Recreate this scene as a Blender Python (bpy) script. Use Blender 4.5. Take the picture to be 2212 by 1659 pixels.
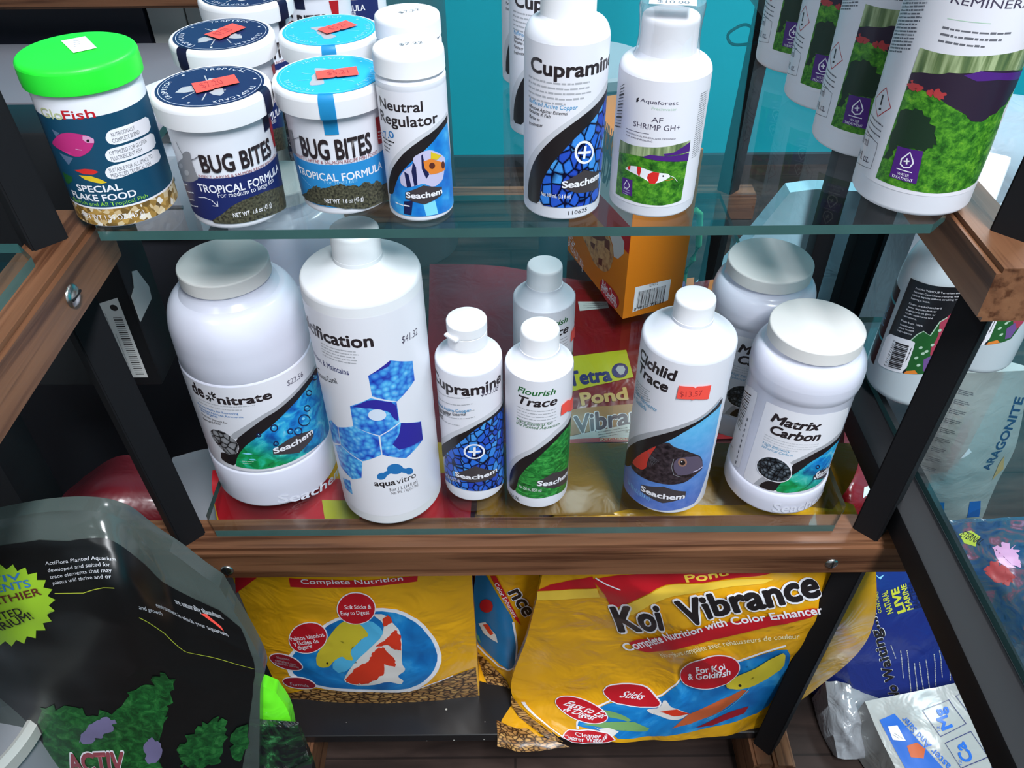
"""Shop shelf of aquarium bottles."""
import bpy, bmesh, math, random
from mathutils import Vector, Matrix, noise

# ------------------------------------------------------------------ scene, camera, light
for o in list(bpy.data.objects):
    bpy.data.objects.remove(o)
SC = bpy.context.scene
COL = SC.collection
EYE = 1.05                                   # camera height above the floor
cam_data = bpy.data.cameras.new('camera')
cam = bpy.data.objects.new('camera', cam_data)
COL.objects.link(cam)
cam_data.sensor_width = 36.0
cam_data.lens = 1790.0 / 2212.0 * 36.0
cam_data.clip_start = 0.01
cam_data.clip_end = 50
RT = Vector((0.99996128, -0.0057947, -0.00662208))
DN = Vector((-0.00879946, -0.65850374, -0.75252601))
FW = Vector((0.0, 0.75255514, -0.65852924))
cam.matrix_world = Matrix(((RT.x, -DN.x, -FW.x, 0), (RT.y, -DN.y, -FW.y, 0), (RT.z, -DN.z, -FW.z, EYE), (0, 0, 0, 1)))
SC.camera = cam
SC.view_settings.view_transform = 'Standard'
SC.view_settings.look = 'None'
SC.view_settings.exposure = 0.0
SC.view_settings.gamma = 1.0
SC.view_settings.use_curve_mapping = False
SC.cycles.use_denoising = True
SC.cycles.max_bounces = 8
SC.cycles.transparent_max_bounces = 32
SC.cycles.sample_clamp_indirect = 4.0
world = bpy.data.worlds.new('world')
SC.world = world
world.use_nodes = True
world.node_tree.nodes['Background'].inputs[0].default_value = (0.80, 0.86, 1.0, 1)
world.node_tree.nodes['Background'].inputs[1].default_value = 0.05

def area(name, loc, size, size_y, power, rot=(0, 0, 0), color=(0.93, 0.96, 1.0)):
    d = bpy.data.lights.new(name, 'AREA')
    d.shape = 'RECTANGLE'; d.size = size; d.size_y = size_y; d.energy = power; d.color = color
    o = bpy.data.objects.new(name, d); COL.objects.link(o)
    o.location = loc; o.rotation_euler = rot
    return o
LAMPS = [(0.55, -0.75, 2.62, 100), (1.15, 1.62, 2.62, 62), (-1.2, -1.0, 2.62, 14)]
for (x, y, z, p) in LAMPS:
    area('ceiling_tube_light', (x, y, z), 0.30, 1.15, p)

# ------------------------------------------------------------------ materials
def lin(c):
    f = lambda v: (v / 255.0 / 12.92) if v / 255.0 <= 0.04045 else ((v / 255.0 + 0.055) / 1.055) ** 2.4
    return (f(c[0]), f(c[1]), f(c[2]), 1.0)
MATS = {}
def newmat(name):
    m = bpy.data.materials.new(name); m.use_nodes = True
    nt = m.node_tree
    b = nt.nodes['Principled BSDF']
    return m, nt, b
def setp(b, rough=0.5, spec=0.5, metal=0.0, coat=0.0, trans=0.0):
    b.inputs['Roughness'].default_value = rough
    b.inputs['Specular IOR Level'].default_value = spec
    b.inputs['Metallic'].default_value = metal
    b.inputs['Coat Weight'].default_value = coat
    b.inputs['Coat Roughness'].default_value = 0.12
    b.inputs['Transmission Weight'].default_value = trans
def plain(key, col, rough=0.4, spec=0.5, metal=0.0, coat=0.0, bump=0.0, bscale=60.0, vary=0.0):
    if key in MATS: return MATS[key]
    m, nt, b = newmat(key); setp(b, rough, spec, metal, coat)
    b.inputs['Base Color'].default_value = lin(col)
    if vary > 0:
        tc = nt.nodes.new('ShaderNodeTexCoord'); nz = nt.nodes.new('ShaderNodeTexNoise'); nz.inputs['Scale'].default_value = bscale
        nz.inputs['Detail'].default_value = 4
        nt.links.new(tc.outputs['Object'], nz.inputs['Vector'])
        mx = nt.nodes.new('ShaderNodeMixRGB'); mx.inputs['Color1'].default_value = lin([max(0, c * (1 - vary)) for c in col]); mx.inputs['Color2'].default_value = lin([min(255, c * (1 + vary)) for c in col])
        nt.links.new(nz.outputs['Fac'], mx.inputs['Fac']); nt.links.new(mx.outputs['Color'], b.inputs['Base Color'])
    if bump > 0:
        tc = nt.nodes.new('ShaderNodeTexCoord'); nz = nt.nodes.new('ShaderNodeTexNoise'); nz.inputs['Scale'].default_value = bscale
        nz.inputs['Detail'].default_value = 3
        nt.links.new(tc.outputs['Object'], nz.inputs['Vector'])
        bp = nt.nodes.new('ShaderNodeBump'); bp.inputs['Strength'].default_value = bump; bp.inputs['Distance'].default_value = 0.004
        nt.links.new(nz.outputs['Fac'], bp.inputs['Height']); nt.links.new(bp.outputs['Normal'], b.inputs['Normal'])
    MATS[key] = m
    return m
def ramp(nt, stops):
    r = nt.nodes.new('ShaderNodeValToRGB'); e = r.color_ramp.elements
    while len(e) < len(stops): e.new(0.5)
    for el, (p, c) in zip(e, stops): el.position = p; el.color = lin(c)
    return r
def uvnode(nt, sx, sy, rot=0.0):
    u = nt.nodes.new('ShaderNodeUVMap'); mp = nt.nodes.new('ShaderNodeMapping')
    mp.inputs['Scale'].default_value = (sx, sy, 1); mp.inputs['Rotation'].default_value = (0, 0, rot)
    nt.links.new(u.outputs['UV'], mp.inputs['Vector'])
    return mp.outputs['Vector'], u.outputs['UV']
def mixrgb(nt, fac, a, b, mode='MIX'):
    m = nt.nodes.new('ShaderNodeMixRGB'); m.blend_type = mode
    for s, v in (('Fac', fac), ('Color1', a), ('Color2', b)):
        if isinstance(v, (int, float)): m.inputs[s].default_value = v
        elif isinstance(v, tuple): m.inputs[s].default_value = v
        else: nt.links.new(v, m.inputs[s])
    return m.outputs['Color']
def nz(nt, vec, scale, detail=4, dist=0.0, rough=0.55):
    n = nt.nodes.new('ShaderNodeTexNoise'); n.inputs['Scale'].default_value = scale; n.inputs['Detail'].default_value = detail
    n.inputs['Distortion'].default_value = dist; n.inputs['Roughness'].default_value = rough
    nt.links.new(vec, n.inputs['Vector']); return n.outputs['Fac']
def vor(nt, vec, scale, feature='F1', rnd=1.0):
    n = nt.nodes.new('ShaderNodeTexVoronoi'); n.feature = feature; n.inputs['Scale'].default_value = scale; n.inputs['Randomness'].default_value = rnd
    nt.links.new(vec, n.inputs['Vector']); return n
def sepy(nt, vec):
    s = nt.nodes.new('ShaderNodeSeparateXYZ'); nt.links.new(vec, s.inputs[0]); return s.outputs
def maprange(nt, v, a, b):
    m = nt.nodes.new('ShaderNodeMapRange'); m.inputs['From Min'].default_value = a; m.inputs['From Max'].default_value = b
    nt.links.new(v, m.inputs['Value']); return m.outputs['Result']

def tex_mat(key):
    m, nt, b = newmat('print_' + key); setp(b, 0.32, 0.45)
    v, uv = uvnode(nt, 1, 1)
    L = nt.links
    def out(c): L.new(c, b.inputs['Base Color'])
    if key == 'cells':
        v, uv = uvnode(nt, 1.0, 0.75, 0.5)
        d = vor(nt, v, 17, 'DISTANCE_TO_EDGE'); c = vor(nt, v, 17)
        base = ramp(nt, [(0, (40, 56, 180)), (0.5, (44, 116, 226)), (1, (90, 186, 246))]); L.new(c.outputs['Color'], base.inputs['Fac'])
        st = mixrgb(nt, nz(nt, v, 90, 3), base.outputs['Color'], lin((20, 50, 140)))
        edge = ramp(nt, [(0.03, (8, 12, 48)), (0.13, (255, 255, 255))]); L.new(d.outputs['Distance'], edge.inputs['Fac'])
        out(mixrgb(nt, 1.0, mixrgb(nt, 0.35, base.outputs['Color'], st), edge.outputs['Color'], 'MULTIPLY'))
    elif key == 'bubbles':
        x, y, _ = sepy(nt, uv)
        n1 = nz(nt, v, 7, 4, 1.2)
        blue = ramp(nt, [(0.25, (14, 60, 150)), (0.45, (22, 130, 205)), (0.6, (60, 185, 225)), (0.75, (180, 225, 240))]); L.new(n1, blue.inputs['Fac'])
        gr = ramp(nt, [(0.3, (16, 90, 50)), (0.5, (20, 150, 80)), (0.68, (40, 190, 150)), (0.8, (200, 240, 215))]); L.new(n1, gr.inputs['Fac'])
        ad = nt.nodes.new('ShaderNodeMath'); ad.operation = 'MULTIPLY_ADD'; ad.inputs[1].default_value = 0.75
        L.new(x, ad.inputs[0]); L.new(y, ad.inputs[2])
        out(mixrgb(nt, maprange(nt, ad.outputs[0], 0.52, 0.86), gr.outputs['Color'], blue.outputs['Color']))
    elif key == 'coral':
        d = vor(nt, v, 22); r = ramp(nt, [(0, (150, 215, 245)), (0.4, (84, 180, 235)), (0.8, (50, 110, 205)), (1, (44, 64, 170))]); L.new(d.outputs['Distance'], r.inputs['Fac'])
        big = ramp(nt, [(0.36, (120, 140, 222)), (0.56, (255, 255, 255))]); L.new(nz(nt, v, 5, 3), big.inputs['Fac'])
        out(mixrgb(nt, 0.7, r.outputs['Color'], big.outputs['Color'], 'MULTIPLY'))
    elif key == 'leaf':
        v, uv = uvnode(nt, 1.0, 1.9, 0.7)
        r = ramp(nt, [(0.3, (10, 60, 22)), (0.48, (34, 120, 50)), (0.62, (60, 160, 70)), (0.78, (110, 195, 95))]); L.new(nz(nt, v, 9, 6, 1.6, 0.62), r.inputs['Fac']); out(r.outputs['Color'])
    elif key in ('kelp', 'kelpd'):
        r = ramp(nt, [(0.3, (14, 44, 16)), (0.45, (46, 108, 30)), (0.58, (88, 156, 42)), (0.74, (152, 192, 62))] if key == 'kelp' else [(0.3, (10, 30, 14)), (0.48, (18, 78, 34)), (0.6, (40, 112, 50)), (0.78, (90, 130, 90))])
        L.new(nz(nt, v, 16 if key == 'kelp' else 9, 8, 0.3 if key == 'kelp' else 0.8, 0.74), r.inputs['Fac']); out(r.outputs['Color'])
    elif key == 'tank':
        v, uv = uvnode(nt, 1, 0.08)
        r = ramp(nt, [(0.3, (50, 80, 50)), (0.45, (105, 125, 80)), (0.58, (170, 185, 140)), (0.72, (80, 110, 60))]); L.new(nz(nt, v, 16, 3), r.inputs['Fac']); out(r.outputs['Color'])
    elif key == 'flakes':
        c = vor(nt, v, 30, 'F1'); sp = nt.nodes.new('ShaderNodeSeparateColor'); L.new(c.outputs['Color'], sp.inputs[0])
        r = ramp(nt, [(0.0, (90, 70, 40)), (0.35, (150, 115, 55)), (0.6, (190, 150, 80)), (0.85, (225, 210, 180)), (1, (235, 230, 225))]); L.new(sp.outputs[0], r.inputs['Fac']); out(r.outputs['Color'])
    elif key == 'pellets':
        v, uv = uvnode(nt, 1.0, 1.8, 0.6)
        c = vor(nt, v, 10, 'F1'); d = vor(nt, v, 10, 'DISTANCE_TO_EDGE')
        r = ramp(nt, [(0, (150, 100, 50)), (1, (205, 160, 95))]); L.new(c.outputs['Color'], r.inputs['Fac'])
        e = ramp(nt, [(0.02, (60, 38, 18)), (0.2, (255, 255, 255))]); L.new(d.outputs['Distance'], e.inputs['Fac'])
        out(mixrgb(nt, 1.0, r.outputs['Color'], e.outputs['Color'], 'MULTIPLY'))
    elif key == 'soil':
        r = ramp(nt, [(0.35, (38, 38, 34)), (0.65, (96, 94, 74))]); L.new(nz(nt, v, 60, 4), r.inputs['Fac']); out(r.outputs['Color'])
    elif key in ('stones', 'beads'):
        s = 13 if key == 'stones' else 26
        d = vor(nt, v, s); e = vor(nt, v, s, 'DISTANCE_TO_EDGE')
        r = ramp(nt, [(0, (168, 168, 172)), (1, (92, 90, 94))] if key == 'stones' else [(0, (140, 150, 158)), (0.35, (66, 74, 82)), (1, (26, 32, 38))]); L.new(d.outputs['Distance'], r.inputs['Fac'])
        g = ramp(nt, [(0.02, (30, 28, 30)), (0.12, (255, 255, 255))]); L.new(e.outputs['Distance'], g.inputs['Fac'])
        out(mixrgb(nt, 1.0, r.outputs['Color'], g.outputs['Color'], 'MULTIPLY'))
    elif key == 'water':
        r = ramp(nt, [(0.3, (20, 90, 185)), (0.55, (35, 140, 215)), (0.75, (90, 190, 235))]); L.new(nz(nt, v, 6, 3), r.inputs['Fac']); out(r.outputs['Color'])
    elif key == 'water2':
        x, y, _ = sepy(nt, uv)
        r = ramp(nt, [(0.0, (30, 92, 190)), (0.45, (36, 130, 215)), (1, (62, 185, 240))]); L.new(maprange(nt, y, 0.12, 1.1), r.inputs['Fac']); out(mixrgb(nt, 0.18, r.outputs['Color'], nz(nt, v, 12, 4)))
    elif key == 'cookie':
        r = ramp(nt, [(0.3, (120, 70, 45)), (0.5, (190, 145, 95)), (0.7, (205, 165, 115))]); L.new(nz(nt, v, 14, 5), r.inputs['Fac']); out(r.outputs['Color'])
    elif key == 'fishd':
        r = ramp(nt, [(0.35, (26, 20, 24)), (0.7, (72, 60, 66))]); L.new(nz(nt, v, 24, 4), r.inputs['Fac']); out(r.outputs['Color'])
    elif key == 'reef':
        r = ramp(nt, [(0.28, (20, 28, 40)), (0.42, (34, 62, 104)), (0.52, (60, 76, 92)), (0.6, (120, 66, 84)), (0.7, (150, 120, 150)), (0.8, (60, 110, 90))]); L.new(nz(nt, v, 3.2, 5, 1.5, 0.6), r.inputs['Fac']); out(r.outputs['Color'])
    elif key == 'bluek':
        r = ramp(nt, [(0.3, (16, 95, 165)), (0.55, (24, 128, 200)), (0.75, (70, 170, 225))]); L.new(nz(nt, v, 2.2, 3, 0.8), r.inputs['Fac']); out(r.outputs['Color'])
    return m
TEXKEYS = ('reef', 'cells', 'bubbles', 'coral', 'leaf', 'kelp', 'kelpd', 'tank', 'flakes', 'pellets', 'soil', 'stones', 'beads', 'water', 'water2', 'cookie', 'fishd', 'bluek')
PAL = dict(teal=(20, 70, 98), w=(238, 236, 242), olive=(190, 198, 150), red2=(190, 26, 38), fin=(88, 110, 140), pink=(190, 45, 120), pinkl=(214, 150, 190), k=(34, 29, 31), redb=(214, 44, 40),
 yelb=(222, 190, 40), dgreen=(34, 92, 44), g5=(104, 104, 112), g6=(140, 140, 146), g7=(172, 172, 178), g8=(202, 202, 208), lgreen=(140, 205, 60), navy=(30, 42, 98), bug=(44, 36, 39), maroon=(150, 70, 80),
 red3=(176, 24, 32), sticker=(252, 86, 74), stxt=(176, 56, 56), midblue=(44, 140, 205), ltblue=(140, 200, 235), ltcyan=(130, 215, 245), lab=(228, 226, 233), blue2=(40, 120, 185), lilac=(196, 190, 220), navyk=(28, 34, 78),
 orange2=(226, 130, 50), brownd=(92, 44, 34), hex=(66, 60, 63), blue3=(58, 146, 196), ink=(70, 62, 84), pgreen=(178, 206, 184), purple=(78, 36, 122), darkp=(46, 34, 52), redp=(176, 60, 62), darkg=(30, 52, 36),
 blue4=(60, 120, 180), body=(222, 222, 234), navyt=(44, 48, 104), navyc=(48, 44, 150), wht2=(214, 222, 238), logob=(38, 112, 176), dgreen2=(34, 104, 50), blue5=(70, 150, 190), redfin=(200, 60, 50),
 fishh=(92, 82, 102), eyer=(150, 112, 96), lab2=(232, 230, 236), blk2=(26, 27, 31), pinkr=(170, 60, 84), violet=(110, 80, 140), tealb=(42, 150, 160), choc=(96, 48, 36), paper=(206, 206, 204), blul=(84, 180, 225),
 yfish=(205, 185, 50), koiw=(226, 220, 216), koir=(214, 58, 34), dred=(150, 30, 44), yell=(240, 200, 70), cream=(246, 234, 190), ofish=(200, 96, 54), lily=(116, 160, 96), blued=(28, 112, 165), ygreen=(186, 182, 40),
 tan=(208, 168, 100), tand=(166, 118, 62), blkbag=(13, 14, 15), lilacd=(120, 112, 150), lime=(150, 190, 46), olive2=(176, 186, 60), yelt=(206, 206, 60), blue6=(40, 100, 190))
def dmat(key):
    k = 'D' + key
    if k not in MATS:
        if key in TEXKEYS: MATS[k] = tex_mat(key)
        else:
            m, nt, b = newmat('ink_' + key); setp(b, 0.34, 0.45); b.inputs['Base Color'].default_value = lin(PAL[key]); MATS[k] = m
    return MATS[k]
def wood(key, axis, dark=1.0):
    if key in MATS: return MATS[key]
    m, nt, b = newmat(key); setp(b, 0.45, 0.35)
    L = nt.links
    tc = nt.nodes.new('ShaderNodeTexCoord'); mp = nt.nodes.new('ShaderNodeMapping')
    s = [26, 26, 26]; s[axis] = 1.6
    mp.inputs['Scale'].default_value = s; L.new(tc.outputs['Object'], mp.inputs['Vector'])
    n1 = nz(nt, mp.outputs['Vector'], 1.4, 5, 0.6); 
    r = ramp(nt, [(0.25, [c * dark for c in (90, 59, 40)]), (0.48, [c * dark for c in (116, 77, 53)]), (0.62, [c * dark for c in (130, 89, 62)]), (0.8, [c * dark for c in (102, 67, 45)])]); L.new(n1, r.inputs['Fac'])
    s2 = [140, 140, 140]; s2[axis] = 5
    mp2 = nt.nodes.new('ShaderNodeMapping'); mp2.inputs['Scale'].default_value = s2; L.new(tc.outputs['Object'], mp2.inputs['Vector'])
    n2 = nz(nt, mp2.outputs['Vector'], 1.0, 3)
    g = ramp(nt, [(0.36, (150, 130, 118)), (0.52, (255, 255, 255))]); L.new(n2, g.inputs['Fac'])
    L.new(mixrgb(nt, 0.85, r.outputs['Color'], g.outputs['Color'], 'MULTIPLY'), b.inputs['Base Color'])
    bp = nt.nodes.new('ShaderNodeBump'); bp.inputs['Strength'].default_value = 0.35; bp.inputs['Distance'].default_value = 0.001
    L.new(n2, bp.inputs['Height']); L.new(bp.outputs['Normal'], b.inputs['Normal'])
    MATS[key] = m; return m
def clear(key, tint, gloss=0.06, rough=0.03, opac=0.0, col=(200, 205, 208)):
    """clear sheet: see-through with a fresnel sheen, OPAC of it milky"""
    if key in MATS: return MATS[key]
    m, nt, b = newmat(key); L = nt.links
    nt.nodes.remove(b)
    out = nt.nodes['Material Output']
    t = nt.nodes.new('ShaderNodeBsdfTransparent'); t.inputs[0].default_value = (tint[0], tint[1], tint[2], 1)
    g = nt.nodes.new('ShaderNodeBsdfGlossy'); g.inputs['Roughness'].default_value = rough
    lw = nt.nodes.new('ShaderNodeLayerWeight'); lw.inputs['Blend'].default_value = 0.5
    pw = nt.nodes.new('ShaderNodeMath'); pw.operation = 'POWER'; pw.inputs[1].default_value = 5.0; L.new(lw.outputs['Facing'], pw.inputs[0])
    fr = nt.nodes.new('ShaderNodeMath'); fr.operation = 'MULTIPLY_ADD'; fr.inputs[1].default_value = 0.8; fr.inputs[2].default_value = gloss; L.new(pw.outputs[0], fr.inputs[0]); fr.use_clamp = True
    base = t.outputs[0]
    if opac > 0:
        df = nt.nodes.new('ShaderNodeBsdfDiffuse'); df.inputs[0].default_value = lin(col)
        mx0 = nt.nodes.new('ShaderNodeMixShader'); mx0.inputs[0].default_value = opac
        L.new(t.outputs[0], mx0.inputs[1]); L.new(df.outputs[0], mx0.inputs[2]); base = mx0.outputs[0]
    mx = nt.nodes.new('ShaderNodeMixShader')
    L.new(fr.outputs[0], mx.inputs[0]); L.new(base, mx.inputs[1]); L.new(g.outputs[0], mx.inputs[2])
    L.new(mx.outputs[0], out.inputs['Surface'])
    MATS[key] = m; return m
def speckled(key, col, spk, dens=0.72, scale=90, rough=0.4, spec=0.5):
    if key in MATS: return MATS[key]
    m, nt, b = newmat(key); setp(b, rough, spec); L = nt.links
    tc = nt.nodes.new('ShaderNodeTexCoord'); vo = vor(nt, tc.outputs['Object'], scale)
    r = ramp(nt, [(0.07, spk), (0.10, col)]); L.new(vo.outputs['Distance'], r.inputs['Fac'])
    k = ramp(nt, [(dens, (0, 0, 0)), (dens + 0.02, (255, 255, 255))]); L.new(nz(nt, tc.outputs['Object'], 14, 2), k.inputs['Fac'])
    L.new(mixrgb(nt, k.outputs['Color'], lin(col), r.outputs['Color']), b.inputs['Base Color'])
    MATS[key] = m; return m
def plastic(key, col, rough=0.3, scale=38, strength=0.45, spec=0.6, coat=0.3):
    """crinkled packaging film"""
    if key in MATS: return MATS[key]
    m, nt, b = newmat(key); setp(b, rough, spec, coat=coat); b.inputs['Base Color'].default_value = lin(col); L = nt.links
    tc = nt.nodes.new('ShaderNodeTexCoord'); n = nz(nt, tc.outputs['Object'], scale, 3, 0.7)
    bp = nt.nodes.new('ShaderNodeBump'); bp.inputs['Strength'].default_value = strength; bp.inputs['Distance'].default_value = 0.006
    L.new(n, bp.inputs['Height']); L.new(bp.outputs['Normal'], b.inputs['Normal'])
    MATS[key] = m; return m

WHITE = plain('white_plastic', (228, 228, 236), 0.42, 0.45)
WHITEM = plain('white_matte_plastic', (232, 231, 234), 0.55, 0.4)
CREAM = plain('lid_plastic', (222, 219, 216), 0.5, 0.4)
GREYW = plain('lavender_white_plastic', (214, 214, 228), 0.22, 0.5)
BLACK = plain('black_metal', (22, 22, 25), 0.6, 0.22)
STEEL = plain('steel', (190, 188, 184), 0.25, 0.5, 1.0)

# ------------------------------------------------------------------ mesh helpers
def link(o, parent=None):
    COL.objects.link(o)
    if parent is not None: o.parent = parent
    return o
def mesh_obj(name, bm, mats, parent=None, smooth=None):
    me = bpy.data.meshes.new(name)
    bmesh.ops.recalc_face_normals(bm, faces=bm.faces)
    bm.to_mesh(me); bm.free()
    for m in (mats if isinstance(mats, (list, tuple)) else [mats]): me.materials.append(m)
    if smooth is not None:
        for p in me.polygons: p.use_smooth = True
        me.set_sharp_from_angle(angle=math.radians(smooth))
    return link(bpy.data.objects.new(name, me), parent)
def tag(o, label, cat, group=None, kind=None):
    o['label'] = label; o['category'] = cat
    if group: o['group'] = group
    if kind: o['kind'] = kind
    return o
def thing(name, loc, label, cat, group=None, rz=0.0):
    o = bpy.data.objects.new(name, None); o.empty_display_size = 0.02
    link(o); o.location = loc; o.rotation_euler = (0, 0, rz)
    return tag(o, label, cat, group)
def box(bm, lo, hi, mi=0):
    vs = [bm.verts.new((x, y, z)) for x in (lo[0], hi[0]) for y in (lo[1], hi[1]) for z in (lo[2], hi[2])]
    for f in ((0, 1, 3, 2), (4, 6, 7, 5), (0, 4, 5, 1), (2, 3, 7, 6), (0, 2, 6, 4), (1, 5, 7, 3)):
        bm.faces.new([vs[i] for i in f]).material_index = mi
    return vs
def bevel_all(bm, w, seg=2):
    bmesh.ops.bevel(bm, geom=list(bm.edges), offset=w, segments=seg, affect='EDGES', profile=0.6)
def boxo(name, lo, hi, mat, parent=None, bev=0.0):
    bm = bmesh.new(); box(bm, lo, hi)
    if bev: bevel_all(bm, bev)
    return mesh_obj(name, bm, mat, parent, 35 if bev else None)
def lathe(bm, prof, seg=72, ridge=None, mi=0, cap0=True, cap1=True, cx=0, cy=0):
    """prof: (r, z) in mm; ridge = (z0, z1, n, depth mm)"""
    rings = []
    for (r, z) in prof:
        ring = []
        for k in range(seg):
            a = 2 * math.pi * k / seg; rr = r
            if ridge and ridge[0] <= z <= ridge[1] and k % 2: rr = r - ridge[2]
            ring.append(bm.verts.new((cx + rr * math.sin(a) / 1000, cy - rr * math.cos(a) / 1000, z / 1000)))
        rings.append(ring)
    for a, b in zip(rings, rings[1:]):
        for k in range(seg):
            bm.faces.new((a[k], a[(k + 1) % seg], b[(k + 1) % seg], b[k])).material_index = mi
    if cap0: bm.faces.new(rings[0][::-1]).material_index = mi
    if cap1: bm.faces.new(rings[-1]).material_index = mi
def lath(name, prof, mat, parent, seg=72, ridge=None, smooth=32, cap0=True, cap1=True):
    bm = bmesh.new(); lathe(bm, prof, seg, ridge, 0, cap0, cap1)
    return mesh_obj(name, bm, mat, parent, smooth)
def rnd(r0, z0, r1, z1, n=5):
    """quarter-round from (r0,z0) to (r1,z1), bulging outward"""
    out = []
    for k in range(n + 1):
        t = math.pi / 2 * k / n
        if r1 < r0: out.append((r1 + (r0 - r1) * math.cos(t), z0 + (z1 - z0) * math.sin(t)))
        else: out.append((r0 + (r1 - r0) * math.sin(t), z1 + (z0 - z1) * math.cos(t)))
    return out
def tube(bm, pts, r, seg=10, mi=0):
    pts = [Vector(p) for p in pts]; rings = []
    for i, p in enumerate(pts):
        d = (pts[min(i + 1, len(pts) - 1)] - pts[max(i - 1, 0)]).normalized()
        a = d.cross(Vector((0, 0, 1)))
        if a.length < 1e-3: a = d.cross(Vector((1, 0, 0)))
        a.normalize(); b = d.cross(a)
        rings.append([bm.verts.new(p + a * r * math.cos(2 * math.pi * k / seg) + b * r * math.sin(2 * math.pi * k / seg)) for k in range(seg)])
    for a, b in zip(rings, rings[1:]):
        for k in range(seg): bm.faces.new((a[k], a[(k + 1) % seg], b[(k + 1) % seg], b[k])).material_index = mi
    bm.faces.new(rings[0][::-1]); bm.faces.new(rings[-1])
def crv(p, t):
    n = len(p); x = t * (n - 1); i = max(0, min(int(x), n - 2)); f = x - i
    g = lambda k: p[k] if 0 <= k < n else (2 * p[0] - p[1] if k < 0 else 2 * p[-1] - p[-2])
    a, b, c, d = g(i - 1), g(i), g(i + 1), g(i + 2)
    return 0.5 * (2 * b + (c - a) * f + (2 * a - 5 * b + 4 * c - d) * f * f + (3 * b - a - 3 * c + d) * f ** 3)

# ------------------------------------------------------------------ printing on curved surfaces
FONT_CACHE = {}
def text_tris(s, w, sh):
    key = (s, w, sh)
    if key in FONT_CACHE: return FONT_CACHE[key]
    cu = bpy.data.curves.new('t', 'FONT'); cu.body = s; cu.size = 1.0; cu.shear = sh; cu.resolution_u = 3
    cu.fill_mode = 'FRONT'
    ob = bpy.data.objects.new('t', cu); COL.objects.link(ob)
    dg = bpy.context.evaluated_depsgraph_get(); dg.update()
    me = ob.evaluated_get(dg).to_mesh()
    vs = [(v.co.x, v.co.y, 0.0) for v in me.vertices]; fs = [tuple(p.vertices) for p in me.polygons]
    ob.evaluated_get(dg).to_mesh_clear()
    bpy.data.objects.remove(ob); bpy.data.curves.remove(cu)
    if w >= 0.25:                                 # bolder strokes: the outline spread by d em to all sides
        d = w * 0.027 if w < 2 else w * 0.0125; k = 4 if w < 0.7 else (8 if w < 2 else 12)
        out = []; fo = []
        for q in range(k):
            a = 2 * math.pi * (q + 0.5) / k; b = len(out)
            out += [(v[0] + d * math.cos(a), v[1] + d * math.sin(a), q * 0.000005) for v in vs]; fo += [tuple(i + b for i in f) for f in fs]
        vs, fs = out, fo
    FONT_CACHE[key] = (vs, fs); return vs, fs
RNG = random.Random(7)
SHARP = ('sticker', 'kelp', 'kelpd', 'tank', 'lab', 'lab2', 'blk2', 'lime', 'blkbag', 'hex', 'pellets')
def elem_geo(e):
    """one printed element -> (verts, faces, colour) in millimetres"""
    k = e[0]
    if k == 'p':
        pts = list(e[1])
        if 8 <= len(pts) < 40 and e[2] not in SHARP:   # soften traced outlines
            q = []
            for i, a in enumerate(pts):
                b = pts[(i + 1) % len(pts)]
                q += [(a[0] * .8 + b[0] * .2, a[1] * .8 + b[1] * .2), (a[0] * .2 + b[0] * .8, a[1] * .2 + b[1] * .8)]
            pts = q
        return pts, [tuple(range(len(pts)))], e[2]
    if k == 'l':
        pts = e[1]; w = e[2] / 2; vs = []; fs = []
        n = len(pts); closed = n > 2 and math.dist(pts[0], pts[-1]) < 1e-6
        for i, p in enumerate(pts):
            a = pts[i - 1] if i > 0 else (pts[-2] if closed else p); b = pts[i + 1] if i < n - 1 else (pts[1] if closed else p)
            dx, dy = b[0] - a[0], b[1] - a[1]; q = math.hypot(dx, dy) or 1.0
            vs += [(p[0] - dy / q * w, p[1] + dx / q * w), (p[0] + dy / q * w, p[1] - dx / q * w)]
        for i in range(n - 1): fs.append((2 * i, 2 * i + 1, 2 * i + 3, 2 * i + 2))
        return vs, fs, e[3]
    if k == 't':
        _, s, u0, v0, u1, v1, h, col, w, sh = e
        vs, fs = text_tris(s, w, sh)
        x0 = min(v[0] for v in vs); x1 = max(v[0] for v in vs)
        L = math.hypot(u1 - u0, v1 - v0); c, sn = (u1 - u0) / L, (v1 - v0) / L
        sx = L / (x1 - x0); sy = h / 0.729
        return [(u0 + (x - x0) * sx * c - y * sy * sn, v0 + (x - x0) * sx * sn + y * sy * c, zz) for x, y, zz in vs], fs, col
    if k == 'm':
        _, u0, v0, u1, v1, n, dx, dy, h, col = e
        vs = []; fs = []
        L = math.hypot(u1 - u0, v1 - v0) or 1; c, s = (u1 - u0) / L, (v1 - v0) / L
        for i in range(n):
            ox, oy = u0 + dx * i, v0 + dy * i; end = L * (1 if i < n - 1 else 0.7) * RNG.uniform(0.86, 1.0); x = 0.0
            while x < end:
                ww = h * RNG.uniform(0.5, 2.2); x2 = min(end, x + ww); hh = h * RNG.choice((0.38, 0.45, 0.5)); b = len(vs)
                for (px, py) in ((x, 0), (x2, 0), (x2, hh), (x, hh)): vs.append((ox + px * c - py * s, oy + px * s + py * c))
                fs.append((b, b + 1, b + 2, b + 3)); x = x2 + h * 0.28
        return vs, fs, col
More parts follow.
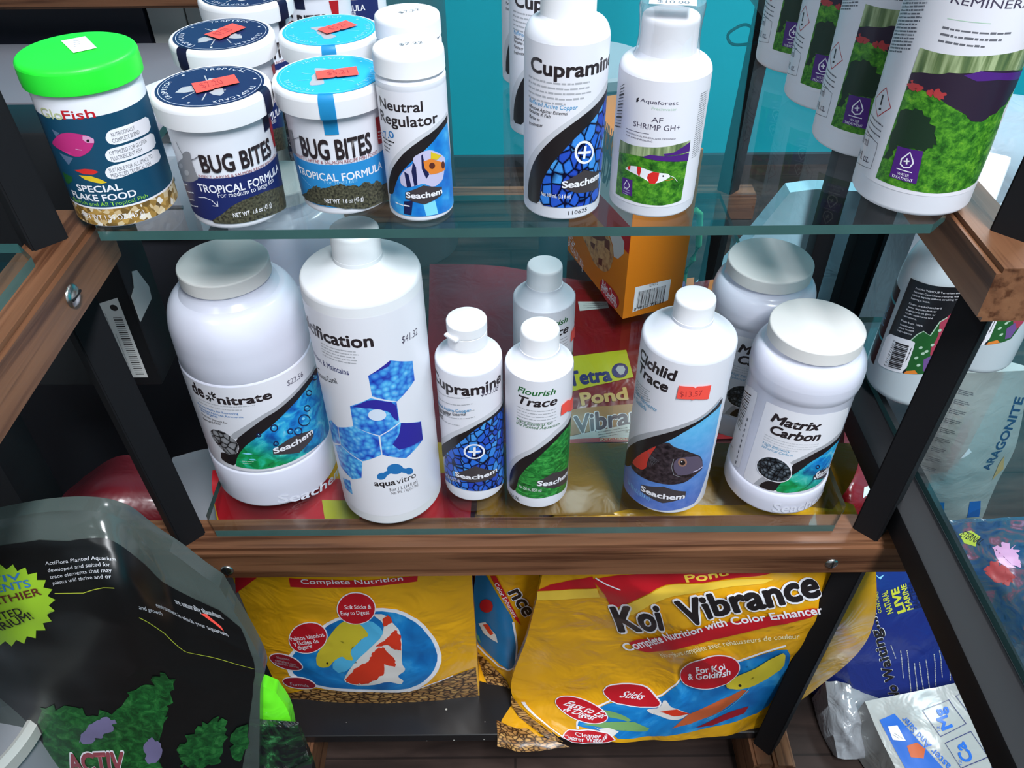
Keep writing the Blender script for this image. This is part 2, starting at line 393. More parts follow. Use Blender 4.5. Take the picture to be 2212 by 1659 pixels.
def printing(name, elems, mapf, stepu, stepv, parent, base=0.00015, lay=0.00005):
    """all the printing of one label as one mesh; mapf(u, v, off) -> point, u and v in metres"""
    bmo = bmesh.new(); uvo = bmo.loops.layers.uv.new('UVMap'); mats = []; keys = {}; boxes = []
    for n, e in enumerate(elems):
        vs, fs, col = elem_geo(e)
        if not vs: continue
        if col not in keys: keys[col] = len(mats); mats.append(dmat(col))
        bm = bmesh.new()
        V = [bm.verts.new((p[0], p[1], p[2] * 1000 if len(p) > 2 else 0)) for p in vs]
        for f in fs:
            try: bm.faces.new([V[i] for i in f])
            except ValueError: pass
        big = [f for f in bm.faces if len(f.verts) > 3]
        bm.normal_update()
        if big: bmesh.ops.triangulate(bm, faces=big, ngon_method='EAR_CLIP')
        for axis, st in ((0, (stepu or 0) * 1000), (1, (stepv or 0) * 1000)):
            if not st: continue
            lo = min(v.co[axis] for v in bm.verts); hi = max(v.co[axis] for v in bm.verts)
            for q in range(math.floor(lo / st) + 1, math.ceil(hi / st)):
                co = [0, 0, 0]; no = [0, 0, 0]; co[axis] = q * st; no[axis] = 1
                bmesh.ops.bisect_plane(bm, geom=list(bm.verts) + list(bm.edges) + list(bm.faces), plane_co=co, plane_no=no, dist=1e-5)
        xs = [p[0] for p in vs]; ys = [p[1] for p in vs]; bb = (min(xs), max(xs), min(ys), max(ys))   # ink laid over earlier ink sits one film higher
        level = 1 + max([q[4] for q in boxes if q[0] < bb[1] and q[1] > bb[0] and q[2] < bb[3] and q[3] > bb[2]], default=-1)
        boxes.append(bb + (level,))
        off = base + lay * level; mp = {}
        for v in bm.verts: mp[v] = (bmo.verts.new(mapf(v.co.x / 1000, v.co.y / 1000, off + v.co.z / 1000)), v.co.x / 1000, v.co.y / 1000)
        for f in bm.faces:
            try: nf = bmo.faces.new([mp[v][0] for v in f.verts])
            except ValueError: continue
            nf.material_index = keys[col]; nf.smooth = True
            for lp, v in zip(nf.loops, f.verts): lp[uvo].uv = (mp[v][1] * 10, mp[v][2] * 10)
        bm.free()
    me = bpy.data.meshes.new(name); bmo.to_mesh(me); bmo.free()
    for m in mats: me.materials.append(m)
    return link(bpy.data.objects.new(name, me), parent)
def cylmap(r, taper=0.0, zref=0.034):
    def f(u, v, off):
        rr = r * (1 + taper * (v - zref)) + off; a = u / r
        return Vector((rr * math.sin(a), -rr * math.cos(a), v))
    return f
def topmap(z):
    return lambda u, v, off: Vector((u, v, z + off))
def cyl_label(key, r, parent, taper=0.0, name='label'):
    return printing(name, LABELS[key], cylmap(r, taper), r * math.radians(5), 0.012 if taper else None, parent)
def split_stickers(key):
    """price stickers are parts of their own: (print elements, sticker elements)"""
    E = LABELS[key]; a = []; b = []
    for e in E: (b if (e[-1] == 'sticker' or (e[0] == 't' and e[7] == 'stxt')) else a).append(e)
    return a, b

def copy_tree(o, loc, label, rz=None, group=None):
    c = o.copy(); COL.objects.link(c); c.location = loc; c['label'] = label
    if rz is not None: c.rotation_euler = (0, 0, rz)
    if group: c['group'] = group
    for ch in [x for x in bpy.data.objects if x.parent == o]:
        d = ch.copy(); COL.objects.link(d); d.parent = c
        for g in [x for x in bpy.data.objects if x.parent == ch]:
            e = g.copy(); COL.objects.link(e); e.parent = d
    return c
def facing(x, y): return -math.atan2(x, y)
# ------------------------------------------------------------------ printed label artwork, millimetres on each surface
LABELS = {
 'glo': [
  ('p',[(-52,14),(52,14),(52,71),(-52,71)],'teal'),
  ('p',[(-52,13),(52,13),(52,14.2),(-52,14.2)],'w'),
  ('p',[(-52,1.2),(52,1.2),(52,13),(-52,13)],'flakes'),
  ('t','Glo',-34.7,70.2,-19.4,70.2,6.1,'olive',0.3,0),
  ('t','Fish',-19.1,70.6,-1.2,70.6,5.5,'red2',0.5,0),
  ('p',[(-30.8,63.3),(-25.4,61.7),(-29.7,58.6)],'fin'),
  ('p',[(-32.5,48.4),(-22.6,46.5),(-28.0,41.2)],'fin'),
  ('p',[(-37.2,53.1),(-25.9,61.2),(-18.9,62.9),(-11.9,61.6),(-8.8,60.4),(-6.3,58.2),(-6.7,55.9),(-10.7,51.0),(-16.7,47.9),(-21.5,47.6),(-28.0,50.0),(-33.8,51.4)],'pink'),
  ('p',[(-11.6,60.9),(-8.8,60.4),(-6.3,58.2),(-6.9,55.9),(-10.7,56.3),(-12.4,58.4)],'pinkl'),
  ('p',[(-8.9,57.5),(-9.0,57.3),(-9.1,57.1),(-9.3,56.9),(-9.5,56.8),(-9.6,56.7),(-9.8,56.7),(-10.0,56.7),(-10.2,56.7),(-10.3,56.8),(-10.5,56.9),(-10.5,57.1),(-10.6,57.2),(-10.6,57.4),(-10.5,57.6),(-10.5,57.8),(-10.3,58.0),(-10.2,58.2),(-10.0,58.3),(-9.8,58.4),(-9.6,58.4),(-9.4,58.4),(-9.3,58.4),(-9.1,58.3),(-9.0,58.2),(-8.9,58.1),(-8.9,57.9),(-8.9,57.7)],'k'),
  ('l',[(-18.6,52.5),(-14.9,52.0)],0.5,'pinkl'),
  ('p',[(-25.2,38.6),(-17.6,40.0),(-12.7,39.5),(-10.2,37.8),(-13.7,36.3),(-19.5,36.5)],'redb'),
  ('p',[(-23.1,35.5),(-15.4,35.3),(-10.5,33.0),(-7.6,30.6),(-10.8,30.2),(-15.4,31.4),(-20.1,33.0)],'yelb'),
  ('p',[(-38.4,34.3),(-29.2,33.4),(-30.3,30.3),(-36.2,26.6),(-39.3,26.9)],'dgreen'),
  ('p',[(-0.3,57.4),(1.5,60.5),(4.3,61.8),(16.6,61.7),(31.9,60.5),(31.3,51.5),(13.3,52.5),(4.3,52.4),(0.7,54.0)],'w'),
  ('p',[(-3.6,47.6),(-1.8,50.0),(0.9,51.0),(14.7,51.0),(32.2,50.2),(31.7,41.0),(14.5,41.8),(1.0,41.9),(-2.9,43.9)],'w'),
  ('p',[(-6.9,36.9),(-5.1,39.4),(-2.3,40.6),(11.3,41.1),(31.6,40.2),(32.9,31.5),(11.6,33.4),(-2.1,31.8),(-6.2,33.2)],'w'),
  ('t','NUTRITIONALLY',3.4,57.4,18.1,57.4,2.6,'g5',0,0),
  ('t','COMPLETE BLEND',2.9,53.9,20.4,53.9,2.6,'g5',0,0),
  ('t','OPTIMIZED FOR GLOFISH',-0.9,47.0,23.5,47.0,2.6,'g5',0,0),
  ('t','FLUORESCENT FISH',-1.0,43.5,18.3,43.5,2.6,'g5',0,0),
  ('t','SUITABLE FOR ALL SMALL TO',-4.3,36.5,24.3,36.5,2.7,'g5',0,0),
  ('t','MID-SIZED TROPICAL FISH',-4.1,33.1,21.4,33.1,2.7,'g5',0,0),
  ('t','SPECIAL',-28.3,24.6,-0.3,24.6,4.4,'w',0.8,0),
  ('t','FLAKE FOOD',-35.5,18.6,6.4,18.6,4.5,'w',0.8,0),
  ('t','GloFish and All Tropical Fish',-37.9,15.1,12.4,15.1,2.7,'lgreen',0.2,0),
  ('t','NET WT 1.59 OZ (45 g)',-33.0,5.2,7.2,5.2,3.9,'w',0.2,0),
 ],
 'glotop': [
  ('p',[(-5.7,17.3),(7.9,18.9),(11.6,-5.6),(-1.3,-7.8)],'w'),
  ('m',0.8,12.9,4.4,12.6,4,-0.22,-3.39,1.6,'g6'),
 ],
 'bbd': [
  ('p',[(-50,5.8),(50,5.8),(50,35.4),(-50,35.4)],'navy'),
  ('p',[(-28.0,49.4),(-24.0,51.9),(-21.5,51.2),(-22.4,45.8),(-21.8,38.2),(-20.8,34.4),(-28.1,30.4),(-45.8,26.1),(-45.8,33.4),(-35.0,42.5),(-29.5,45.6)],'g6'),
  ('l',[(-31.0,56.1),(-29.9,52.2),(-28.1,48.1)],0.5,'g5'),
  ('l',[(-22.6,46.3),(-19.5,47.7),(-16.5,49.7)],0.5,'g5'),
  ('l',[(-45.8,48.9),(-41.0,48.9),(-37.4,46.9)],0.5,'g5'),
  ('p',[(-32.2,40.4),(-32.2,40.1),(-32.4,39.6),(-32.6,39.2),(-33.0,38.8),(-33.5,38.3),(-34.1,37.9),(-34.8,37.6),(-35.5,37.2),(-36.3,37.0),(-37.0,36.8),(-37.7,36.7),(-38.3,36.7),(-38.7,36.9),(-39.0,37.1),(-38.9,37.5),(-38.7,38.0),(-38.2,38.5),(-37.6,39.1),(-36.8,39.6),(-36.1,40.1),(-35.3,40.5),(-34.6,40.8),(-34.0,41.0),(-33.4,41.1),(-32.9,41.1),(-32.6,40.9),(-32.3,40.7)],'g7'),
  ('p',[(-27.5,37.5),(-27.5,37.0),(-27.6,36.6),(-27.8,36.1),(-28.2,35.6),(-28.6,35.2),(-29.1,34.8),(-29.6,34.5),(-30.2,34.3),(-30.8,34.1),(-31.3,34.1),(-31.8,34.1),(-32.2,34.3),(-32.5,34.6),(-32.6,34.9),(-32.6,35.4),(-32.4,35.8),(-32.1,36.4),(-31.7,36.9),(-31.2,37.3),(-30.7,37.7),(-30.1,38.1),(-29.5,38.3),(-29.0,38.4),(-28.5,38.4),(-28.1,38.3),(-27.8,38.1),(-27.6,37.8)],'g7'),
  ('t','BUG BITES',-16.8,39.6,30.0,39.6,11.3,'bug',1.2,0),
  ('t','INSECT LARVAE & SALMON RECIPE FISH FOOD',-20.5,35.5,35.2,35.5,1.9,'maroon',0,0),
  ('t','TROPICAL FORMULA',-23.5,25.9,35.7,25.9,5.3,'w',0.7,0),
  ('t','For medium to large fish',-11.5,22.7,26.4,22.7,3.4,'w',0.2,0),
  ('p',[(-22.7,4.4),(-12.0,11.3),(-4.6,16.9),(4.8,20.0),(20.3,20.1),(45.7,11.9),(45.8,-3.6),(16.0,3.8),(-3.1,4.1)],'soil'),
  ('t','NET WT  1.6 oz (45 g)',-5.6,8.5,20.5,8.5,3.3,'w',0.3,0),
  ('m',-45.8,22.7,-28.3,28.2,1,0.0,-2.66,1.6,'w'),
  ('m',-39.4,20.0,-24.5,23.8,1,0.0,-5.84,1.6,'w'),
  ('m',-39.9,14.3,-26.3,18.4,1,0.0,-5.75,1.6,'w'),
  ('m',-40.6,9.9,-22.8,14.8,1,0.0,-5.42,1.6,'w'),
  ('l',[(-26.0,21.0),(-20.7,21.9),(-16.2,20.5),(-13.4,16.7)],0.5,'w'),
  ('l',[(-16.7,16.8),(-13.3,16.6),(-12.8,20.2)],0.5,'w'),
  ('p',[(33.8,60.0),(42.5,58.6),(40.8,40.4),(36.6,40.7)],'red3'),
 ],
 'bbdtop': [
  ('p',[(-20.0,-4.1),(-15.8,2.7),(-10.2,2.9),(-9.2,-5.9),(-15.1,-6.3)],'g7'),
  ('p',[(-1.3,6.9),(0.3,11.3),(3.3,10.1),(7.2,9.9),(7.6,4.7),(1.0,4.1)],'g7'),
  ('p',[(-1.6,-11.3),(3.5,-6.1),(6.4,-7.2),(6.6,-14.5),(4.1,-18.2),(0.5,-15.7)],'g7'),
  ('l',[(-16.9,-14.7),(-9.3,-7.1)],0.8,'g7'),
  ('l',[(-6.2,-21.2),(-3.3,-11.8)],0.8,'g7'),
  ('l',[(-1.8,16.6),(-1.1,6.8)],0.8,'g7'),
  ('l',[(6.1,-10.7),(8.0,-10.8)],0.8,'g7'),
  ('p',[(-10.1,4.1),(1.1,5.3),(2.3,6.7),(15.1,9.3),(16.6,-5.1),(2.0,-8.5),(0.9,-9.9),(-8.4,-12.2)],'sticker'),
  ('t','$7.20',-4.5,-6.0,8.1,-3.0,8.4,'stxt',0,0),
 ],
 'bbb': [
  ('p',[(-50,5.8),(50,5.8),(50,35.4),(-50,35.4)],'midblue'),
  ('p',[(-40.3,50.5),(-33.6,53.0),(-33.2,46.6),(-34.9,36.5),(-44.5,34.3),(-43.9,42.3)],'g6'),
  ('l',[(-37.3,45.1),(-30.4,48.5),(-26.4,50.7)],0.4,'g5'),
  ('t','BUG BITES',-26.2,39.2,20.1,39.2,13.0,'bug',1.2,0),
  ('t','INSECT LARVAE & SALMON RECIPE FISH FOOD',-33.9,36.0,24.3,36.0,2.4,'maroon',0,0),
  ('t','TROPICAL FORMULA',-35.0,24.6,27.8,24.6,5.2,'w',0.7,0),
  ('t','For small fish',-13.4,22.3,7.1,22.3,2.9,'ltblue',0.2,0),
  ('p',[(-43.0,4.5),(-34.8,9.4),(-33.1,10.4),(-30.7,11.7),(-28.1,14.9),(-23.8,17.3),(-21.8,19.4),(-21.3,19.2),(-20.9,19.2),(-19.2,20.5),(-19.3,19.4),(-16.9,19.3),(-16.8,18.4),(-15.4,19.3),(-13.2,19.5),(-11.5,20.1),(-10.5,20.5),(-9.0,21.5),(-7.4,21.2),(-6.0,22.3),(-4.4,22.0),(-3.8,23.2),(-2.3,22.1),(-0.9,21.7),(-0.3,20.8),(0.8,20.9),(3.0,20.5),(4.2,21.1),(4.8,20.9),(6.8,19.7),(7.5,18.9),(9.2,19.4),(10.3,20.6),(11.9,21.1),(13.5,20.3),(15.2,19.7),(16.6,18.0),(19.2,17.8),(20.0,18.9),(21.9,18.3),(23.6,16.6),(25.1,15.4),(25.6,13.6),(28.6,13.0),(31.1,12.4),(37.3,10.2),(37.3,5.3),(37.5,1.1),(35.7,-1.9),(24.0,1.8),(15.8,2.3),(10.4,2.4),(5.9,3.5),(1.5,4.6),(-2.6,4.8),(-7.8,6.1),(-14.2,6.9),(-20.1,6.4),(-23.3,6.5),(-28.0,6.3),(-35.5,5.0),(-35.5,6.8),(-41.7,5.0)],'soil'),
  ('t','NET WT  1.6 oz (45 g)',-15.6,8.9,9.7,8.9,3.2,'w',0.3,0),
  ('p',[(26.0,58.5),(35.6,56.0),(32.7,39.5),(26.4,40.9)],'red3'),
  ('m',26.8,48.5,32.3,46.6,3,0.0,-2.11,1.4,'w'),
  ('l',[(-32.5,22.7),(-24.6,18.5)],0.3,'ltblue'),
 ],
 'bbbtop': [
  ('p',[(-8.5,10.1),(-7.7,11.5),(-0.2,8.6),(0.6,3.2),(-4.6,-2.9),(-3.3,-15.3),(-7.0,-16.3),(-11.7,-16.2),(-12.3,-12.1),(-10.3,-6.6),(-10.8,-1.4),(-8.0,3.1)],'g7'),
  ('l',[(-16.1,5.1),(-9.9,1.5)],0.5,'ltcyan'),
  ('l',[(-18.7,-6.6),(-12.1,-6.7)],0.5,'ltcyan'),
  ('l',[(7.2,-10.8),(13.8,-15.4)],0.5,'ltcyan'),
  ('p',[(-7.8,3.1),(2.5,4.3),(3.5,2.4),(4.8,4.2),(16.8,5.6),(17.2,-8.6),(4.7,-9.2),(3.7,-7.9),(2.5,-9.2),(-7.4,-9.3)],'sticker'),
  ('t','$5.21',-1.0,-5.3,11.7,-4.2,6.2,'stxt',0,0),
 ],
 'neu': [
  ('p',[(-33,6.6),(33,6.6),(33,83),(-33,83)],'lab'),
  ('t','Neutral',-23.6,71.7,5.5,71.7,6.3,'bug',0.7,0),
  ('t','Regulator',-24.8,62.9,14.9,62.9,6.8,'bug',0.7,0),
  ('t','=7.0',-28.0,50.4,-13.1,55.2,4.3,'blue2',0.4,0),
  ('m',-25.1,51.4,-7.0,51.4,1,0.0,-3.06,1.8,'k'),
  ('m',-24.7,49.0,-11.5,49.0,1,0.0,-3.1,1.8,'k'),
  ('m',-24.7,46.3,-15.0,46.3,1,0.0,-3.41,1.8,'k'),
  ('m',-24.6,44.1,-15.6,44.1,1,0.0,-3.48,1.8,'k'),
  ('p',[(25.9,63.8),(23.7,63.0),(17.2,61.0),(11.2,58.6),(4.3,55.6),(-2.0,51.6),(-7.7,46.8),(-13.3,40.2),(-18.6,33.0),(-23.0,24.4),(-25.7,14.2),(-24.2,23.9),(-23.1,28.3),(-20.4,35.2),(-16.0,41.4),(-9.9,48.3),(-3.6,53.5),(2.8,57.6),(9.3,60.4),(14.8,62.8),(20.7,64.2),(25.6,65.7)],'g8'),
  ('p',[(25.6,59.5),(23.0,58.8),(16.8,56.7),(10.6,52.4),(3.7,47.5),(-4.7,40.5),(-11.5,33.0),(-15.8,25.1),(-18.8,18.2),(-19.9,16.3),(-23.2,14.9),(-26.1,6.9),(-19.6,4.2),(-10.0,4.1),(-0.6,4.2),(9.9,3.6),(22.8,2.6),(31.3,3.1)],'water'),
  ('p',[(25.9,63.8),(23.7,63.0),(17.2,61.0),(11.2,58.6),(4.3,55.6),(-2.0,51.6),(-7.7,46.8),(-13.3,40.2),(-18.6,33.0),(-23.0,24.4),(-25.7,14.2),(-23.2,14.9),(-19.9,16.3),(-18.8,18.2),(-15.8,25.1),(-11.5,33.0),(-4.7,40.5),(3.7,47.5),(10.6,52.4),(16.8,56.7),(23.0,58.8),(25.6,59.5)],'k'),
  ('p',[(-3.0,39.6),(-2.6,44.3),(3.7,47.5),(8.3,47.5),(14.3,43.4),(19.3,38.1),(17.0,30.4),(15.2,25.3),(8.3,22.8),(2.1,26.9),(-3.4,25.3),(-8.1,24.0),(-11.9,25.2),(-12.4,30.0),(-8.8,35.4)],'lilac'),
  ('p',[(-2.9,41.5),(-1.4,37.7),(-1.5,26.2),(-3.4,25.3),(-4.3,34.9)],'navyk'),
  ('p',[(-8.9,34.5),(-6.3,32.9),(-5.2,24.7),(-8.1,24.0)],'navyk'),
  ('p',[(2.2,44.9),(3.1,45.7),(3.6,41.0),(6.1,32.0),(4.1,29.5),(1.9,36.5)],'navyk'),
  ('p',[(3.2,41.1),(7.8,42.0),(17.5,36.0),(17.8,31.1),(12.1,31.3),(7.0,31.8),(3.7,36.3)],'orange2'),
  ('p',[(10.2,36.7),(10.1,36.3),(9.9,35.9),(9.7,35.6),(9.3,35.3),(8.9,35.2),(8.5,35.1),(8.1,35.2),(7.7,35.4),(7.3,35.6),(6.9,35.9),(6.7,36.3),(6.5,36.8),(6.4,37.2),(6.4,37.7),(6.5,38.1),(6.6,38.5),(6.9,38.9),(7.2,39.1),(7.6,39.3),(8.0,39.3),(8.4,39.3),(8.8,39.1),(9.2,38.9),(9.6,38.5),(9.9,38.1),(10.1,37.6),(10.2,37.2)],'brownd'),
  ('p',[(18.0,34.4),(17.9,33.9),(17.7,33.4),(17.4,33.0),(17.1,32.8),(16.8,32.6),(16.5,32.6),(16.1,32.6),(15.8,32.8),(15.5,33.1),(15.2,33.5),(15.0,34.0),(14.9,34.5),(14.8,35.1),(14.8,35.6),(14.9,36.1),(15.1,36.6),(15.3,37.0),(15.5,37.3),(15.9,37.5),(16.2,37.5),(16.6,37.4),(16.9,37.2),(17.2,36.9),(17.5,36.5),(17.7,36.0),(17.9,35.5),(18.0,34.9)],'brownd'),
  ('p',[(8.2,46.2),(15.4,41.6),(11.7,40.0),(7.8,42.0)],'yelb'),
  ('p',[(-11.0,14.0),(-5.1,15.3),(-7.0,5.0),(-12.0,5.2)],'navyk'),
  ('p',[(1.0,13.2),(8.6,13.7),(10.0,4.1),(2.2,4.4)],'ltcyan'),
  ('p',[(-9.5,20.6),(2.0,25.5),(14.2,21.3),(13.7,16.0),(1.9,12.6),(-9.8,16.3)],'hex'),
  ('t','Seachem',-9.2,17.1,14.1,17.1,3.9,'w',1.2,0),
  ('m',-18.0,10.8,-1.0,10.8,1,0.0,-2.27,1.8,'w'),
 ],
 'cup1': [
  ('p',[(-38,9.5),(38,9.5),(38,108),(-38,108)],'lab'),
  ('t','Cupramine',-23.3,91.1,37.2,91.1,8.6,'bug',1.2,0),
  ('m',-25.4,86.6,16.2,86.6,5,0.0,-2.92,2.2,'g7'),
  ('t','Buffered Active Copper',-24.6,72.3,7.5,72.3,2.6,'blue3',0.3,0.2),
  ('t','Effective Against External',-24.6,69.1,2.0,69.1,2.1,'k',0.3,0.2),
  ('t','Parasites in Fish',-24.5,66.5,-8.2,66.5,2.2,'k',0.3,0.2),
  ('t','Marine or',-24.5,62.8,-14.9,62.8,2.4,'k',0.3,0.2),
  ('t','Freshwater',-24.4,58.3,-12.7,60.1,2.3,'k',0.3,0.2),
  ('p',[(36.3,79.3),(26.6,75.6),(19.6,72.6),(11.4,68.4),(4.6,64.0),(-2.0,58.7),(-8.9,51.6),(-15.8,42.5),(-21.3,32.0),(-25.0,19.6),(-25.6,8.0),(-30.0,7.0),(-30.2,21.1),(-26.5,32.7),(-19.5,43.6),(-11.8,53.2),(-4.2,60.8),(2.8,66.3),(9.5,70.9),(17.0,75.4),(23.6,79.1),(32.4,83.7)],'g8'),
  ('p',[(37.2,75.0),(29.3,72.0),(20.2,65.5),(12.0,59.5),(5.0,53.3),(-1.6,45.1),(-6.7,38.0),(-10.8,29.6),(-13.7,21.0),(-14.4,9.2),(-0.5,9.5),(10.7,9.4),(29.6,7.4),(32.9,18.0)],'cells'),
  ('p',[(36.3,79.3),(26.6,75.6),(19.6,72.6),(11.4,68.4),(4.6,64.0),(-2.0,58.7),(-8.9,51.6),(-15.8,42.5),(-21.3,32.0),(-25.0,19.6),(-25.6,8.0),(-14.4,9.2),(-13.7,21.0),(-10.8,29.6),(-6.7,38.0),(-1.6,45.1),(5.0,53.3),(12.0,59.5),(20.2,65.5),(29.3,72.0),(37.2,75.0)],'k'),
  ('l',[(19.7,43.1),(19.6,41.6),(19.2,40.4),(18.4,39.3),(17.4,38.6),(16.2,38.1),(14.9,38.0),(13.5,38.1),(12.2,38.6),(10.9,39.3),(9.8,40.3),(8.9,41.6),(8.2,42.9),(7.7,44.4),(7.5,45.9),(7.6,47.4),(7.9,48.7),(8.5,49.9),(9.3,50.8),(10.3,51.5),(11.4,51.7),(12.7,51.6),(14.0,51.2),(15.4,50.4),(16.6,49.3),(17.8,47.9),(18.7,46.3),(19.4,44.7),(19.7,43.1)],1.5,'w'),
  ('l',[(8.9,45.5),(17.8,44.0)],1.7,'w'),
  ('l',[(13.6,48.8),(13.0,40.9)],1.7,'w'),
  ('p',[(-0.3,26.7),(13.5,33.4),(28.0,27.2),(28.4,16.2),(10.3,18.5),(0.9,22.8)],'hex'),
  ('t','Seachem',-0.0,23.1,28.2,23.1,4.7,'w',1.2,0),
  ('t','Net 100 mL (3.4 fl oz)',-13.1,16.0,5.8,16.0,2.8,'w',0.3,0),
  ('t','110625',4.7,4.1,17.8,4.1,2.8,'k',0,0),
 ],
 'shr': [
  ('p',[(-42,8),(42,8),(42,87),(-42,87)],'lab'),
  ('t','Aquaforest',-12.5,73.9,9.8,73.9,2.4,'ink',0,0),
  ('p',[(-15.2,73.0),(-15.1,75.2),(-13.3,76.2),(-14.0,74.8),(-13.5,74.5),(-14.2,73.2)],'k'),
  ('t','Freshwater',-5.2,70.5,9.4,70.5,1.8,'pgreen',0,0),
  ('t','AF',-4.6,63.2,2.1,63.2,3.2,'ink',0.15,0),
  ('t','SHRIMP GH+',-15.7,58.4,13.0,58.4,3.5,'ink',0.15,0),
  ('l',[(-20.8,55.2),(-12.6,55.4),(-5.2,55.7)],0.3,'ink'),
  ('t','PROFESSIONAL MINERALIZER DESIGNED',-20.8,52.8,10.9,52.8,1.0,'ink',0.2,0),
  ('t','FOR SHRIMP BREEDING',-20.5,50.8,-2.7,50.8,1.0,'ink',0.2,0),
  ('p',[(-25.7,46.2),(-19.3,46.3),(-12.7,46.6),(-5.3,47.4),(0.7,48.0),(6.6,48.7),(11.9,49.5),(16.7,49.9),(21.6,50.3),(21.5,31.0),(20.9,10.5),(14.3,9.9),(7.6,9.4),(1.3,9.6),(-4.2,9.8),(-14.2,10.2),(-26.0,9.8)],'kelp'),
  ('p',[(-25.7,46.0),(-19.3,46.3),(-12.7,46.6),(-5.3,47.4),(0.7,48.0),(6.6,48.7),(11.9,49.5),(16.7,49.9),(21.6,50.3),(21.9,42.3),(5.6,43.0),(-7.3,41.1),(-16.3,40.3),(-26.2,37.9)],'tank'),
  ('p',[(4.6,44.0),(10.7,44.6),(15.2,46.7),(21.6,49.4),(22.1,43.2),(5.6,42.6)],'purple'),
  ('p',[(-8.2,40.7),(-3.1,43.0),(7.4,42.5),(21.9,42.3),(21.9,37.2),(9.6,38.9),(1.6,39.7)],'purple'),
  ('p',[(-19.2,29.7),(-15.5,33.0),(-10.4,34.0),(-5.7,33.6),(-1.1,32.4),(3.4,31.7),(8.8,31.1),(10.9,28.9),(7.5,26.8),(3.2,24.9),(-0.3,24.2),(-3.1,25.9),(-6.9,27.6),(-11.9,28.8),(-16.2,29.4)],'w'),
  ('p',[(-10.4,34.0),(-8.0,34.1),(-7.5,31.8),(-8.3,27.5),(-10.0,29.8)],'redb'),
  ('p',[(-3.1,30.4),(-0.2,32.2),(3.5,31.7),(3.2,26.9),(1.5,24.2),(-1.6,24.4),(-3.5,27.7)],'redb'),
  ('p',[(-17.0,31.8),(-14.9,33.2),(-15.0,30.4),(-16.3,30.2)],'redb'),
  ('p',[(6.6,29.6),(6.6,29.4),(6.6,29.3),(6.5,29.2),(6.4,29.1),(6.3,29.1),(6.2,29.0),(6.1,29.0),(6.0,29.0),(5.9,29.1),(5.8,29.1),(5.7,29.2),(5.6,29.3),(5.6,29.5),(5.5,29.6),(5.5,29.7),(5.5,29.8),(5.6,30.0),(5.7,30.0),(5.8,30.1),(5.9,30.1),(6.0,30.2),(6.1,30.1),(6.2,30.1),(6.3,30.0),(6.4,29.9),(6.5,29.8),(6.6,29.7)],'k'),
  ('l',[(10.3,29.5),(13.1,28.0),(15.8,24.7)],0.3,'w'),
  ('l',[(7.5,26.8),(10.2,26.6),(12.5,27.3)],0.4,'orange2'),
  ('p',[(-20.4,23.5),(-12.6,24.2),(-11.8,13.3),(-19.7,12.6)],'purple'),
  ('l',[(-16.6,22.8),(-18.6,18.6),(-17.8,17.2),(-15.7,17.5),(-14.3,19.2),(-14.7,20.6),(-16.6,22.8)],0.5,'w'),
  ('m',-18.5,16.3,-13.2,16.3,3,0.0,-1.48,0.8,'lilac'),
  ('l',[(-30.9,76.9),(-26.0,80.2)],0.3409090909090909,'k'),
  ('l',[(-31.1,75.0),(-26.0,78.3)],0.6818181818181818,'k'),
  ('l',[(-31.2,73.1),(-26.0,76.3)],0.3409090909090909,'k'),
  ('l',[(-31.4,71.3),(-25.9,74.4)],1.0227272727272727,'k'),
  ('l',[(-31.5,69.4),(-25.9,72.4)],0.45454545454545453,'k'),
  ('l',[(-31.7,67.5),(-25.9,70.4)],0.3409090909090909,'k'),
  ('l',[(-31.8,65.6),(-25.8,68.4)],0.9090909090909091,'k'),
  ('l',[(-32.0,63.7),(-25.8,66.4)],0.3409090909090909,'k'),
  ('l',[(-32.1,61.7),(-25.8,64.4)],0.5681818181818181,'k'),
  ('l',[(-32.3,59.8),(-25.8,62.4)],0.45454545454545453,'k'),
  ('l',[(-32.5,57.8),(-25.7,60.4)],1.0227272727272727,'k'),
  ('l',[(-32.6,55.9),(-25.7,58.3)],0.3409090909090909,'k'),
  ('l',[(-32.8,53.9),(-25.7,56.3)],0.45454545454545453,'k'),
  ('l',[(-33.0,51.9),(-25.6,54.2)],0.6818181818181818,'k'),
  ('m',25.1,77.0,33.9,77.0,30,0.0,-1.36,1.3,'g6'),
 ],
 'shrtop': [
  ('p',[(-9.7,-45.6),(12.9,-42.0),(12.9,-56.3),(6.8,-58.3),(-1.0,-59.9),(-9.1,-57.2)],'w'),
 ],
 'rem': [
  ('p',[(-57,15),(57,15),(57,215),(-57,215)],'lab'),
  ('t','REMINERALIZER',-11.0,125.8,55.1,125.8,4.6,'ink',0.2,0),
  ('l',[(-9.9,117.9),(1.3,118.1),(12.1,118.1)],0.4,'pgreen'),
  ('m',-10.9,112.5,25.6,112.5,3,0.0,-3.5,2.3,'g5'),
  ('p',[(-19.8,99.7),(-7.8,99.6),(7.1,100.4),(22.2,101.6),(37.9,102.4),(55.7,101.8),(55.6,80.7),(46.3,65.8),(55.8,34.9),(47.6,19.0),(39.5,18.3),(25.7,17.7),(16.5,17.2),(9.7,17.3),(-0.6,17.6),(-9.5,17.7),(-22.6,17.9)],'kelp'),
  ('p',[(-19.8,99.7),(-7.8,99.6),(7.1,100.4),(22.2,101.6),(37.9,102.4),(55.7,101.8),(55.6,88.5),(31.3,91.4),(10.1,91.3),(-4.3,88.9),(-20.3,85.8)],'tank'),
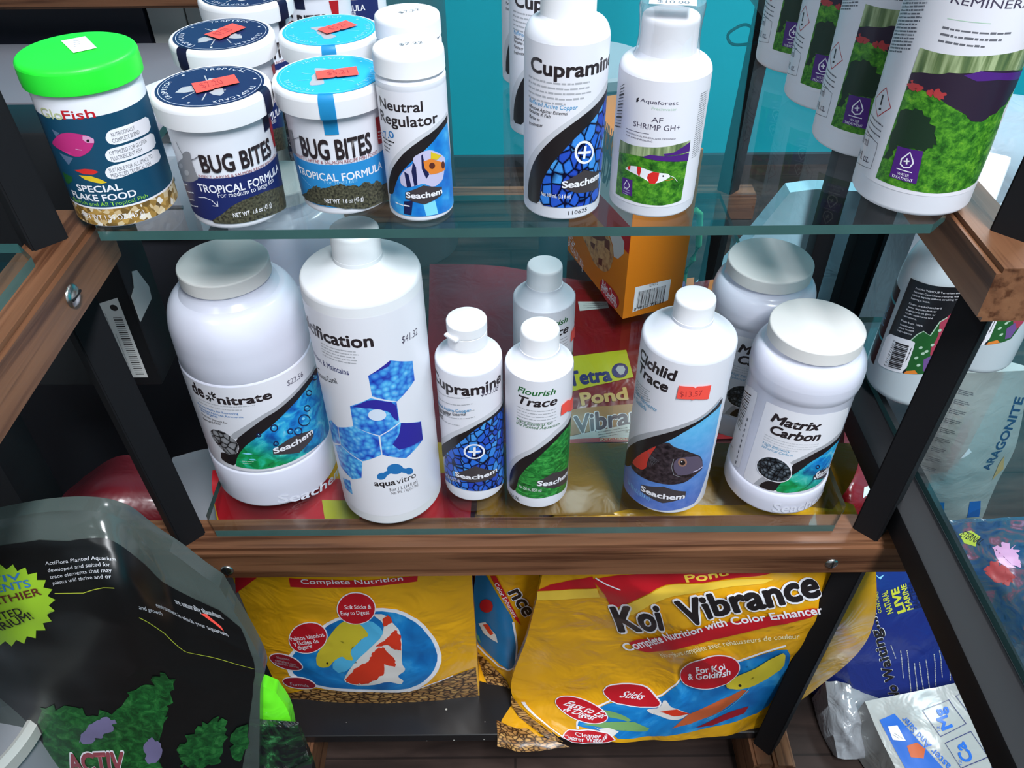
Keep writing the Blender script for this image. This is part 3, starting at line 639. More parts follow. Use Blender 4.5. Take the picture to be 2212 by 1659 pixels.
  ('p',[(-20.3,85.3),(-14.2,87.3),(-9.3,88.0),(-4.2,88.6),(-0.2,90.4),(5.7,90.8),(10.1,91.5),(12.5,91.5),(14.7,91.7),(17.5,93.0),(24.9,92.6),(37.2,91.3),(55.7,86.8),(55.8,84.3),(55.8,81.3),(55.8,78.6),(50.5,76.1),(45.8,74.2),(45.2,69.5),(39.6,69.2),(37.2,66.4),(31.9,65.7),(31.1,64.3),(29.7,63.8),(27.5,62.7),(24.6,63.2),(23.4,63.2),(20.4,64.1),(17.5,66.1),(16.9,67.3),(14.5,68.5),(11.6,69.8),(7.7,71.6),(4.7,72.7),(1.5,74.5),(-1.7,76.4),(-4.7,77.0),(-7.0,77.5),(-11.2,78.2),(-14.1,77.8),(-15.6,77.2),(-17.5,76.8),(-19.9,75.1),(-19.9,78.8),(-20.4,81.9)],'darkp'),
  ('p',[(7.6,89.9),(15.8,92.8),(55.7,87.3),(55.8,82.0),(28.3,87.3),(15.4,87.1)],'purple'),
  ('p',[(-20.3,77.5),(-21.1,78.9),(-17.8,79.9),(-19.5,81.0),(-17.6,82.1),(-17.6,80.3),(-16.4,80.4),(-14.3,80.6),(-13.2,80.2),(-14.1,79.9),(-13.8,79.1),(-14.9,76.4),(-15.6,76.5),(-15.8,76.1),(-18.3,76.3),(-20.1,77.9)],'redp'),
  ('p',[(-16.2,77.2),(-14.9,77.7),(-15.4,78.0),(-14.4,79.6),(-14.0,80.7),(-13.9,80.6),(-11.8,80.0),(-11.0,80.0),(-10.3,79.4),(-10.6,78.6),(-12.5,76.7),(-13.2,76.9),(-12.7,76.0),(-14.5,76.9),(-13.9,77.7),(-16.4,77.7)],'redp'),
  ('p',[(-4.2,76.8),(-4.5,78.0),(-4.2,79.8),(-3.1,80.8),(-1.9,80.9),(-1.6,79.9),(-0.2,78.8),(1.8,79.5),(2.8,77.9),(1.1,77.2),(2.2,75.3),(0.0,75.6),(0.6,73.9),(-1.9,75.6),(-1.5,76.0),(-2.9,75.3)],'redp'),
  ('p',[(-7.9,77.3),(-8.4,77.3),(-7.9,79.0),(-6.8,79.0),(-6.0,80.2),(-4.2,78.8),(-5.7,80.0),(-4.5,77.8),(-3.2,78.0),(-2.6,77.4),(-4.3,77.9),(-5.3,75.3),(-4.7,75.4),(-5.4,75.6),(-5.8,75.6),(-7.9,76.6)],'redp'),
  ('p',[(-19.8,62.8),(-16.9,65.0),(-15.4,65.2),(-12.6,65.3),(-11.7,67.0),(-8.6,66.6),(-7.3,67.1),(-5.6,64.4),(-3.9,63.9),(-1.4,64.0),(-1.4,60.3),(2.5,59.3),(3.1,56.9),(2.8,55.3),(4.8,52.6),(5.0,51.2),(6.5,48.3),(4.3,48.5),(4.7,46.0),(2.4,45.8),(1.3,43.4),(-2.5,43.9),(-2.9,43.1),(-4.9,43.9),(-8.0,43.1),(-10.3,42.8),(-10.1,42.5),(-12.9,42.8),(-15.1,43.0),(-14.4,41.4),(-16.6,38.3),(-15.5,36.4),(-16.9,34.6),(-17.7,32.6),(-19.2,32.5),(-20.9,32.2),(-22.0,29.3),(-19.5,38.7),(-21.2,47.5),(-19.6,53.8)],'darkg'),
  ('p',[(-14.5,42.5),(0.5,43.4),(2.7,22.3),(-13.9,22.6)],'purple'),
  ('l',[(-6.3,41.0),(-9.9,35.6),(-9.6,32.4),(-7.1,30.7),(-3.9,31.7),(-2.7,34.9),(-3.8,37.0),(-6.3,41.0)],0.9,'w'),
  ('l',[(-8.3,34.7),(-5.1,35.6)],0.9,'w'),
  ('l',[(-7.0,37.0),(-6.1,33.3)],0.9,'w'),
  ('l',[(-11.1,29.1),(-1.8,28.9)],0.6,'w'),
  ('t','WATER',-9.7,25.5,-2.7,25.5,1.9,'w',0.2,0),
  ('t','TREATMENT',-12.6,23.0,0.1,23.0,1.9,'w',0.2,0),
  ('l',[(-36.4,70.5),(-27.1,61.7),(-36.6,52.3),(-48.6,58.9),(-36.4,70.5)],0.8,'red2'),
  ('l',[(-37.6,65.6),(-37.2,59.4)],1.6,'k'),
  ('p',[(-35.3,57.7),(-35.2,57.6),(-35.2,57.4),(-35.3,57.2),(-35.5,57.0),(-35.7,56.8),(-36.0,56.6),(-36.3,56.5),(-36.6,56.4),(-36.9,56.3),(-37.3,56.2),(-37.6,56.2),(-37.9,56.3),(-38.1,56.4),(-38.2,56.5),(-38.3,56.7),(-38.3,56.8),(-38.2,57.0),(-38.0,57.2),(-37.7,57.4),(-37.5,57.6),(-37.1,57.8),(-36.8,57.9),(-36.5,58.0),(-36.1,58.0),(-35.8,58.0),(-35.6,58.0),(-35.4,57.9)],'k'),
  ('l',[(-55.8,34.3),(-36.2,38.7),(-29.0,38.1),(-28.4,33.6),(-28.6,21.1),(-34.7,19.7),(-47.8,16.3)],0.4,'g5'),
  ('t','500 ml',-55.7,28.1,-38.3,31.9,5.8,'ink',0,0),
  ('t','16.9 fl. oz.',-55.8,18.5,-32.2,23.4,5.3,'ink',0,0),
  ('m',-48.5,116.8,-23.8,124.3,16,0.0,-1.93,2,'g5'),
  ('m',-47.3,48.9,-28.2,48.9,4,0.0,-3.48,1.8,'g5'),
 ],
 'denit': [
  ('p',[(-88,46),(88,46),(88,140),(-88,140)],'lab'),
  ('t','de',-59.0,124.8,-45.7,124.8,13.2,'bug',1.3,0),
  ('t','nitrate',-34.2,122.6,8.7,122.6,8.7,'bug',1.3,0),
  ('l',[(-37.5,128.8),(-34.2,128.9)],1.4,'k'),
  ('l',[(-38.4,127.5),(-37.3,124.9)],1.4,'k'),
  ('l',[(-39.6,127.0),(-41.5,122.9)],1.4,'k'),
  ('l',[(-40.3,127.4),(-44.3,124.1)],1.4,'k'),
  ('l',[(-40.2,128.6),(-43.8,128.1)],1.4,'k'),
  ('l',[(-39.2,129.9),(-40.3,132.4)],1.4,'k'),
  ('l',[(-38.0,130.5),(-36.3,134.3)],1.4,'k'),
  ('l',[(-37.3,130.0),(-33.9,132.7)],1.4,'k'),
  ('t','$22.56',22.7,126.8,39.9,125.2,5.5,'ink',0.1,0),
  ('m',-55.8,119.8,1.7,119.8,2,0.0,-3.48,1.6,'g7'),
  ('t','Porous Media for Removing',-58.9,111.8,-20.0,111.8,2.2,'blue4',0.4,0),
  ('t','Nitrates,Nitrites,Ammonia,',-58.1,108.2,-16.5,108.2,2.2,'blue4',0.4,0),
  ('t','and Organics',-57.4,105.3,-39.2,105.3,2.8,'blue4',0.4,0),
  ('t','Provides Support for',-58.3,100.6,-31.3,100.6,2.3,'k',0.3,0),
  ('t','Biological Filter',-58.2,94.9,-37.8,97.9,2.5,'k',0.3,0),
  ('p',[(63.4,119.7),(38.6,120.7),(22.3,116.8),(9.0,112.0),(-2.8,108.4),(-15.0,101.4),(-32.9,88.1),(-29.3,82.9),(-14.8,95.7),(-2.2,104.1),(9.8,108.1),(23.3,113.1),(40.2,117.5),(63.8,115.4)],'g7'),
  ('p',[(66.5,108.0),(57.4,111.7),(45.7,112.5),(31.0,109.1),(19.7,104.9),(7.8,98.4),(-4.2,90.8),(-14.4,83.6),(-23.6,75.5),(-32.0,63.5),(-37.4,50.4),(-31.1,49.8),(-24.7,49.5),(-13.4,48.4),(-1.9,48.7),(10.0,48.6),(23.4,48.6),(40.1,46.7),(60.5,40.7),(78.0,38.6),(77.9,65.7),(78.2,98.5)],'bubbles'),
  ('p',[(62.5,116.5),(40.3,117.9),(23.4,113.6),(9.9,108.6),(-2.1,104.6),(-14.7,96.2),(-29.2,83.5),(-27.6,75.1),(-31.1,67.0),(-38.9,63.3),(-44.3,63.9),(-48.9,62.3),(-51.6,52.5),(-45.3,50.7),(-37.4,50.4),(-32.0,63.5),(-23.6,75.5),(-14.4,83.6),(-4.2,90.8),(7.8,98.4),(19.7,104.9),(31.0,109.1),(45.7,112.5),(57.4,111.7),(66.5,108.0)],'k'),
  ('p',[(-54.1,83.9),(-49.5,88.9),(-42.0,91.2),(-35.4,89.6),(-29.6,83.4),(-27.8,76.2),(-30.9,68.1),(-36.0,64.2),(-42.5,63.6),(-47.8,68.9),(-53.0,75.9)],'stones'),
  ('p',[(-1.7,69.2),(11.7,74.2),(21.3,74.5),(37.1,67.5),(36.4,61.3),(33.0,58.7),(18.9,54.1),(4.3,60.6),(-2.5,63.5)],'hex'),
  ('t','Seachem',-1.6,64.2,36.5,64.2,6.3,'w',1.2,0),
  ('l',[(45.4,103.2),(45.4,102.5),(45.2,102.0),(44.8,101.7),(44.3,101.5),(43.7,101.5),(43.0,101.7),(42.3,102.0),(41.5,102.5),(40.8,103.0),(40.1,103.7),(39.5,104.5),(39.1,105.2),(38.8,106.0),(38.6,106.7),(38.6,107.3),(38.8,107.8),(39.1,108.2),(39.5,108.5),(40.1,108.5),(40.7,108.4),(41.4,108.1),(42.2,107.7),(42.9,107.1),(43.7,106.3),(44.3,105.5),(44.8,104.7),(45.2,103.9),(45.4,103.2)],1.1,'navyk'),
  ('p',[(42.4,105.8),(42.4,105.7),(42.4,105.6),(42.3,105.5),(42.1,105.5),(41.9,105.5),(41.7,105.5),(41.5,105.6),(41.3,105.8),(41.1,105.9),(40.9,106.1),(40.7,106.3),(40.6,106.5),(40.5,106.7),(40.4,106.8),(40.4,107.0),(40.5,107.1),(40.6,107.2),(40.7,107.2),(40.9,107.2),(41.1,107.2),(41.3,107.1),(41.5,106.9),(41.8,106.8),(42.0,106.6),(42.1,106.4),(42.3,106.2),(42.4,106.0)],'ltcyan'),
  ('l',[(6.4,91.6),(6.3,90.8),(6.2,90.1),(5.9,89.4),(5.5,88.9),(5.1,88.4),(4.5,88.2),(4.0,88.0),(3.4,88.1),(2.8,88.3),(2.3,88.7),(1.9,89.2),(1.5,89.8),(1.3,90.5),(1.2,91.3),(1.2,92.1),(1.4,92.8),(1.6,93.5),(2.0,94.1),(2.5,94.5),(3.0,94.8),(3.6,94.9),(4.1,94.9),(4.7,94.6),(5.2,94.3),(5.7,93.7),(6.0,93.1),(6.3,92.3),(6.4,91.6)],1.1,'navyk'),
  ('p',[(4.2,92.8),(4.2,92.6),(4.2,92.4),(4.1,92.3),(4.0,92.2),(3.9,92.1),(3.7,92.0),(3.5,92.0),(3.3,92.0),(3.2,92.0),(3.0,92.1),(2.9,92.2),(2.8,92.4),(2.7,92.5),(2.7,92.7),(2.7,92.9),(2.8,93.0),(2.8,93.2),(3.0,93.3),(3.1,93.4),(3.3,93.5),(3.4,93.5),(3.6,93.5),(3.8,93.5),(3.9,93.4),(4.0,93.3),(4.2,93.1),(4.2,93.0)],'ltcyan'),
  ('l',[(25.6,76.0),(25.6,75.1),(25.5,74.3),(25.1,73.6),(24.6,73.2),(24.0,72.9),(23.3,72.8),(22.6,72.9),(21.9,73.2),(21.1,73.7),(20.5,74.3),(19.9,75.1),(19.5,75.9),(19.2,76.8),(19.0,77.8),(19.0,78.6),(19.2,79.4),(19.5,80.1),(20.0,80.6),(20.6,81.0),(21.2,81.1),(21.9,81.0),(22.7,80.7),(23.4,80.2),(24.1,79.6),(24.7,78.8),(25.1,77.9),(25.5,76.9),(25.6,76.0)],1.1,'navyk'),
  ('p',[(22.9,78.3),(22.9,78.1),(22.8,77.9),(22.7,77.8),(22.5,77.6),(22.4,77.6),(22.2,77.6),(21.9,77.6),(21.7,77.7),(21.5,77.8),(21.3,78.0),(21.2,78.2),(21.0,78.4),(20.9,78.6),(20.9,78.8),(20.9,79.0),(21.0,79.2),(21.1,79.3),(21.2,79.4),(21.4,79.5),(21.6,79.5),(21.8,79.5),(22.0,79.4),(22.2,79.3),(22.4,79.1),(22.6,78.9),(22.7,78.7),(22.8,78.5)],'ltcyan'),
  ('l',[(36.2,81.2),(36.2,79.8),(35.9,78.7),(35.3,77.8),(34.4,77.2),(33.3,76.9),(32.1,77.0),(30.9,77.4),(29.6,78.0),(28.4,79.0),(27.2,80.1),(26.3,81.4),(25.6,82.8),(25.1,84.2),(24.8,85.7),(24.8,87.0),(25.1,88.2),(25.6,89.2),(26.3,89.9),(27.3,90.3),(28.4,90.4),(29.6,90.1),(30.9,89.5),(32.1,88.5),(33.3,87.3),(34.4,85.9),(35.2,84.3),(35.8,82.7),(36.2,81.2)],1.1,'navyk'),
  ('p',[(31.2,85.7),(31.2,85.4),(31.1,85.1),(30.9,84.9),(30.7,84.8),(30.4,84.7),(30.0,84.7),(29.7,84.9),(29.3,85.0),(28.9,85.3),(28.6,85.6),(28.3,85.9),(28.1,86.2),(27.9,86.6),(27.9,86.9),(27.9,87.2),(28.0,87.5),(28.1,87.7),(28.4,87.8),(28.7,87.9),(29.0,87.9),(29.4,87.8),(29.7,87.6),(30.1,87.4),(30.5,87.1),(30.7,86.7),(31.0,86.4),(31.1,86.0)],'ltcyan'),
  ('l',[(3.7,74.6),(3.7,74.1),(3.6,73.5),(3.4,73.1),(3.1,72.7),(2.8,72.4),(2.5,72.2),(2.1,72.1),(1.7,72.1),(1.3,72.3),(1.0,72.5),(0.7,72.9),(0.4,73.3),(0.3,73.8),(0.2,74.3),(0.2,74.8),(0.3,75.3),(0.5,75.8),(0.8,76.2),(1.1,76.5),(1.4,76.7),(1.8,76.8),(2.2,76.8),(2.6,76.7),(2.9,76.4),(3.2,76.0),(3.5,75.6),(3.6,75.1),(3.7,74.6)],1.1,'navyk'),
  ('p',[(2.3,75.4),(2.3,75.2),(2.2,75.1),(2.2,75.0),(2.1,74.9),(2.0,74.9),(1.9,74.8),(1.8,74.8),(1.7,74.8),(1.5,74.8),(1.4,74.9),(1.4,75.0),(1.3,75.1),(1.2,75.2),(1.2,75.3),(1.2,75.4),(1.3,75.5),(1.3,75.6),(1.4,75.7),(1.5,75.8),(1.6,75.9),(1.7,75.9),(1.8,75.9),(1.9,75.8),(2.0,75.8),(2.1,75.7),(2.2,75.6),(2.3,75.5)],'ltcyan'),
  ('l',[(17.9,81.0),(17.9,80.4),(17.7,79.9),(17.5,79.4),(17.2,79.0),(16.8,78.7),(16.4,78.6),(15.9,78.6),(15.4,78.8),(14.9,79.0),(14.5,79.4),(14.1,79.9),(13.8,80.5),(13.6,81.1),(13.5,81.7),(13.5,82.3),(13.7,82.9),(13.9,83.4),(14.2,83.8),(14.6,84.1),(15.0,84.2),(15.5,84.2),(16.0,84.0),(16.4,83.8),(16.9,83.4),(17.2,82.9),(17.5,82.3),(17.8,81.7),(17.9,81.0)],1.1,'navyk'),
  ('p',[(16.1,82.4),(16.1,82.2),(16.0,82.1),(16.0,82.0),(15.9,81.9),(15.7,81.8),(15.6,81.8),(15.5,81.8),(15.3,81.9),(15.2,81.9),(15.1,82.0),(14.9,82.1),(14.9,82.3),(14.8,82.4),(14.8,82.6),(14.8,82.7),(14.8,82.8),(14.9,82.9),(15.0,83.0),(15.1,83.1),(15.2,83.1),(15.4,83.1),(15.5,83.1),(15.7,83.0),(15.8,82.9),(15.9,82.8),(16.0,82.7),(16.0,82.5)],'ltcyan'),
  ('l',[(61.6,107.3),(61.6,106.5),(61.2,106.1),(60.5,106.0),(59.5,106.2),(58.3,106.6),(57.0,107.3),(55.6,108.1),(54.3,109.0),(53.1,110.1),(52.0,111.1),(51.1,112.2),(50.4,113.2),(50.0,114.2),(49.7,115.0),(49.7,115.8),(49.9,116.3),(50.4,116.6),(51.0,116.7),(51.9,116.6),(53.0,116.2),(54.1,115.5),(55.4,114.6),(56.8,113.5),(58.1,112.2),(59.3,110.9),(60.3,109.6),(61.1,108.3),(61.6,107.3)],1.1,'navyk'),
  ('p',[(55.9,112.4),(55.8,112.2),(55.8,112.1),(55.6,112.1),(55.3,112.2),(55.0,112.3),(54.7,112.4),(54.3,112.7),(53.9,112.9),(53.6,113.2),(53.2,113.5),(53.0,113.8),(52.7,114.1),(52.6,114.3),(52.5,114.5),(52.5,114.7),(52.6,114.8),(52.8,114.8),(53.0,114.8),(53.3,114.7),(53.6,114.6),(54.0,114.4),(54.3,114.1),(54.7,113.8),(55.1,113.5),(55.4,113.2),(55.6,112.9),(55.8,112.6)],'ltcyan'),
  ('l',[(39.2,91.4),(39.2,90.7),(39.0,90.1),(38.7,89.7),(38.2,89.4),(37.6,89.3),(36.9,89.4),(36.2,89.7),(35.5,90.1),(34.8,90.6),(34.2,91.3),(33.6,92.0),(33.2,92.8),(32.9,93.6),(32.8,94.3),(32.8,95.0),(32.9,95.6),(33.2,96.1),(33.6,96.4),(34.2,96.5),(34.8,96.5),(35.5,96.2),(36.2,95.8),(36.9,95.3),(37.6,94.6),(38.2,93.8),(38.6,93.0),(39.0,92.2),(39.2,91.4)],1.1,'navyk'),
  ('p',[(36.4,93.9),(36.4,93.7),(36.4,93.6),(36.3,93.5),(36.1,93.4),(35.9,93.4),(35.7,93.5),(35.5,93.5),(35.3,93.6),(35.1,93.8),(34.9,94.0),(34.8,94.1),(34.6,94.3),(34.6,94.5),(34.5,94.7),(34.5,94.9),(34.6,95.0),(34.7,95.1),(34.8,95.1),(35.0,95.2),(35.2,95.1),(35.4,95.0),(35.6,94.9),(35.8,94.8),(36.0,94.6),(36.1,94.4),(36.3,94.2),(36.4,94.0)],'ltcyan'),
  ('l',[(-7.7,88.3),(-7.7,87.9),(-7.8,87.5),(-7.9,87.1),(-8.1,86.7),(-8.4,86.4),(-8.7,86.2),(-9.0,86.1),(-9.4,86.0),(-9.7,86.1),(-10.0,86.2),(-10.2,86.5),(-10.4,86.8),(-10.5,87.1),(-10.6,87.6),(-10.6,88.0),(-10.5,88.4),(-10.3,88.8),(-10.1,89.2),(-9.8,89.5),(-9.5,89.7),(-9.2,89.9),(-8.9,89.9),(-8.6,89.8),(-8.3,89.7),(-8.0,89.4),(-7.9,89.1),(-7.7,88.8),(-7.7,88.3)],1.1,'navyk'),
  ('p',[(-8.8,88.8),(-8.8,88.7),(-8.9,88.6),(-8.9,88.5),(-9.0,88.4),(-9.1,88.3),(-9.2,88.2),(-9.3,88.2),(-9.4,88.2),(-9.4,88.2),(-9.5,88.2),(-9.6,88.3),(-9.7,88.3),(-9.7,88.4),(-9.7,88.5),(-9.7,88.6),(-9.7,88.7),(-9.6,88.8),(-9.6,88.9),(-9.5,89.0),(-9.4,89.0),(-9.3,89.1),(-9.2,89.1),(-9.1,89.1),(-9.0,89.1),(-9.0,89.0),(-8.9,88.9),(-8.9,88.8)],'ltcyan'),
  ('p',[(-27.0,67.6),(-22.0,69.0),(-18.2,67.3),(-21.8,66.3)],'ltcyan'),
  ('p',[(-22.9,61.3),(-18.3,61.3),(-16.4,59.5),(-20.9,59.7)],'ltcyan'),
  ('m',-29.1,57.9,-17.9,57.9,2,0.0,-2.56,1.5,'pgreen'),
  ('t','Seachem',-10.0,5.9,63.9,-12.3,10.4,'body',0.8,0),
 ],
 'calc': [
  ('p',[(-72,12),(72,12),(72,221),(-72,221)],'lab'),
  ('t','alcification',-64.6,196.0,1.7,196.0,11.3,'bug',1.1,0),
  ('t','$41.32',22.6,190.3,39.1,188.6,6.5,'ink',0.1,0),
  ('m',-40.7,191.4,4.4,191.4,1,0.0,-2.84,2.2,'g7'),
  ('m',-40.9,188.7,3.3,188.7,1,0.0,-2.87,2.2,'g7'),
  ('m',-41.2,186.0,2.3,186.0,1,0.0,-2.9,2.2,'g7'),
  ('m',-41.4,183.3,1.2,183.3,1,0.0,-2.93,2.2,'g7'),
  ('m',-41.6,180.5,0.2,180.5,1,0.0,-2.96,2.2,'g7'),
  ('t','Increases & Maintains',-64.6,169.4,-19.6,169.4,5.6,'navyt',0.4,0),
  ('m',-64.6,152.4,-44.2,163.7,1,0.0,-2.05,2.4,'k'),
  ('t','Calcareous Coral',-64.6,147.8,-31.2,157.6,5.3,'k',0.3,0),
  ('p',[(-5.6,169.5),(11.7,179.9),(30.5,169.2),(30.3,150.4),(12.9,139.2),(-5.1,149.4)],'coral'),
  ('p',[(-23.5,137.9),(-6.3,147.8),(12.3,138.8),(12.6,117.8),(-4.0,108.4),(-23.9,116.9)],'coral'),
  ('p',[(-39.9,108.0),(-23.3,116.7),(-5.1,107.8),(-5.1,87.1),(-21.0,78.4),(-41.3,87.8)],'coral'),
  ('p',[(-3.6,107.6),(13.2,116.8),(32.3,105.9),(32.3,85.8),(14.1,77.0),(-4.2,86.9)],'coral'),
  ('p',[(-52.7,78.4),(-41.5,87.0),(-21.7,77.5),(-25.1,57.4),(-35.1,50.9),(-49.2,56.2)],'coral'),
  ('p',[(-49.3,109.2),(-40.8,107.4),(-42.0,88.0),(-55.9,79.3),(-56.2,102.4)],'coral'),
  ('p',[(-50.3,41.0),(-38.7,47.0),(-39.1,29.0),(-49.3,29.0)],'coral'),
  ('p',[(-6.3,147.3),(11.9,138.7),(12.1,118.7),(8.6,122.9),(5.5,132.1),(-5.6,137.1),(-17.2,138.0),(-22.4,137.5)],'navyc'),
  ('p',[(3.2,128.8),(2.9,127.5),(2.2,126.4),(1.3,125.5),(0.1,124.8),(-1.2,124.4),(-2.7,124.2),(-4.2,124.2),(-5.7,124.5),(-7.0,125.1),(-8.2,125.9),(-9.2,126.8),(-9.9,128.0),(-10.2,129.3),(-10.2,130.6),(-9.9,131.9),(-9.3,133.2),(-8.3,134.3),(-7.1,135.2),(-5.8,135.8),(-4.3,136.1),(-2.8,136.1),(-1.4,135.7),(-0.0,135.0),(1.1,134.0),(2.1,132.8),(2.8,131.5),(3.1,130.2)],'wht2'),
  ('p',[(-5.6,169.5),(11.2,179.7),(12.6,178.9),(10.2,175.0),(2.2,172.6)],'navyc'),
  ('p',[(13.7,116.3),(32.0,105.8),(32.0,86.3),(20.5,87.1),(9.3,88.9),(4.8,96.4),(10.9,105.4)],'navyc'),
  ('p',[(-3.6,62.7),(-3.7,61.8),(-4.0,60.9),(-4.5,60.1),(-5.1,59.3),(-5.8,58.7),(-6.7,58.3),(-7.5,58.0),(-8.4,57.9),(-9.3,58.0),(-10.1,58.3),(-10.7,58.8),(-11.2,59.4),(-11.5,60.2),(-11.6,61.1),(-11.5,62.0),(-11.2,63.0),(-10.7,63.9),(-10.1,64.7),(-9.3,65.4),(-8.5,65.9),(-7.6,66.2),(-6.7,66.2),(-5.9,66.1),(-5.2,65.7),(-4.5,65.1),(-4.0,64.4),(-3.7,63.6)],'logob'),
  ('p',[(10.6,65.6),(10.3,64.4),(9.7,63.4),(8.8,62.7),(7.7,62.2),(6.3,62.0),(4.9,62.1),(3.4,62.5),(2.0,63.1),(0.6,63.9),(-0.5,64.9),(-1.5,66.1),(-2.1,67.3),(-2.5,68.7),(-2.5,70.0),(-2.2,71.3),(-1.6,72.5),(-0.7,73.4),(0.4,74.1),(1.7,74.5),(3.1,74.5),(4.6,74.2),(6.0,73.5),(7.4,72.6),(8.6,71.3),(9.5,69.9),(10.2,68.5),(10.6,67.0)],'logob'),
  ('p',[(18.8,58.6),(18.7,57.8),(18.3,57.2),(17.8,56.7),(17.2,56.5),(16.4,56.4),(15.6,56.6),(14.8,57.0),(14.0,57.5),(13.3,58.2),(12.7,59.0),(12.2,60.0),(11.9,60.9),(11.7,61.9),(11.7,62.8),(11.9,63.6),(12.2,64.3),(12.7,64.9),(13.3,65.2),(14.0,65.3),(14.8,65.2),(15.6,64.8),(16.4,64.2),(17.1,63.5),(17.8,62.6),(18.3,61.6),(18.7,60.6),(18.8,59.6)],'logob'),
  ('l',[(-7.1,61.8),(-2.5,65.8),(2.9,67.5),(9.0,65.2),(15.4,60.3)],4.5,'logob'),
  ('t','aqua',-14.9,50.3,2.7,50.3,6.8,'k',0.9,0),
  ('t','vitro',3.5,50.3,20.8,50.3,7.0,'k',0,0),
  ('t','Net 1 L (34 fl oz)',-2.8,42.9,21.5,42.9,4.1,'k',0.2,0),
  ('t','Net Wt. 1 kg (2.2 lbs)',-1.7,38.7,21.8,38.7,3.6,'k',0.2,0),
 ],
 'cup2': [
  ('p',[(-42,14),(42,14),(42,144),(-42,144)],'lab'),
  ('t','Cupramine',-40.6,126.1,31.4,126.1,11.4,'bug',1.2,0),
  ('t','$33.08',8.0,123.9,25.9,120.1,6.1,'ink',0.1,0),
  ('m',-35.6,115.8,3.7,125.0,5,0.0,-7.46,2,'g7'),
  ('t','Buffered Active Copper',-40.7,99.1,0.5,109.3,3.6,'blue3',0.3,0.2),
  ('t','Effective Against External',-40.7,94.4,-3.8,104.9,3.3,'k',0.3,0.2),
  ('t','Parasites in Fish',-40.7,90.4,-18.3,99.6,4.4,'k',0.3,0.2),
  ('t','Freshwater',-40.7,84.4,-26.4,90.4,5.9,'k',0.3,0.2),
  ('p',[(40.6,97.8),(26.7,99.0),(15.1,97.9),(4.6,94.4),(-4.3,87.8),(-15.0,78.9),(-25.2,65.7),(-36.2,51.8),(-40.7,43.1),(-40.7,32.8),(-40.7,48.9),(-40.7,51.7),(-35.7,60.1),(-28.4,69.4),(-17.1,82.6),(-6.1,92.3),(2.8,98.0),(13.0,102.3),(25.0,104.2),(40.6,101.0)],'g8'),
  ('p',[(40.6,91.8),(28.6,94.7),(17.5,95.2),(8.5,93.2),(0.4,87.1),(-7.7,77.2),(-15.8,66.1),(-25.7,51.8),(-31.7,41.6),(-36.5,9.8),(-23.4,14.4),(-10.7,15.0),(1.8,13.9),(17.7,11.0),(36.6,1.2)],'cells'),
  ('p',[(40.6,97.8),(26.7,99.0),(15.1,97.9),(4.6,94.4),(-4.3,87.8),(-15.0,78.9),(-25.2,65.7),(-36.2,51.8),(-40.7,43.1),(-40.7,32.8),(-31.7,41.6),(-25.7,51.8),(-15.8,66.1),(-7.7,77.2),(0.4,87.1),(8.5,93.2),(17.5,95.2),(28.6,94.7),(40.6,91.8)],'k'),
  ('l',[(8.9,61.3),(8.7,59.6),(8.0,58.1),(6.9,56.9),(5.6,56.1),(4.0,55.5),(2.2,55.2),(0.4,55.3),(-1.4,55.6),(-3.0,56.2),(-4.5,57.1),(-5.8,58.2),(-6.7,59.6),(-7.2,61.3),(-7.4,63.1),(-7.1,64.9),(-6.4,66.7),(-5.4,68.4),(-4.0,69.8),(-2.5,70.8),(-0.8,71.4),(1.0,71.4),(2.8,71.0),(4.5,70.0),(6.0,68.6),(7.2,67.0),(8.2,65.1),(8.8,63.1),(8.9,61.3)],1.6,'w'),
  ('l',[(-4.4,63.5),(6.0,62.7)],2.1,'w'),
  ('l',[(1.1,68.5),(0.5,58.2)],2.1,'w'),
  ('p',[(-17.8,33.1),(0.9,46.0),(21.1,30.7),(19.7,24.6),(1.2,25.4),(-17.6,26.8)],'hex'),
  ('t','Seachem',-18.1,29.5,21.3,29.5,5.6,'w',1.2,0),
  ('t','Net 250 mL (8.5 fl oz)',-31.6,17.8,-12.9,23.2,4.3,'w',0.2,0),
 ],
 'flo': [
  ('p',[(-42,14),(42,14),(42,147),(-42,147)],'lab'),
  ('t','Flourish',-17.6,132.6,13.7,132.6,6.2,'dgreen2',0.7,0.25),
  ('t','Trace',-16.7,121.2,15.4,121.2,8.8,'bug',1.0,0.25),
  ('m',-18.6,115.9,17.6,115.9,6,0.0,-3.2,2,'g7'),
  ('t','Trace Elements for',-18.9,100.8,11.9,100.8,3.4,'dgreen2',0.3,0.3),
  ('t','the Planted Aquarium',-19.0,96.9,18.4,96.9,3.3,'dgreen2',0.3,0.3),
  ('p',[(41.2,92.4),(28.3,90.7),(16.9,88.0),(6.6,79.9),(-2.9,70.7),(-13.1,60.4),(-22.0,46.0),(-28.0,30.5),(-29.4,14.0),(-27.6,11.9),(-31.2,10.6),(-33.2,17.8),(-31.5,34.5),(-26.1,48.3),(-15.4,64.0),(-4.9,74.5),(4.6,84.3),(14.5,93.2),(25.3,96.4),(36.6,100.6)],'g8'),
  ('p',[(41.2,84.4),(37.2,85.5),(23.5,86.4),(11.7,78.3),(2.0,66.8),(-8.8,51.0),(-16.6,33.8),(-17.9,24.0),(-20.8,13.5),(-13.0,13.4),(-2.3,13.3),(13.5,14.1),(32.9,9.0),(35.9,19.8)],'leaf'),
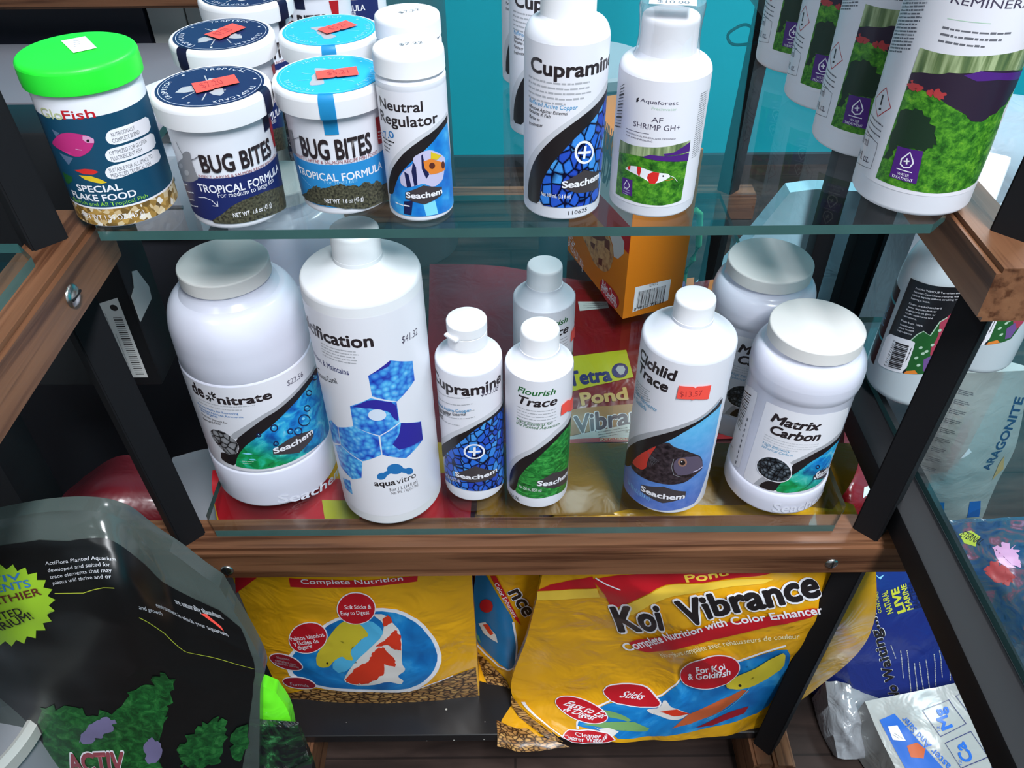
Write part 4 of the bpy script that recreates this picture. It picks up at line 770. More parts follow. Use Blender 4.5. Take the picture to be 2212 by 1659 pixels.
  ('p',[(41.2,92.4),(28.3,90.7),(16.9,88.0),(6.6,79.9),(-2.9,70.7),(-13.1,60.4),(-22.0,46.0),(-28.0,30.5),(-29.4,14.0),(-27.6,11.9),(-20.8,13.5),(-17.9,24.0),(-16.6,33.8),(-8.8,51.0),(2.0,66.8),(11.7,78.3),(23.5,86.4),(37.2,85.5),(41.2,84.4)],'k'),
  ('p',[(-0.5,35.3),(13.8,43.0),(35.0,33.8),(35.7,15.4),(15.6,22.8),(0.5,29.7)],'hex'),
  ('t','Seachem',-0.3,30.3,36.0,24.5,6.2,'w',1.2,0),
  ('t','Net 250 mL (8.5 fl oz)',-16.0,22.5,3.9,22.5,4.0,'w',0.2,0),
  ('t','116176',-30.9,0.8,-15.8,4.0,4.4,'k',0,0),
  ('p',[(19.3,118.3),(26.3,119.4),(28.2,116.7),(41.2,112.7),(41.2,96.5),(29.2,104.4),(27.1,106.7),(18.8,107.2)],'sticker'),
 ],
 'cich': [
  ('p',[(-58,12),(40,12),(40,168),(-58,168)],'lab'),
  ('t','Cichlid',-44.2,150.9,-3.7,150.9,10.6,'bug',1.4,0.15),
  ('t','Trace',-42.7,137.9,-9.1,137.9,10.4,'bug',1.4,0.15),
  ('m',-46.8,124.7,-14.4,131.6,1,0.0,-8.09,2.2,'g7'),
  ('m',-46.5,122.1,-13.4,130.3,1,0.0,-6.22,2.2,'g7'),
  ('m',-46.1,119.6,-12.5,128.9,1,0.0,-5.43,2.2,'g7'),
  ('m',-45.8,117.0,-11.6,127.5,1,0.0,-4.88,2.2,'g7'),
  ('m',-45.4,114.4,-10.6,126.1,1,0.0,-4.46,2.2,'g7'),
  ('m',-45.1,111.8,-9.7,124.6,1,0.0,-4.12,2.2,'g7'),
  ('t','Trace Elements',-46.3,114.6,-15.3,114.6,4.3,'blue5',0.2,0.2),
  ('t','for Cichlids',-48.5,105.1,-24.9,108.9,5.3,'blue5',0.2,0.2),
  ('p',[(40.4,126.4),(40.7,117.3),(41.9,90.6),(43.6,43.1),(34.8,7.4),(19.8,6.8),(3.3,4.3),(-11.5,3.3),(-27.8,1.9),(-42.0,0.3),(-50.3,3.0),(-54.7,20.2),(-42.6,53.8),(-18.9,83.8),(-1.2,98.8),(15.0,109.6)],'water2'),
  ('p',[(39.5,129.3),(30.8,123.3),(19.6,115.9),(7.9,110.0),(-5.9,101.0),(-19.6,89.7),(-34.3,73.1),(-44.5,58.6),(-51.7,44.6),(-37.9,58.5),(-14.1,88.8),(9.2,106.4),(32.6,120.6)],'g7'),
  ('p',[(40.4,126.4),(32.6,120.6),(21.0,113.1),(9.2,106.4),(-2.9,98.3),(-14.1,88.8),(-27.7,73.8),(-40.1,56.3),(-52.7,35.2),(-54.8,17.3),(-36.9,32.6),(-30.0,48.4),(-17.2,70.7),(-10.9,79.1),(-2.6,88.4),(10.6,102.7),(26.0,113.7),(41.1,118.9)],'k'),
  ('p',[(-35.2,35.1),(-32.8,44.3),(-23.3,62.3),(-14.7,76.3),(-11.0,79.7),(-2.6,87.8),(2.4,83.3),(11.8,80.0),(24.9,70.9),(29.5,64.0),(32.0,54.5),(32.2,50.3),(24.6,46.2),(17.1,40.5),(6.0,38.5),(-5.2,37.6),(-16.4,36.1),(-26.4,35.0)],'fishd'),
  ('p',[(-34.3,41.5),(-25.5,59.1),(-12.7,77.5),(-10.9,79.1),(-13.9,70.2),(-16.9,59.0),(-16.9,49.6),(-20.9,43.9),(-27.4,41.8)],'redfin'),
  ('p',[(4.6,65.5),(7.5,71.0),(14.7,71.9),(25.0,70.2),(31.0,59.1),(31.8,51.9),(21.8,50.1),(10.2,49.7),(5.7,56.3)],'fishh'),
  ('p',[(15.4,65.3),(15.4,64.1),(15.3,63.1),(15.0,62.2),(14.5,61.5),(13.8,61.0),(13.1,60.7),(12.2,60.6),(11.4,60.8),(10.5,61.2),(9.8,61.9),(9.1,62.7),(8.5,63.6),(8.1,64.7),(7.9,65.8),(7.9,66.9),(8.0,68.0),(8.3,68.9),(8.8,69.7),(9.4,70.3),(10.1,70.7),(10.9,70.8),(11.8,70.6),(12.6,70.1),(13.4,69.5),(14.1,68.6),(14.7,67.5),(15.1,66.4)],'eyer'),
  ('p',[(13.9,65.2),(13.9,64.6),(13.8,64.0),(13.6,63.4),(13.3,63.0),(12.9,62.7),(12.5,62.5),(12.0,62.5),(11.5,62.6),(11.0,62.9),(10.5,63.2),(10.1,63.7),(9.8,64.3),(9.5,64.9),(9.4,65.5),(9.4,66.2),(9.4,66.8),(9.6,67.3),(9.9,67.8),(10.3,68.1),(10.7,68.3),(11.2,68.4),(11.7,68.3),(12.2,68.0),(12.7,67.6),(13.1,67.1),(13.5,66.5),(13.7,65.9)],'k'),
  ('p',[(11.4,66.7),(11.4,66.5),(11.3,66.3),(11.3,66.2),(11.2,66.0),(11.1,66.0),(11.0,65.9),(10.9,65.9),(10.8,65.9),(10.6,66.0),(10.5,66.1),(10.4,66.2),(10.3,66.4),(10.3,66.5),(10.2,66.7),(10.2,66.9),(10.3,67.1),(10.3,67.2),(10.4,67.3),(10.5,67.4),(10.6,67.5),(10.7,67.5),(10.8,67.5),(10.9,67.4),(11.1,67.3),(11.2,67.2),(11.3,67.0),(11.3,66.8)],'w'),
  ('l',[(22.6,51.8),(27.0,51.9),(31.8,53.3)],1.2,'lilac'),
  ('l',[(4.1,69.4),(3.4,60.0),(6.3,50.9),(12.3,48.2)],0.5,'g6'),
  ('l',[(-17.9,67.6),(-12.2,55.3)],0.35,'g5'),
  ('l',[(-16.8,67.3),(-11.1,57.0)],0.35,'g5'),
  ('l',[(-15.7,67.0),(-10.1,58.6)],0.35,'g5'),
  ('l',[(-14.6,66.7),(-9.1,60.2)],0.35,'g5'),
  ('l',[(-13.5,66.3),(-8.1,61.8)],0.35,'g5'),
  ('l',[(-12.4,65.9),(-7.1,63.3)],0.35,'g5'),
  ('p',[(-19.7,26.6),(-0.1,35.0),(19.5,28.6),(19.9,21.1),(1.3,14.2),(-19.6,18.7)],'hex'),
  ('t','Seachem',-19.4,19.9,19.4,19.9,6.4,'w',1.2,0),
  ('t','Net 500 mL (16.9 fl oz)',-36.5,12.8,-9.9,12.8,5.1,'ltblue',0.2,0),
  ('p',[(-1.2,148.3),(8.7,148.7),(10.8,147.1),(12.2,148.8),(23.0,147.9),(23.0,133.7),(11.7,135.9),(10.4,134.8),(8.9,135.8),(-1.7,135.1)],'sticker'),
  ('t','$13.57',0.5,137.9,16.9,139.3,5.5,'stxt',0,0),
 ],
 'mat': [
  ('p',[(-21.4,117.5),(-10.4,118.6),(1.6,118.7),(15.3,118.4),(30.6,118.7),(50.7,115.7),(56.1,103.6),(50.0,29.9),(37.8,29.3),(24.0,29.0),(12.3,27.3),(0.7,26.5),(-11.0,26.4),(-22.7,26.1),(-24.5,28.0)],'lab2'),
  ('t','Matrix',-14.2,101.7,25.6,101.7,9.5,'bug',1.4,0.25),
  ('t','Carbon',-12.3,89.9,28.1,89.9,9.4,'bug',1.4,0.25),
  ('m',-15.5,85.0,29.6,85.0,4,0.0,-2.64,1.8,'g8'),
  ('t','High Efficiency',-15.4,74.9,7.5,74.9,2.7,'blue5',0.2,0.2),
  ('t','Spherical Carbon',-15.6,71.1,10.2,71.1,2.8,'blue5',0.2,0.2),
  ('p',[(63.0,86.5),(48.2,86.9),(37.9,83.5),(27.2,79.6),(18.2,72.5),(9.6,65.0),(11.8,61.4),(19.9,68.5),(29.5,75.8),(41.1,78.7),(53.9,80.2),(62.9,84.8)],'g7'),
  ('p',[(-13.8,26.8),(-9.6,36.9),(-4.9,42.8),(0.6,39.0),(-3.8,36.9),(-7.1,32.6),(-9.0,27.2)],'g7'),
  ('p',[(62.8,82.1),(62.9,73.5),(47.3,75.0),(36.5,70.4),(26.4,64.9),(18.3,54.5),(11.1,44.6),(6.6,36.5),(5.1,28.1),(12.3,27.3),(24.0,29.0),(37.9,29.0),(50.0,29.9),(55.1,36.5),(55.5,65.1)],'bubbles'),
  ('p',[(62.9,84.8),(53.3,81.2),(40.9,79.3),(29.4,76.4),(19.7,69.1),(11.7,62.0),(13.7,54.2),(12.4,46.0),(6.0,39.3),(0.6,39.0),(-3.8,36.9),(-7.1,32.6),(-9.0,27.2),(-1.8,27.1),(5.1,28.1),(6.6,36.5),(11.1,44.6),(18.3,54.5),(26.4,64.9),(36.5,70.4),(47.3,75.0),(62.9,73.5),(62.8,82.1)],'k'),
  ('p',[(14.2,48.4),(13.6,45.5),(12.3,43.1),(10.3,41.2),(7.8,39.8),(4.9,38.9),(1.7,38.5),(-1.6,38.6),(-4.9,39.2),(-8.0,40.2),(-10.8,41.6),(-13.1,43.6),(-14.8,45.9),(-15.7,48.8),(-15.8,51.9),(-15.1,55.2),(-13.7,58.4),(-11.7,61.3),(-9.1,63.8),(-6.2,65.5),(-3.0,66.4),(0.2,66.4),(3.4,65.4),(6.4,63.7),(9.1,61.2),(11.3,58.2),(13.0,54.9),(13.9,51.6)],'w'),
  ('p',[(13.4,48.7),(12.8,46.0),(11.6,43.7),(9.8,41.9),(7.4,40.6),(4.6,39.8),(1.6,39.4),(-1.6,39.5),(-4.7,40.1),(-7.6,41.0),(-10.2,42.4),(-12.4,44.2),(-14.0,46.5),(-14.9,49.1),(-15.0,52.1),(-14.4,55.1),(-13.0,58.1),(-11.1,60.9),(-8.7,63.1),(-5.9,64.7),(-2.9,65.5),(0.2,65.5),(3.2,64.6),(6.0,63.0),(8.6,60.7),(10.7,57.9),(12.3,54.8),(13.2,51.7)],'beads'),
  ('p',[(33.7,45.4),(40.1,49.4),(52.5,46.3),(57.0,30.1),(43.4,36.3),(35.5,40.5)],'hex'),
  ('t','Seachem',35.4,41.2,58.8,36.9,9.1,'w',1.0,0),
  ('l',[(37.5,55.1),(37.7,54.5),(37.7,54.1),(37.5,53.8),(37.3,53.6),(37.0,53.5),(36.6,53.5),(36.2,53.6),(35.7,53.9),(35.2,54.3),(34.8,54.7),(34.3,55.2),(34.0,55.7),(33.7,56.3),(33.5,56.8),(33.4,57.3),(33.4,57.8),(33.5,58.1),(33.7,58.3),(34.0,58.5),(34.4,58.5),(34.8,58.4),(35.2,58.1),(35.7,57.8),(36.2,57.3),(36.6,56.8),(37.0,56.2),(37.3,55.6),(37.5,55.1)],1,'navyk'),
  ('t','Seachem',7.0,4.6,62.7,4.6,10.8,'body',0.8,0),
  ('p',[(-54.9,107.8),(-41.6,115.8),(-32.4,118.0),(-31.6,114.6),(-31.6,31.5),(-38.3,27.1),(-60.6,13.6)],'lab2'),
  ('l',[(-56.0,100.5),(-38.8,109.0)],1.1,'k'),
  ('l',[(-56.1,98.2),(-39.0,106.2)],0.55,'k'),
  ('l',[(-56.2,96.0),(-39.2,103.5)],0.55,'k'),
  ('l',[(-56.3,93.7),(-39.4,100.7)],1.1,'k'),
  ('l',[(-56.4,91.4),(-39.7,98.0)],0.55,'k'),
  ('l',[(-56.5,89.0),(-39.9,95.2)],0.55,'k'),
  ('l',[(-56.6,86.7),(-40.1,92.4)],1.1,'k'),
  ('l',[(-56.7,84.4),(-40.3,89.5)],0.55,'k'),
  ('l',[(-56.8,82.0),(-40.6,86.7)],0.55,'k'),
  ('l',[(-56.9,79.7),(-40.8,83.8)],1.1,'k'),
  ('l',[(-57.0,77.3),(-41.0,80.9)],0.55,'k'),
  ('l',[(-57.1,74.9),(-41.3,78.0)],0.55,'k'),
  ('l',[(-57.3,72.5),(-41.5,75.1)],1.1,'k'),
  ('l',[(-57.4,70.1),(-41.8,72.2)],0.55,'k'),
  ('l',[(-57.5,67.6),(-42.0,69.2)],0.55,'k'),
  ('l',[(-57.6,65.2),(-42.3,66.2)],1.1,'k'),
  ('l',[(-36.3,86.3),(-36.3,83.0)],1.6,'g5'),
  ('l',[(-36.4,80.1),(-36.5,76.7)],1.6,'g5'),
  ('l',[(-36.5,73.8),(-36.6,70.4)],1.6,'g5'),
  ('l',[(-36.7,67.4),(-36.7,64.0)],1.6,'g5'),
  ('l',[(-36.8,61.0),(-36.9,57.5)],1.6,'g5'),
  ('l',[(-36.9,54.4),(-37.0,50.9)],1.6,'g5'),
  ('l',[(-37.1,47.8),(-37.1,44.2)],1.6,'g5'),
  ('l',[(-37.2,41.1),(-37.3,37.5)],1.6,'g5'),
  ('l',[(-37.3,34.3),(-37.4,30.6)],1.6,'g5'),
  ('l',[(-61.2,46.2),(-55.5,45.3),(-62.9,32.0),(-49.7,38.1)],0.8,'k'),
 ],
 'wip': [
  ('p',[(-30.2,125.6),(-19.1,128.1),(-9.2,130.2),(3.7,133.5),(17.9,137.5),(22.6,89.1),(15.7,45.7),(8.4,41.4),(-5.2,36.8),(-32.0,65.0)],'blk2'),
  ('p',[(-9.5,72.1),(-5.9,81.3),(-2.4,85.9),(3.7,83.4),(6.4,99.3),(10.4,104.9),(18.6,125.3),(22.6,89.1),(16.9,45.8),(8.4,41.4),(-4.6,37.1)],'dgreen'),
  ('p',[(6.4,99.3),(10.4,104.9),(18.6,125.3),(22.6,89.1),(21.2,63.5),(14.6,53.1),(7.7,68.1),(9.7,84.7)],'pinkr'),
  ('p',[(-4.6,37.1),(-3.6,40.4),(2.8,44.1),(6.1,41.0)],'orange2'),
  ('p',[(6.0,57.8),(11.3,64.1),(16.0,56.6),(14.2,46.4),(9.1,45.3)],'violet'),
  ('l',[(-9.6,71.7),(-5.9,81.1),(-2.4,85.8),(3.7,83.4),(6.5,99.1),(10.5,104.6)],0.9,'pgreen'),
  ('p',[(1.5,70.1),(1.7,69.8),(1.7,69.5),(1.7,69.2),(1.6,68.8),(1.5,68.4),(1.3,68.1),(1.0,67.8),(0.7,67.5),(0.4,67.3),(0.1,67.2),(-0.2,67.2),(-0.5,67.2),(-0.7,67.4),(-0.9,67.6),(-1.0,67.8),(-1.1,68.2),(-1.1,68.5),(-1.0,68.9),(-0.8,69.3),(-0.6,69.6),(-0.4,69.9),(-0.1,70.2),(0.2,70.4),(0.5,70.5),(0.8,70.5),(1.1,70.5),(1.3,70.3)],'pgreen'),
  ('p',[(4.9,64.8),(5.0,64.5),(5.1,64.2),(5.1,63.8),(5.0,63.5),(4.9,63.1),(4.6,62.8),(4.4,62.5),(4.1,62.2),(3.8,62.1),(3.5,62.0),(3.2,61.9),(2.9,62.0),(2.7,62.2),(2.5,62.4),(2.3,62.7),(2.3,63.0),(2.3,63.4),(2.4,63.7),(2.5,64.1),(2.7,64.4),(3.0,64.7),(3.3,65.0),(3.6,65.2),(3.9,65.3),(4.2,65.3),(4.5,65.2),(4.7,65.0)],'pgreen'),
  ('p',[(1.3,58.6),(1.5,58.3),(1.5,58.0),(1.5,57.6),(1.4,57.2),(1.3,56.8),(1.1,56.5),(0.8,56.2),(0.5,55.9),(0.2,55.7),(-0.1,55.6),(-0.4,55.6),(-0.7,55.6),(-0.9,55.7),(-1.1,55.9),(-1.2,56.2),(-1.3,56.5),(-1.3,56.9),(-1.2,57.3),(-1.0,57.7),(-0.8,58.0),(-0.6,58.4),(-0.3,58.6),(0.0,58.8),(0.3,59.0),(0.6,59.0),(0.9,58.9),(1.2,58.8)],'pgreen'),
  ('p',[(6.9,67.9),(7.1,67.6),(7.1,67.3),(7.1,66.9),(7.0,66.6),(6.9,66.2),(6.7,65.9),(6.4,65.6),(6.2,65.4),(5.8,65.2),(5.5,65.1),(5.2,65.1),(4.9,65.2),(4.7,65.3),(4.5,65.6),(4.4,65.9),(4.3,66.2),(4.3,66.5),(4.4,66.9),(4.6,67.3),(4.8,67.6),(5.0,67.9),(5.3,68.1),(5.6,68.3),(5.9,68.4),(6.2,68.4),(6.5,68.3),(6.8,68.1)],'pgreen'),
  ('p',[(9.3,75.8),(9.4,75.5),(9.5,75.2),(9.5,74.8),(9.4,74.5),(9.2,74.1),(9.0,73.8),(8.8,73.5),(8.5,73.3),(8.2,73.2),(7.9,73.1),(7.6,73.1),(7.3,73.2),(7.0,73.4),(6.9,73.6),(6.7,73.9),(6.7,74.2),(6.7,74.6),(6.8,74.9),(6.9,75.3),(7.1,75.6),(7.4,75.9),(7.6,76.1),(8.0,76.2),(8.3,76.3),(8.6,76.3),(8.9,76.2),(9.1,76.0)],'pgreen'),
  ('p',[(5.2,51.7),(5.3,51.4),(5.4,51.0),(5.4,50.7),(5.3,50.3),(5.1,49.9),(4.9,49.6),(4.7,49.3),(4.4,49.0),(4.1,48.9),(3.8,48.8),(3.5,48.7),(3.2,48.8),(2.9,49.0),(2.7,49.2),(2.6,49.5),(2.5,49.8),(2.6,50.2),(2.6,50.6),(2.8,50.9),(3.0,51.3),(3.3,51.6),(3.5,51.8),(3.9,52.0),(4.2,52.1),(4.5,52.1),(4.8,52.1),(5.0,51.9)],'pgreen'),
  ('p',[(10.2,91.8),(10.3,91.5),(10.4,91.2),(10.4,90.8),(10.3,90.5),(10.2,90.2),(10.0,89.9),(9.7,89.6),(9.4,89.4),(9.1,89.3),(8.8,89.2),(8.5,89.2),(8.2,89.3),(8.0,89.5),(7.8,89.7),(7.7,90.0),(7.6,90.3),(7.6,90.6),(7.7,91.0),(7.9,91.3),(8.1,91.6),(8.3,91.9),(8.6,92.1),(8.9,92.2),(9.2,92.3),(9.5,92.3),(9.8,92.2),(10.0,92.0)],'pgreen'),
  ('p',[(-32.9,65.2),(-16.0,70.6),(-7.1,72.7),(-4.9,71.4),(-4.0,37.4),(-18.3,32.9),(-32.1,30.1),(-33.0,38.9)],'w'),
  ('l',[(-21.3,62.6),(-8.8,65.7)],1.7,'k'),
  ('l',[(-21.2,60.8),(-8.7,63.9)],0.9,'k'),
  ('l',[(-21.1,59.0),(-8.7,62.2)],0.9,'k'),
  ('l',[(-21.0,57.2),(-8.6,60.4)],1.7,'k'),
  ('l',[(-20.9,55.3),(-8.6,58.6)],0.9,'k'),
  ('l',[(-20.7,53.5),(-8.5,56.8)],0.9,'k'),
  ('l',[(-20.6,51.7),(-8.5,55.0)],1.7,'k'),
  ('l',[(-20.5,49.8),(-8.4,53.2)],0.9,'k'),
  ('l',[(-20.4,47.9),(-8.3,51.4)],0.9,'k'),
  ('l',[(-20.2,46.1),(-8.3,49.6)],1.7,'k'),
  ('l',[(-20.1,44.2),(-8.2,47.7)],0.9,'k'),
  ('l',[(-20.0,42.3),(-8.2,45.9)],0.9,'k'),
  ('l',[(-19.9,40.5),(-8.1,44.1)],1.7,'k'),
  ('l',[(-19.8,38.6),(-8.1,42.2)],0.9,'k'),
  ('l',[(-19.6,36.7),(-8.0,40.4)],0.9,'k'),
  ('t','0 97612 81116 2',-24.0,64.0,-24.0,33.9,2.5,'k',0,0),
  ('m',-6.8,65.5,-7.0,42.0,1,0.0,-0.03,1.4,'k'),
  ('t','Zoo Med WIPEOUT Terrarium and',-21.8,119.9,12.8,129.3,1.8,'w',0,0),
  ('t','Aquarium Glass Cleaner,removes water',-22.0,116.3,14.8,126.4,1.8,'w',0,0),
  ('t','mineral deposits without streaking or',-21.9,113.0,12.8,122.8,1.8,'w',0,0),
  ('t','leaving a haze.',-22.1,109.4,-6.1,113.9,1.8,'w',0,0),
  ('t','Cleans streaks,haze,hard',-22.1,103.8,3.8,111.6,1.8,'w',0,0),
  ('t','water deposits,dust or',-21.8,100.6,1.4,107.5,1.8,'w',0,0),
  ('t','fingerprints on glass or',-22.2,97.3,1.7,104.0,1.8,'w',0,0),
  ('t','acrylic aquariums and',-22.2,94.1,0.6,100.2,1.8,'w',0,0),
  ('t','terrariums.',-22.5,90.5,-10.9,93.6,1.9,'w',0,0),
  ('t','Made from 100%',-23.1,85.2,-4.3,89.9,1.9,'w',0,0),
  ('t','sustainable',-22.8,81.1,-10.1,84.6,1.9,'w',0,0),
  ('t','plant based',-23.1,77.7,-9.7,81.7,1.9,'w',0,0),
  ('t','ingredients',-23.2,74.4,-10.0,78.0,1.9,'w',0,0),
  ('p',[(-72,24),(-37,24),(-37,108),(-72,108)],'blk2'),
  ('p',[(-72,92),(-37,92),(-37,94.5),(-72,94.5)],'tealb'),
  ('p',[(-72,52),(-37,52),(-37,54.5),(-72,54.5)],'tealb'),
  ('m',-68,84,-44,84,8,0,-3.4,2.2,'ltblue'),
 ],
 'boxl': [
  ('p',[(-60.8,13.8),(-52.1,21.0),(-27.7,23.3),(-11.8,20.8),(-10.2,11.8),(-18.6,1.5),(-40.0,-2.3),(-57.5,1.1)],'red2'),
  ('t','Bake,Clean',-54.4,9.0,-18.7,9.8,12.0,'w',0.3,0),
  ('t','and Deodorize',-56.6,4.7,-15.0,4.2,11.1,'w',0.3,0),
  ('p',[(-122.6,46.7),(-53.8,84.7),(-39.3,76.9),(-32.4,63.5),(-38.9,41.8),(-53.4,30.0),(-78.4,26.2),(-97.4,36.6)],'cookie'),
  ('p',[(-55.1,72.6),(-56.7,70.7),(-59.3,68.6),(-62.6,66.4),(-66.7,64.2),(-71.2,62.2),(-76.0,60.4),(-80.9,58.9),(-85.5,57.8),(-89.6,57.2),(-93.1,57.1),(-95.7,57.5),(-97.3,58.4),(-97.8,59.7),(-97.1,61.5),(-95.3,63.5),(-92.6,65.7),(-89.0,67.9),(-84.8,70.1),(-80.2,72.1),(-75.4,73.9),(-70.7,75.3),(-66.2,76.2),(-62.2,76.8),(-59.0,76.8),(-56.5,76.4),(-55.1,75.5),(-54.6,74.3)],'choc'),
  ('p',[(-57.4,73.4),(-44.6,76.6),(-42.5,64.3),(-55.9,63.4)],'choc'),
  ('p',[(-69.0,40.4),(-58.5,45.2),(-58.4,35.4),(-67.9,32.6)],'choc'),
  ('p',[(-93.1,49.0),(-79.3,52.7),(-81.0,44.7),(-89.6,44.0)],'choc'),
  ('p',[(-51.8,88.5),(-27.7,99.1),(-11.8,94.0),(-10.5,80.4),(-22.1,67.0),(-31.9,63.8),(-36.5,75.9)],'paper'),
  ('t','NET WT',-154.2,18.8,-140.4,10.1,13.9,'w',0.2,0),
  ('t','64 OZ (4 LB) 1.81kg',-153.9,8.4,-107.9,0.1,11.9,'w',0.2,0),
  ('t','SODA',-92.5,139.4,-51.8,135.0,38.9,'g5',1.5,0),
  ('t','BAKING',-90.9,167.1,-54.8,163.6,36.9,'g5',1.5,0),
 ],
 'boxr': [
  ('p',[(12.1,40.7),(56.4,41.0),(56.1,12.1),(11.7,7.0)],'w'),
  ('l',[(17.1,33.7),(16.1,10.1)],0.35,'k'),
  ('l',[(18.4,33.7),(17.4,10.1)],0.8,'k'),
  ('l',[(19.7,33.7),(18.7,10.1)],0.35,'k'),
  ('l',[(21.0,33.8),(20.1,10.1)],0.5,'k'),
  ('l',[(22.4,33.8),(21.4,10.1)],1.1,'k'),
  ('l',[(23.7,33.8),(22.7,10.1)],0.35,'k'),
  ('l',[(25.0,33.8),(24.1,10.1)],0.6,'k'),
  ('l',[(26.3,33.8),(25.4,10.1)],0.35,'k'),
  ('l',[(27.6,33.8),(26.7,10.1)],0.8,'k'),
  ('l',[(28.9,33.8),(28.1,10.1)],0.35,'k'),
  ('l',[(30.2,33.9),(29.4,10.1)],0.5,'k'),
  ('l',[(31.5,33.9),(30.7,10.1)],1.1,'k'),
  ('l',[(32.9,33.9),(32.1,10.1)],0.35,'k'),
  ('l',[(34.2,33.9),(33.4,10.1)],0.6,'k'),
  ('l',[(35.5,33.9),(34.8,10.1)],0.35,'k'),
  ('l',[(36.8,33.9),(36.1,10.2)],0.8,'k'),
  ('l',[(38.1,33.9),(37.4,10.2)],0.35,'k'),
  ('l',[(39.5,34.0),(38.8,10.2)],0.5,'k'),
  ('l',[(40.8,34.0),(40.1,10.2)],1.1,'k'),
  ('l',[(42.1,34.0),(41.5,10.2)],0.35,'k'),
  ('l',[(43.4,34.0),(42.8,10.2)],0.6,'k'),
  ('l',[(44.8,34.0),(44.2,10.2)],0.35,'k'),
  ('l',[(46.1,34.0),(45.5,10.2)],0.8,'k'),
  ('l',[(47.4,34.1),(46.9,10.2)],0.35,'k'),
  ('l',[(48.7,34.1),(48.2,10.2)],0.5,'k'),
  ('l',[(50.1,34.1),(49.6,10.2)],1.1,'k'),
  ('t','1299022',29.8,37.1,40.0,37.4,3.8,'k',0,0),
  ('t','0 32251 39511',13.5,8.1,46.5,10.9,4.7,'k',0,0),
 ],
 'koiA': [
  ('p',[(3.1,229.0),(27.3,234.5),(-3.0,205.0)],'red2'),
  ('p',[(61.9,241.2),(194.7,241.4),(193.2,233.5),(60.9,228.8)],'red2'),
  ('t','Complete Nutrition',73.9,235.2,179.6,237.5,6.4,'w',0.3,0),
  ('p',[(-2.3,373.6),(254.1,367.9),(248.8,296.8),(2.2,300.0)],'red2'),
  ('p',[(108.5,340.2),(148.1,339.4),(144.4,316.1),(110.8,316.7)],'ygreen'),
  ('p',[(-5.9,4.0),(50.3,33.4),(108.9,34.5),(163.3,28.7),(218.7,59.5),(245.3,67.7),(246.3,-12.2),(-8.5,-9.7)],'pellets'),
  ('l',[(163.4,29.6),(194.5,48.2),(218.8,60.2)],2,'w'),
  ('p',[(31.0,107.7),(64.8,154.0),(95.5,183.7),(124.0,196.8),(149.6,202.3),(173.1,195.3),(192.2,174.4),(205.9,135.5),(209.1,101.2),(201.6,73.2),(185.2,46.6),(163.3,28.7),(108.9,34.5),(51.1,37.8),(24.9,57.8),(23.5,78.8)],'w'),
  ('p',[(36.3,109.9),(68.0,152.4),(96.9,180.1),(123.8,192.4),(148.2,197.6),(170.5,191.1),(188.7,171.6),(201.6,135.4),(204.5,103.7),(197.4,77.9),(181.9,53.5),(161.3,37.4),(110.3,42.8),(55.7,45.8),(30.9,64.0),(29.4,83.3)],'bluek'),
  ('p',[(112.3,179.4),(138.6,184.0),(149.8,167.7),(149.2,149.0),(120.5,115.9),(89.0,81.1),(80.3,97.3),(96.9,129.9)],'blul'),
  ('p',[(63.8,99.3),(66.1,117.1),(78.3,139.4),(96.2,168.3),(107.5,181.8),(118.9,187.0),(128.7,174.2),(134.1,158.1),(125.6,153.0),(119.2,144.8),(108.0,130.5),(110.0,112.6),(101.8,113.8),(97.3,121.1),(86.3,110.9),(78.3,97.0),(68.4,93.6)],'yfish'),
  ('p',[(78.8,105.2),(78.7,104.6),(78.5,104.1),(78.2,103.7),(78.0,103.3),(77.7,103.0),(77.4,102.8),(77.0,102.7),(76.8,102.7),(76.5,102.8),(76.3,103.0),(76.1,103.4),(76.1,103.8),(76.0,104.2),(76.1,104.8),(76.2,105.3),(76.4,105.8),(76.6,106.2),(76.9,106.6),(77.2,106.9),(77.5,107.1),(77.8,107.2),(78.1,107.2),(78.4,107.1),(78.6,106.9),(78.7,106.5),(78.8,106.1),(78.8,105.7)],'k'),
  ('p',[(90.3,66.0),(97.4,85.6),(112.7,112.7),(132.1,136.2),(148.5,157.2),(152.8,177.8),(141.8,193.7),(154.8,192.7),(162.7,176.8),(168.1,165.6),(168.0,141.2),(163.4,103.1),(167.3,89.1),(155.3,76.7),(162.3,65.9),(158.5,55.4),(143.3,66.5),(123.6,57.2),(102.5,56.7)],'koiw'),
  ('p',[(92.6,69.6),(97.9,78.7),(101.0,84.3),(105.0,89.1),(108.3,97.2),(114.2,101.2),(119.0,107.2),(122.4,107.9),(127.0,112.1),(129.8,117.7),(128.6,118.6),(132.2,122.1),(132.1,124.7),(133.5,128.6),(136.4,130.2),(138.1,134.1),(140.5,135.8),(142.3,138.2),(145.1,136.6),(146.6,138.6),(148.3,137.5),(149.4,132.1),(152.9,123.6),(155.9,117.7),(157.3,110.1),(156.2,106.9),(157.2,102.4),(156.1,100.5),(155.4,98.1),(153.6,100.0),(149.1,101.5),(147.5,102.8),(144.1,105.5),(143.5,99.4),(143.2,96.3),(142.7,93.0),(141.5,85.3),(139.9,81.7),(135.5,80.5),(132.1,72.6),(129.4,71.4),(126.3,70.3),(120.7,63.4),(117.1,63.4),(112.4,60.1),(110.6,63.8),(105.6,59.7),(102.2,60.8),(97.8,62.6),(96.7,65.0),(93.7,64.2),(94.6,70.1)],'koir'),
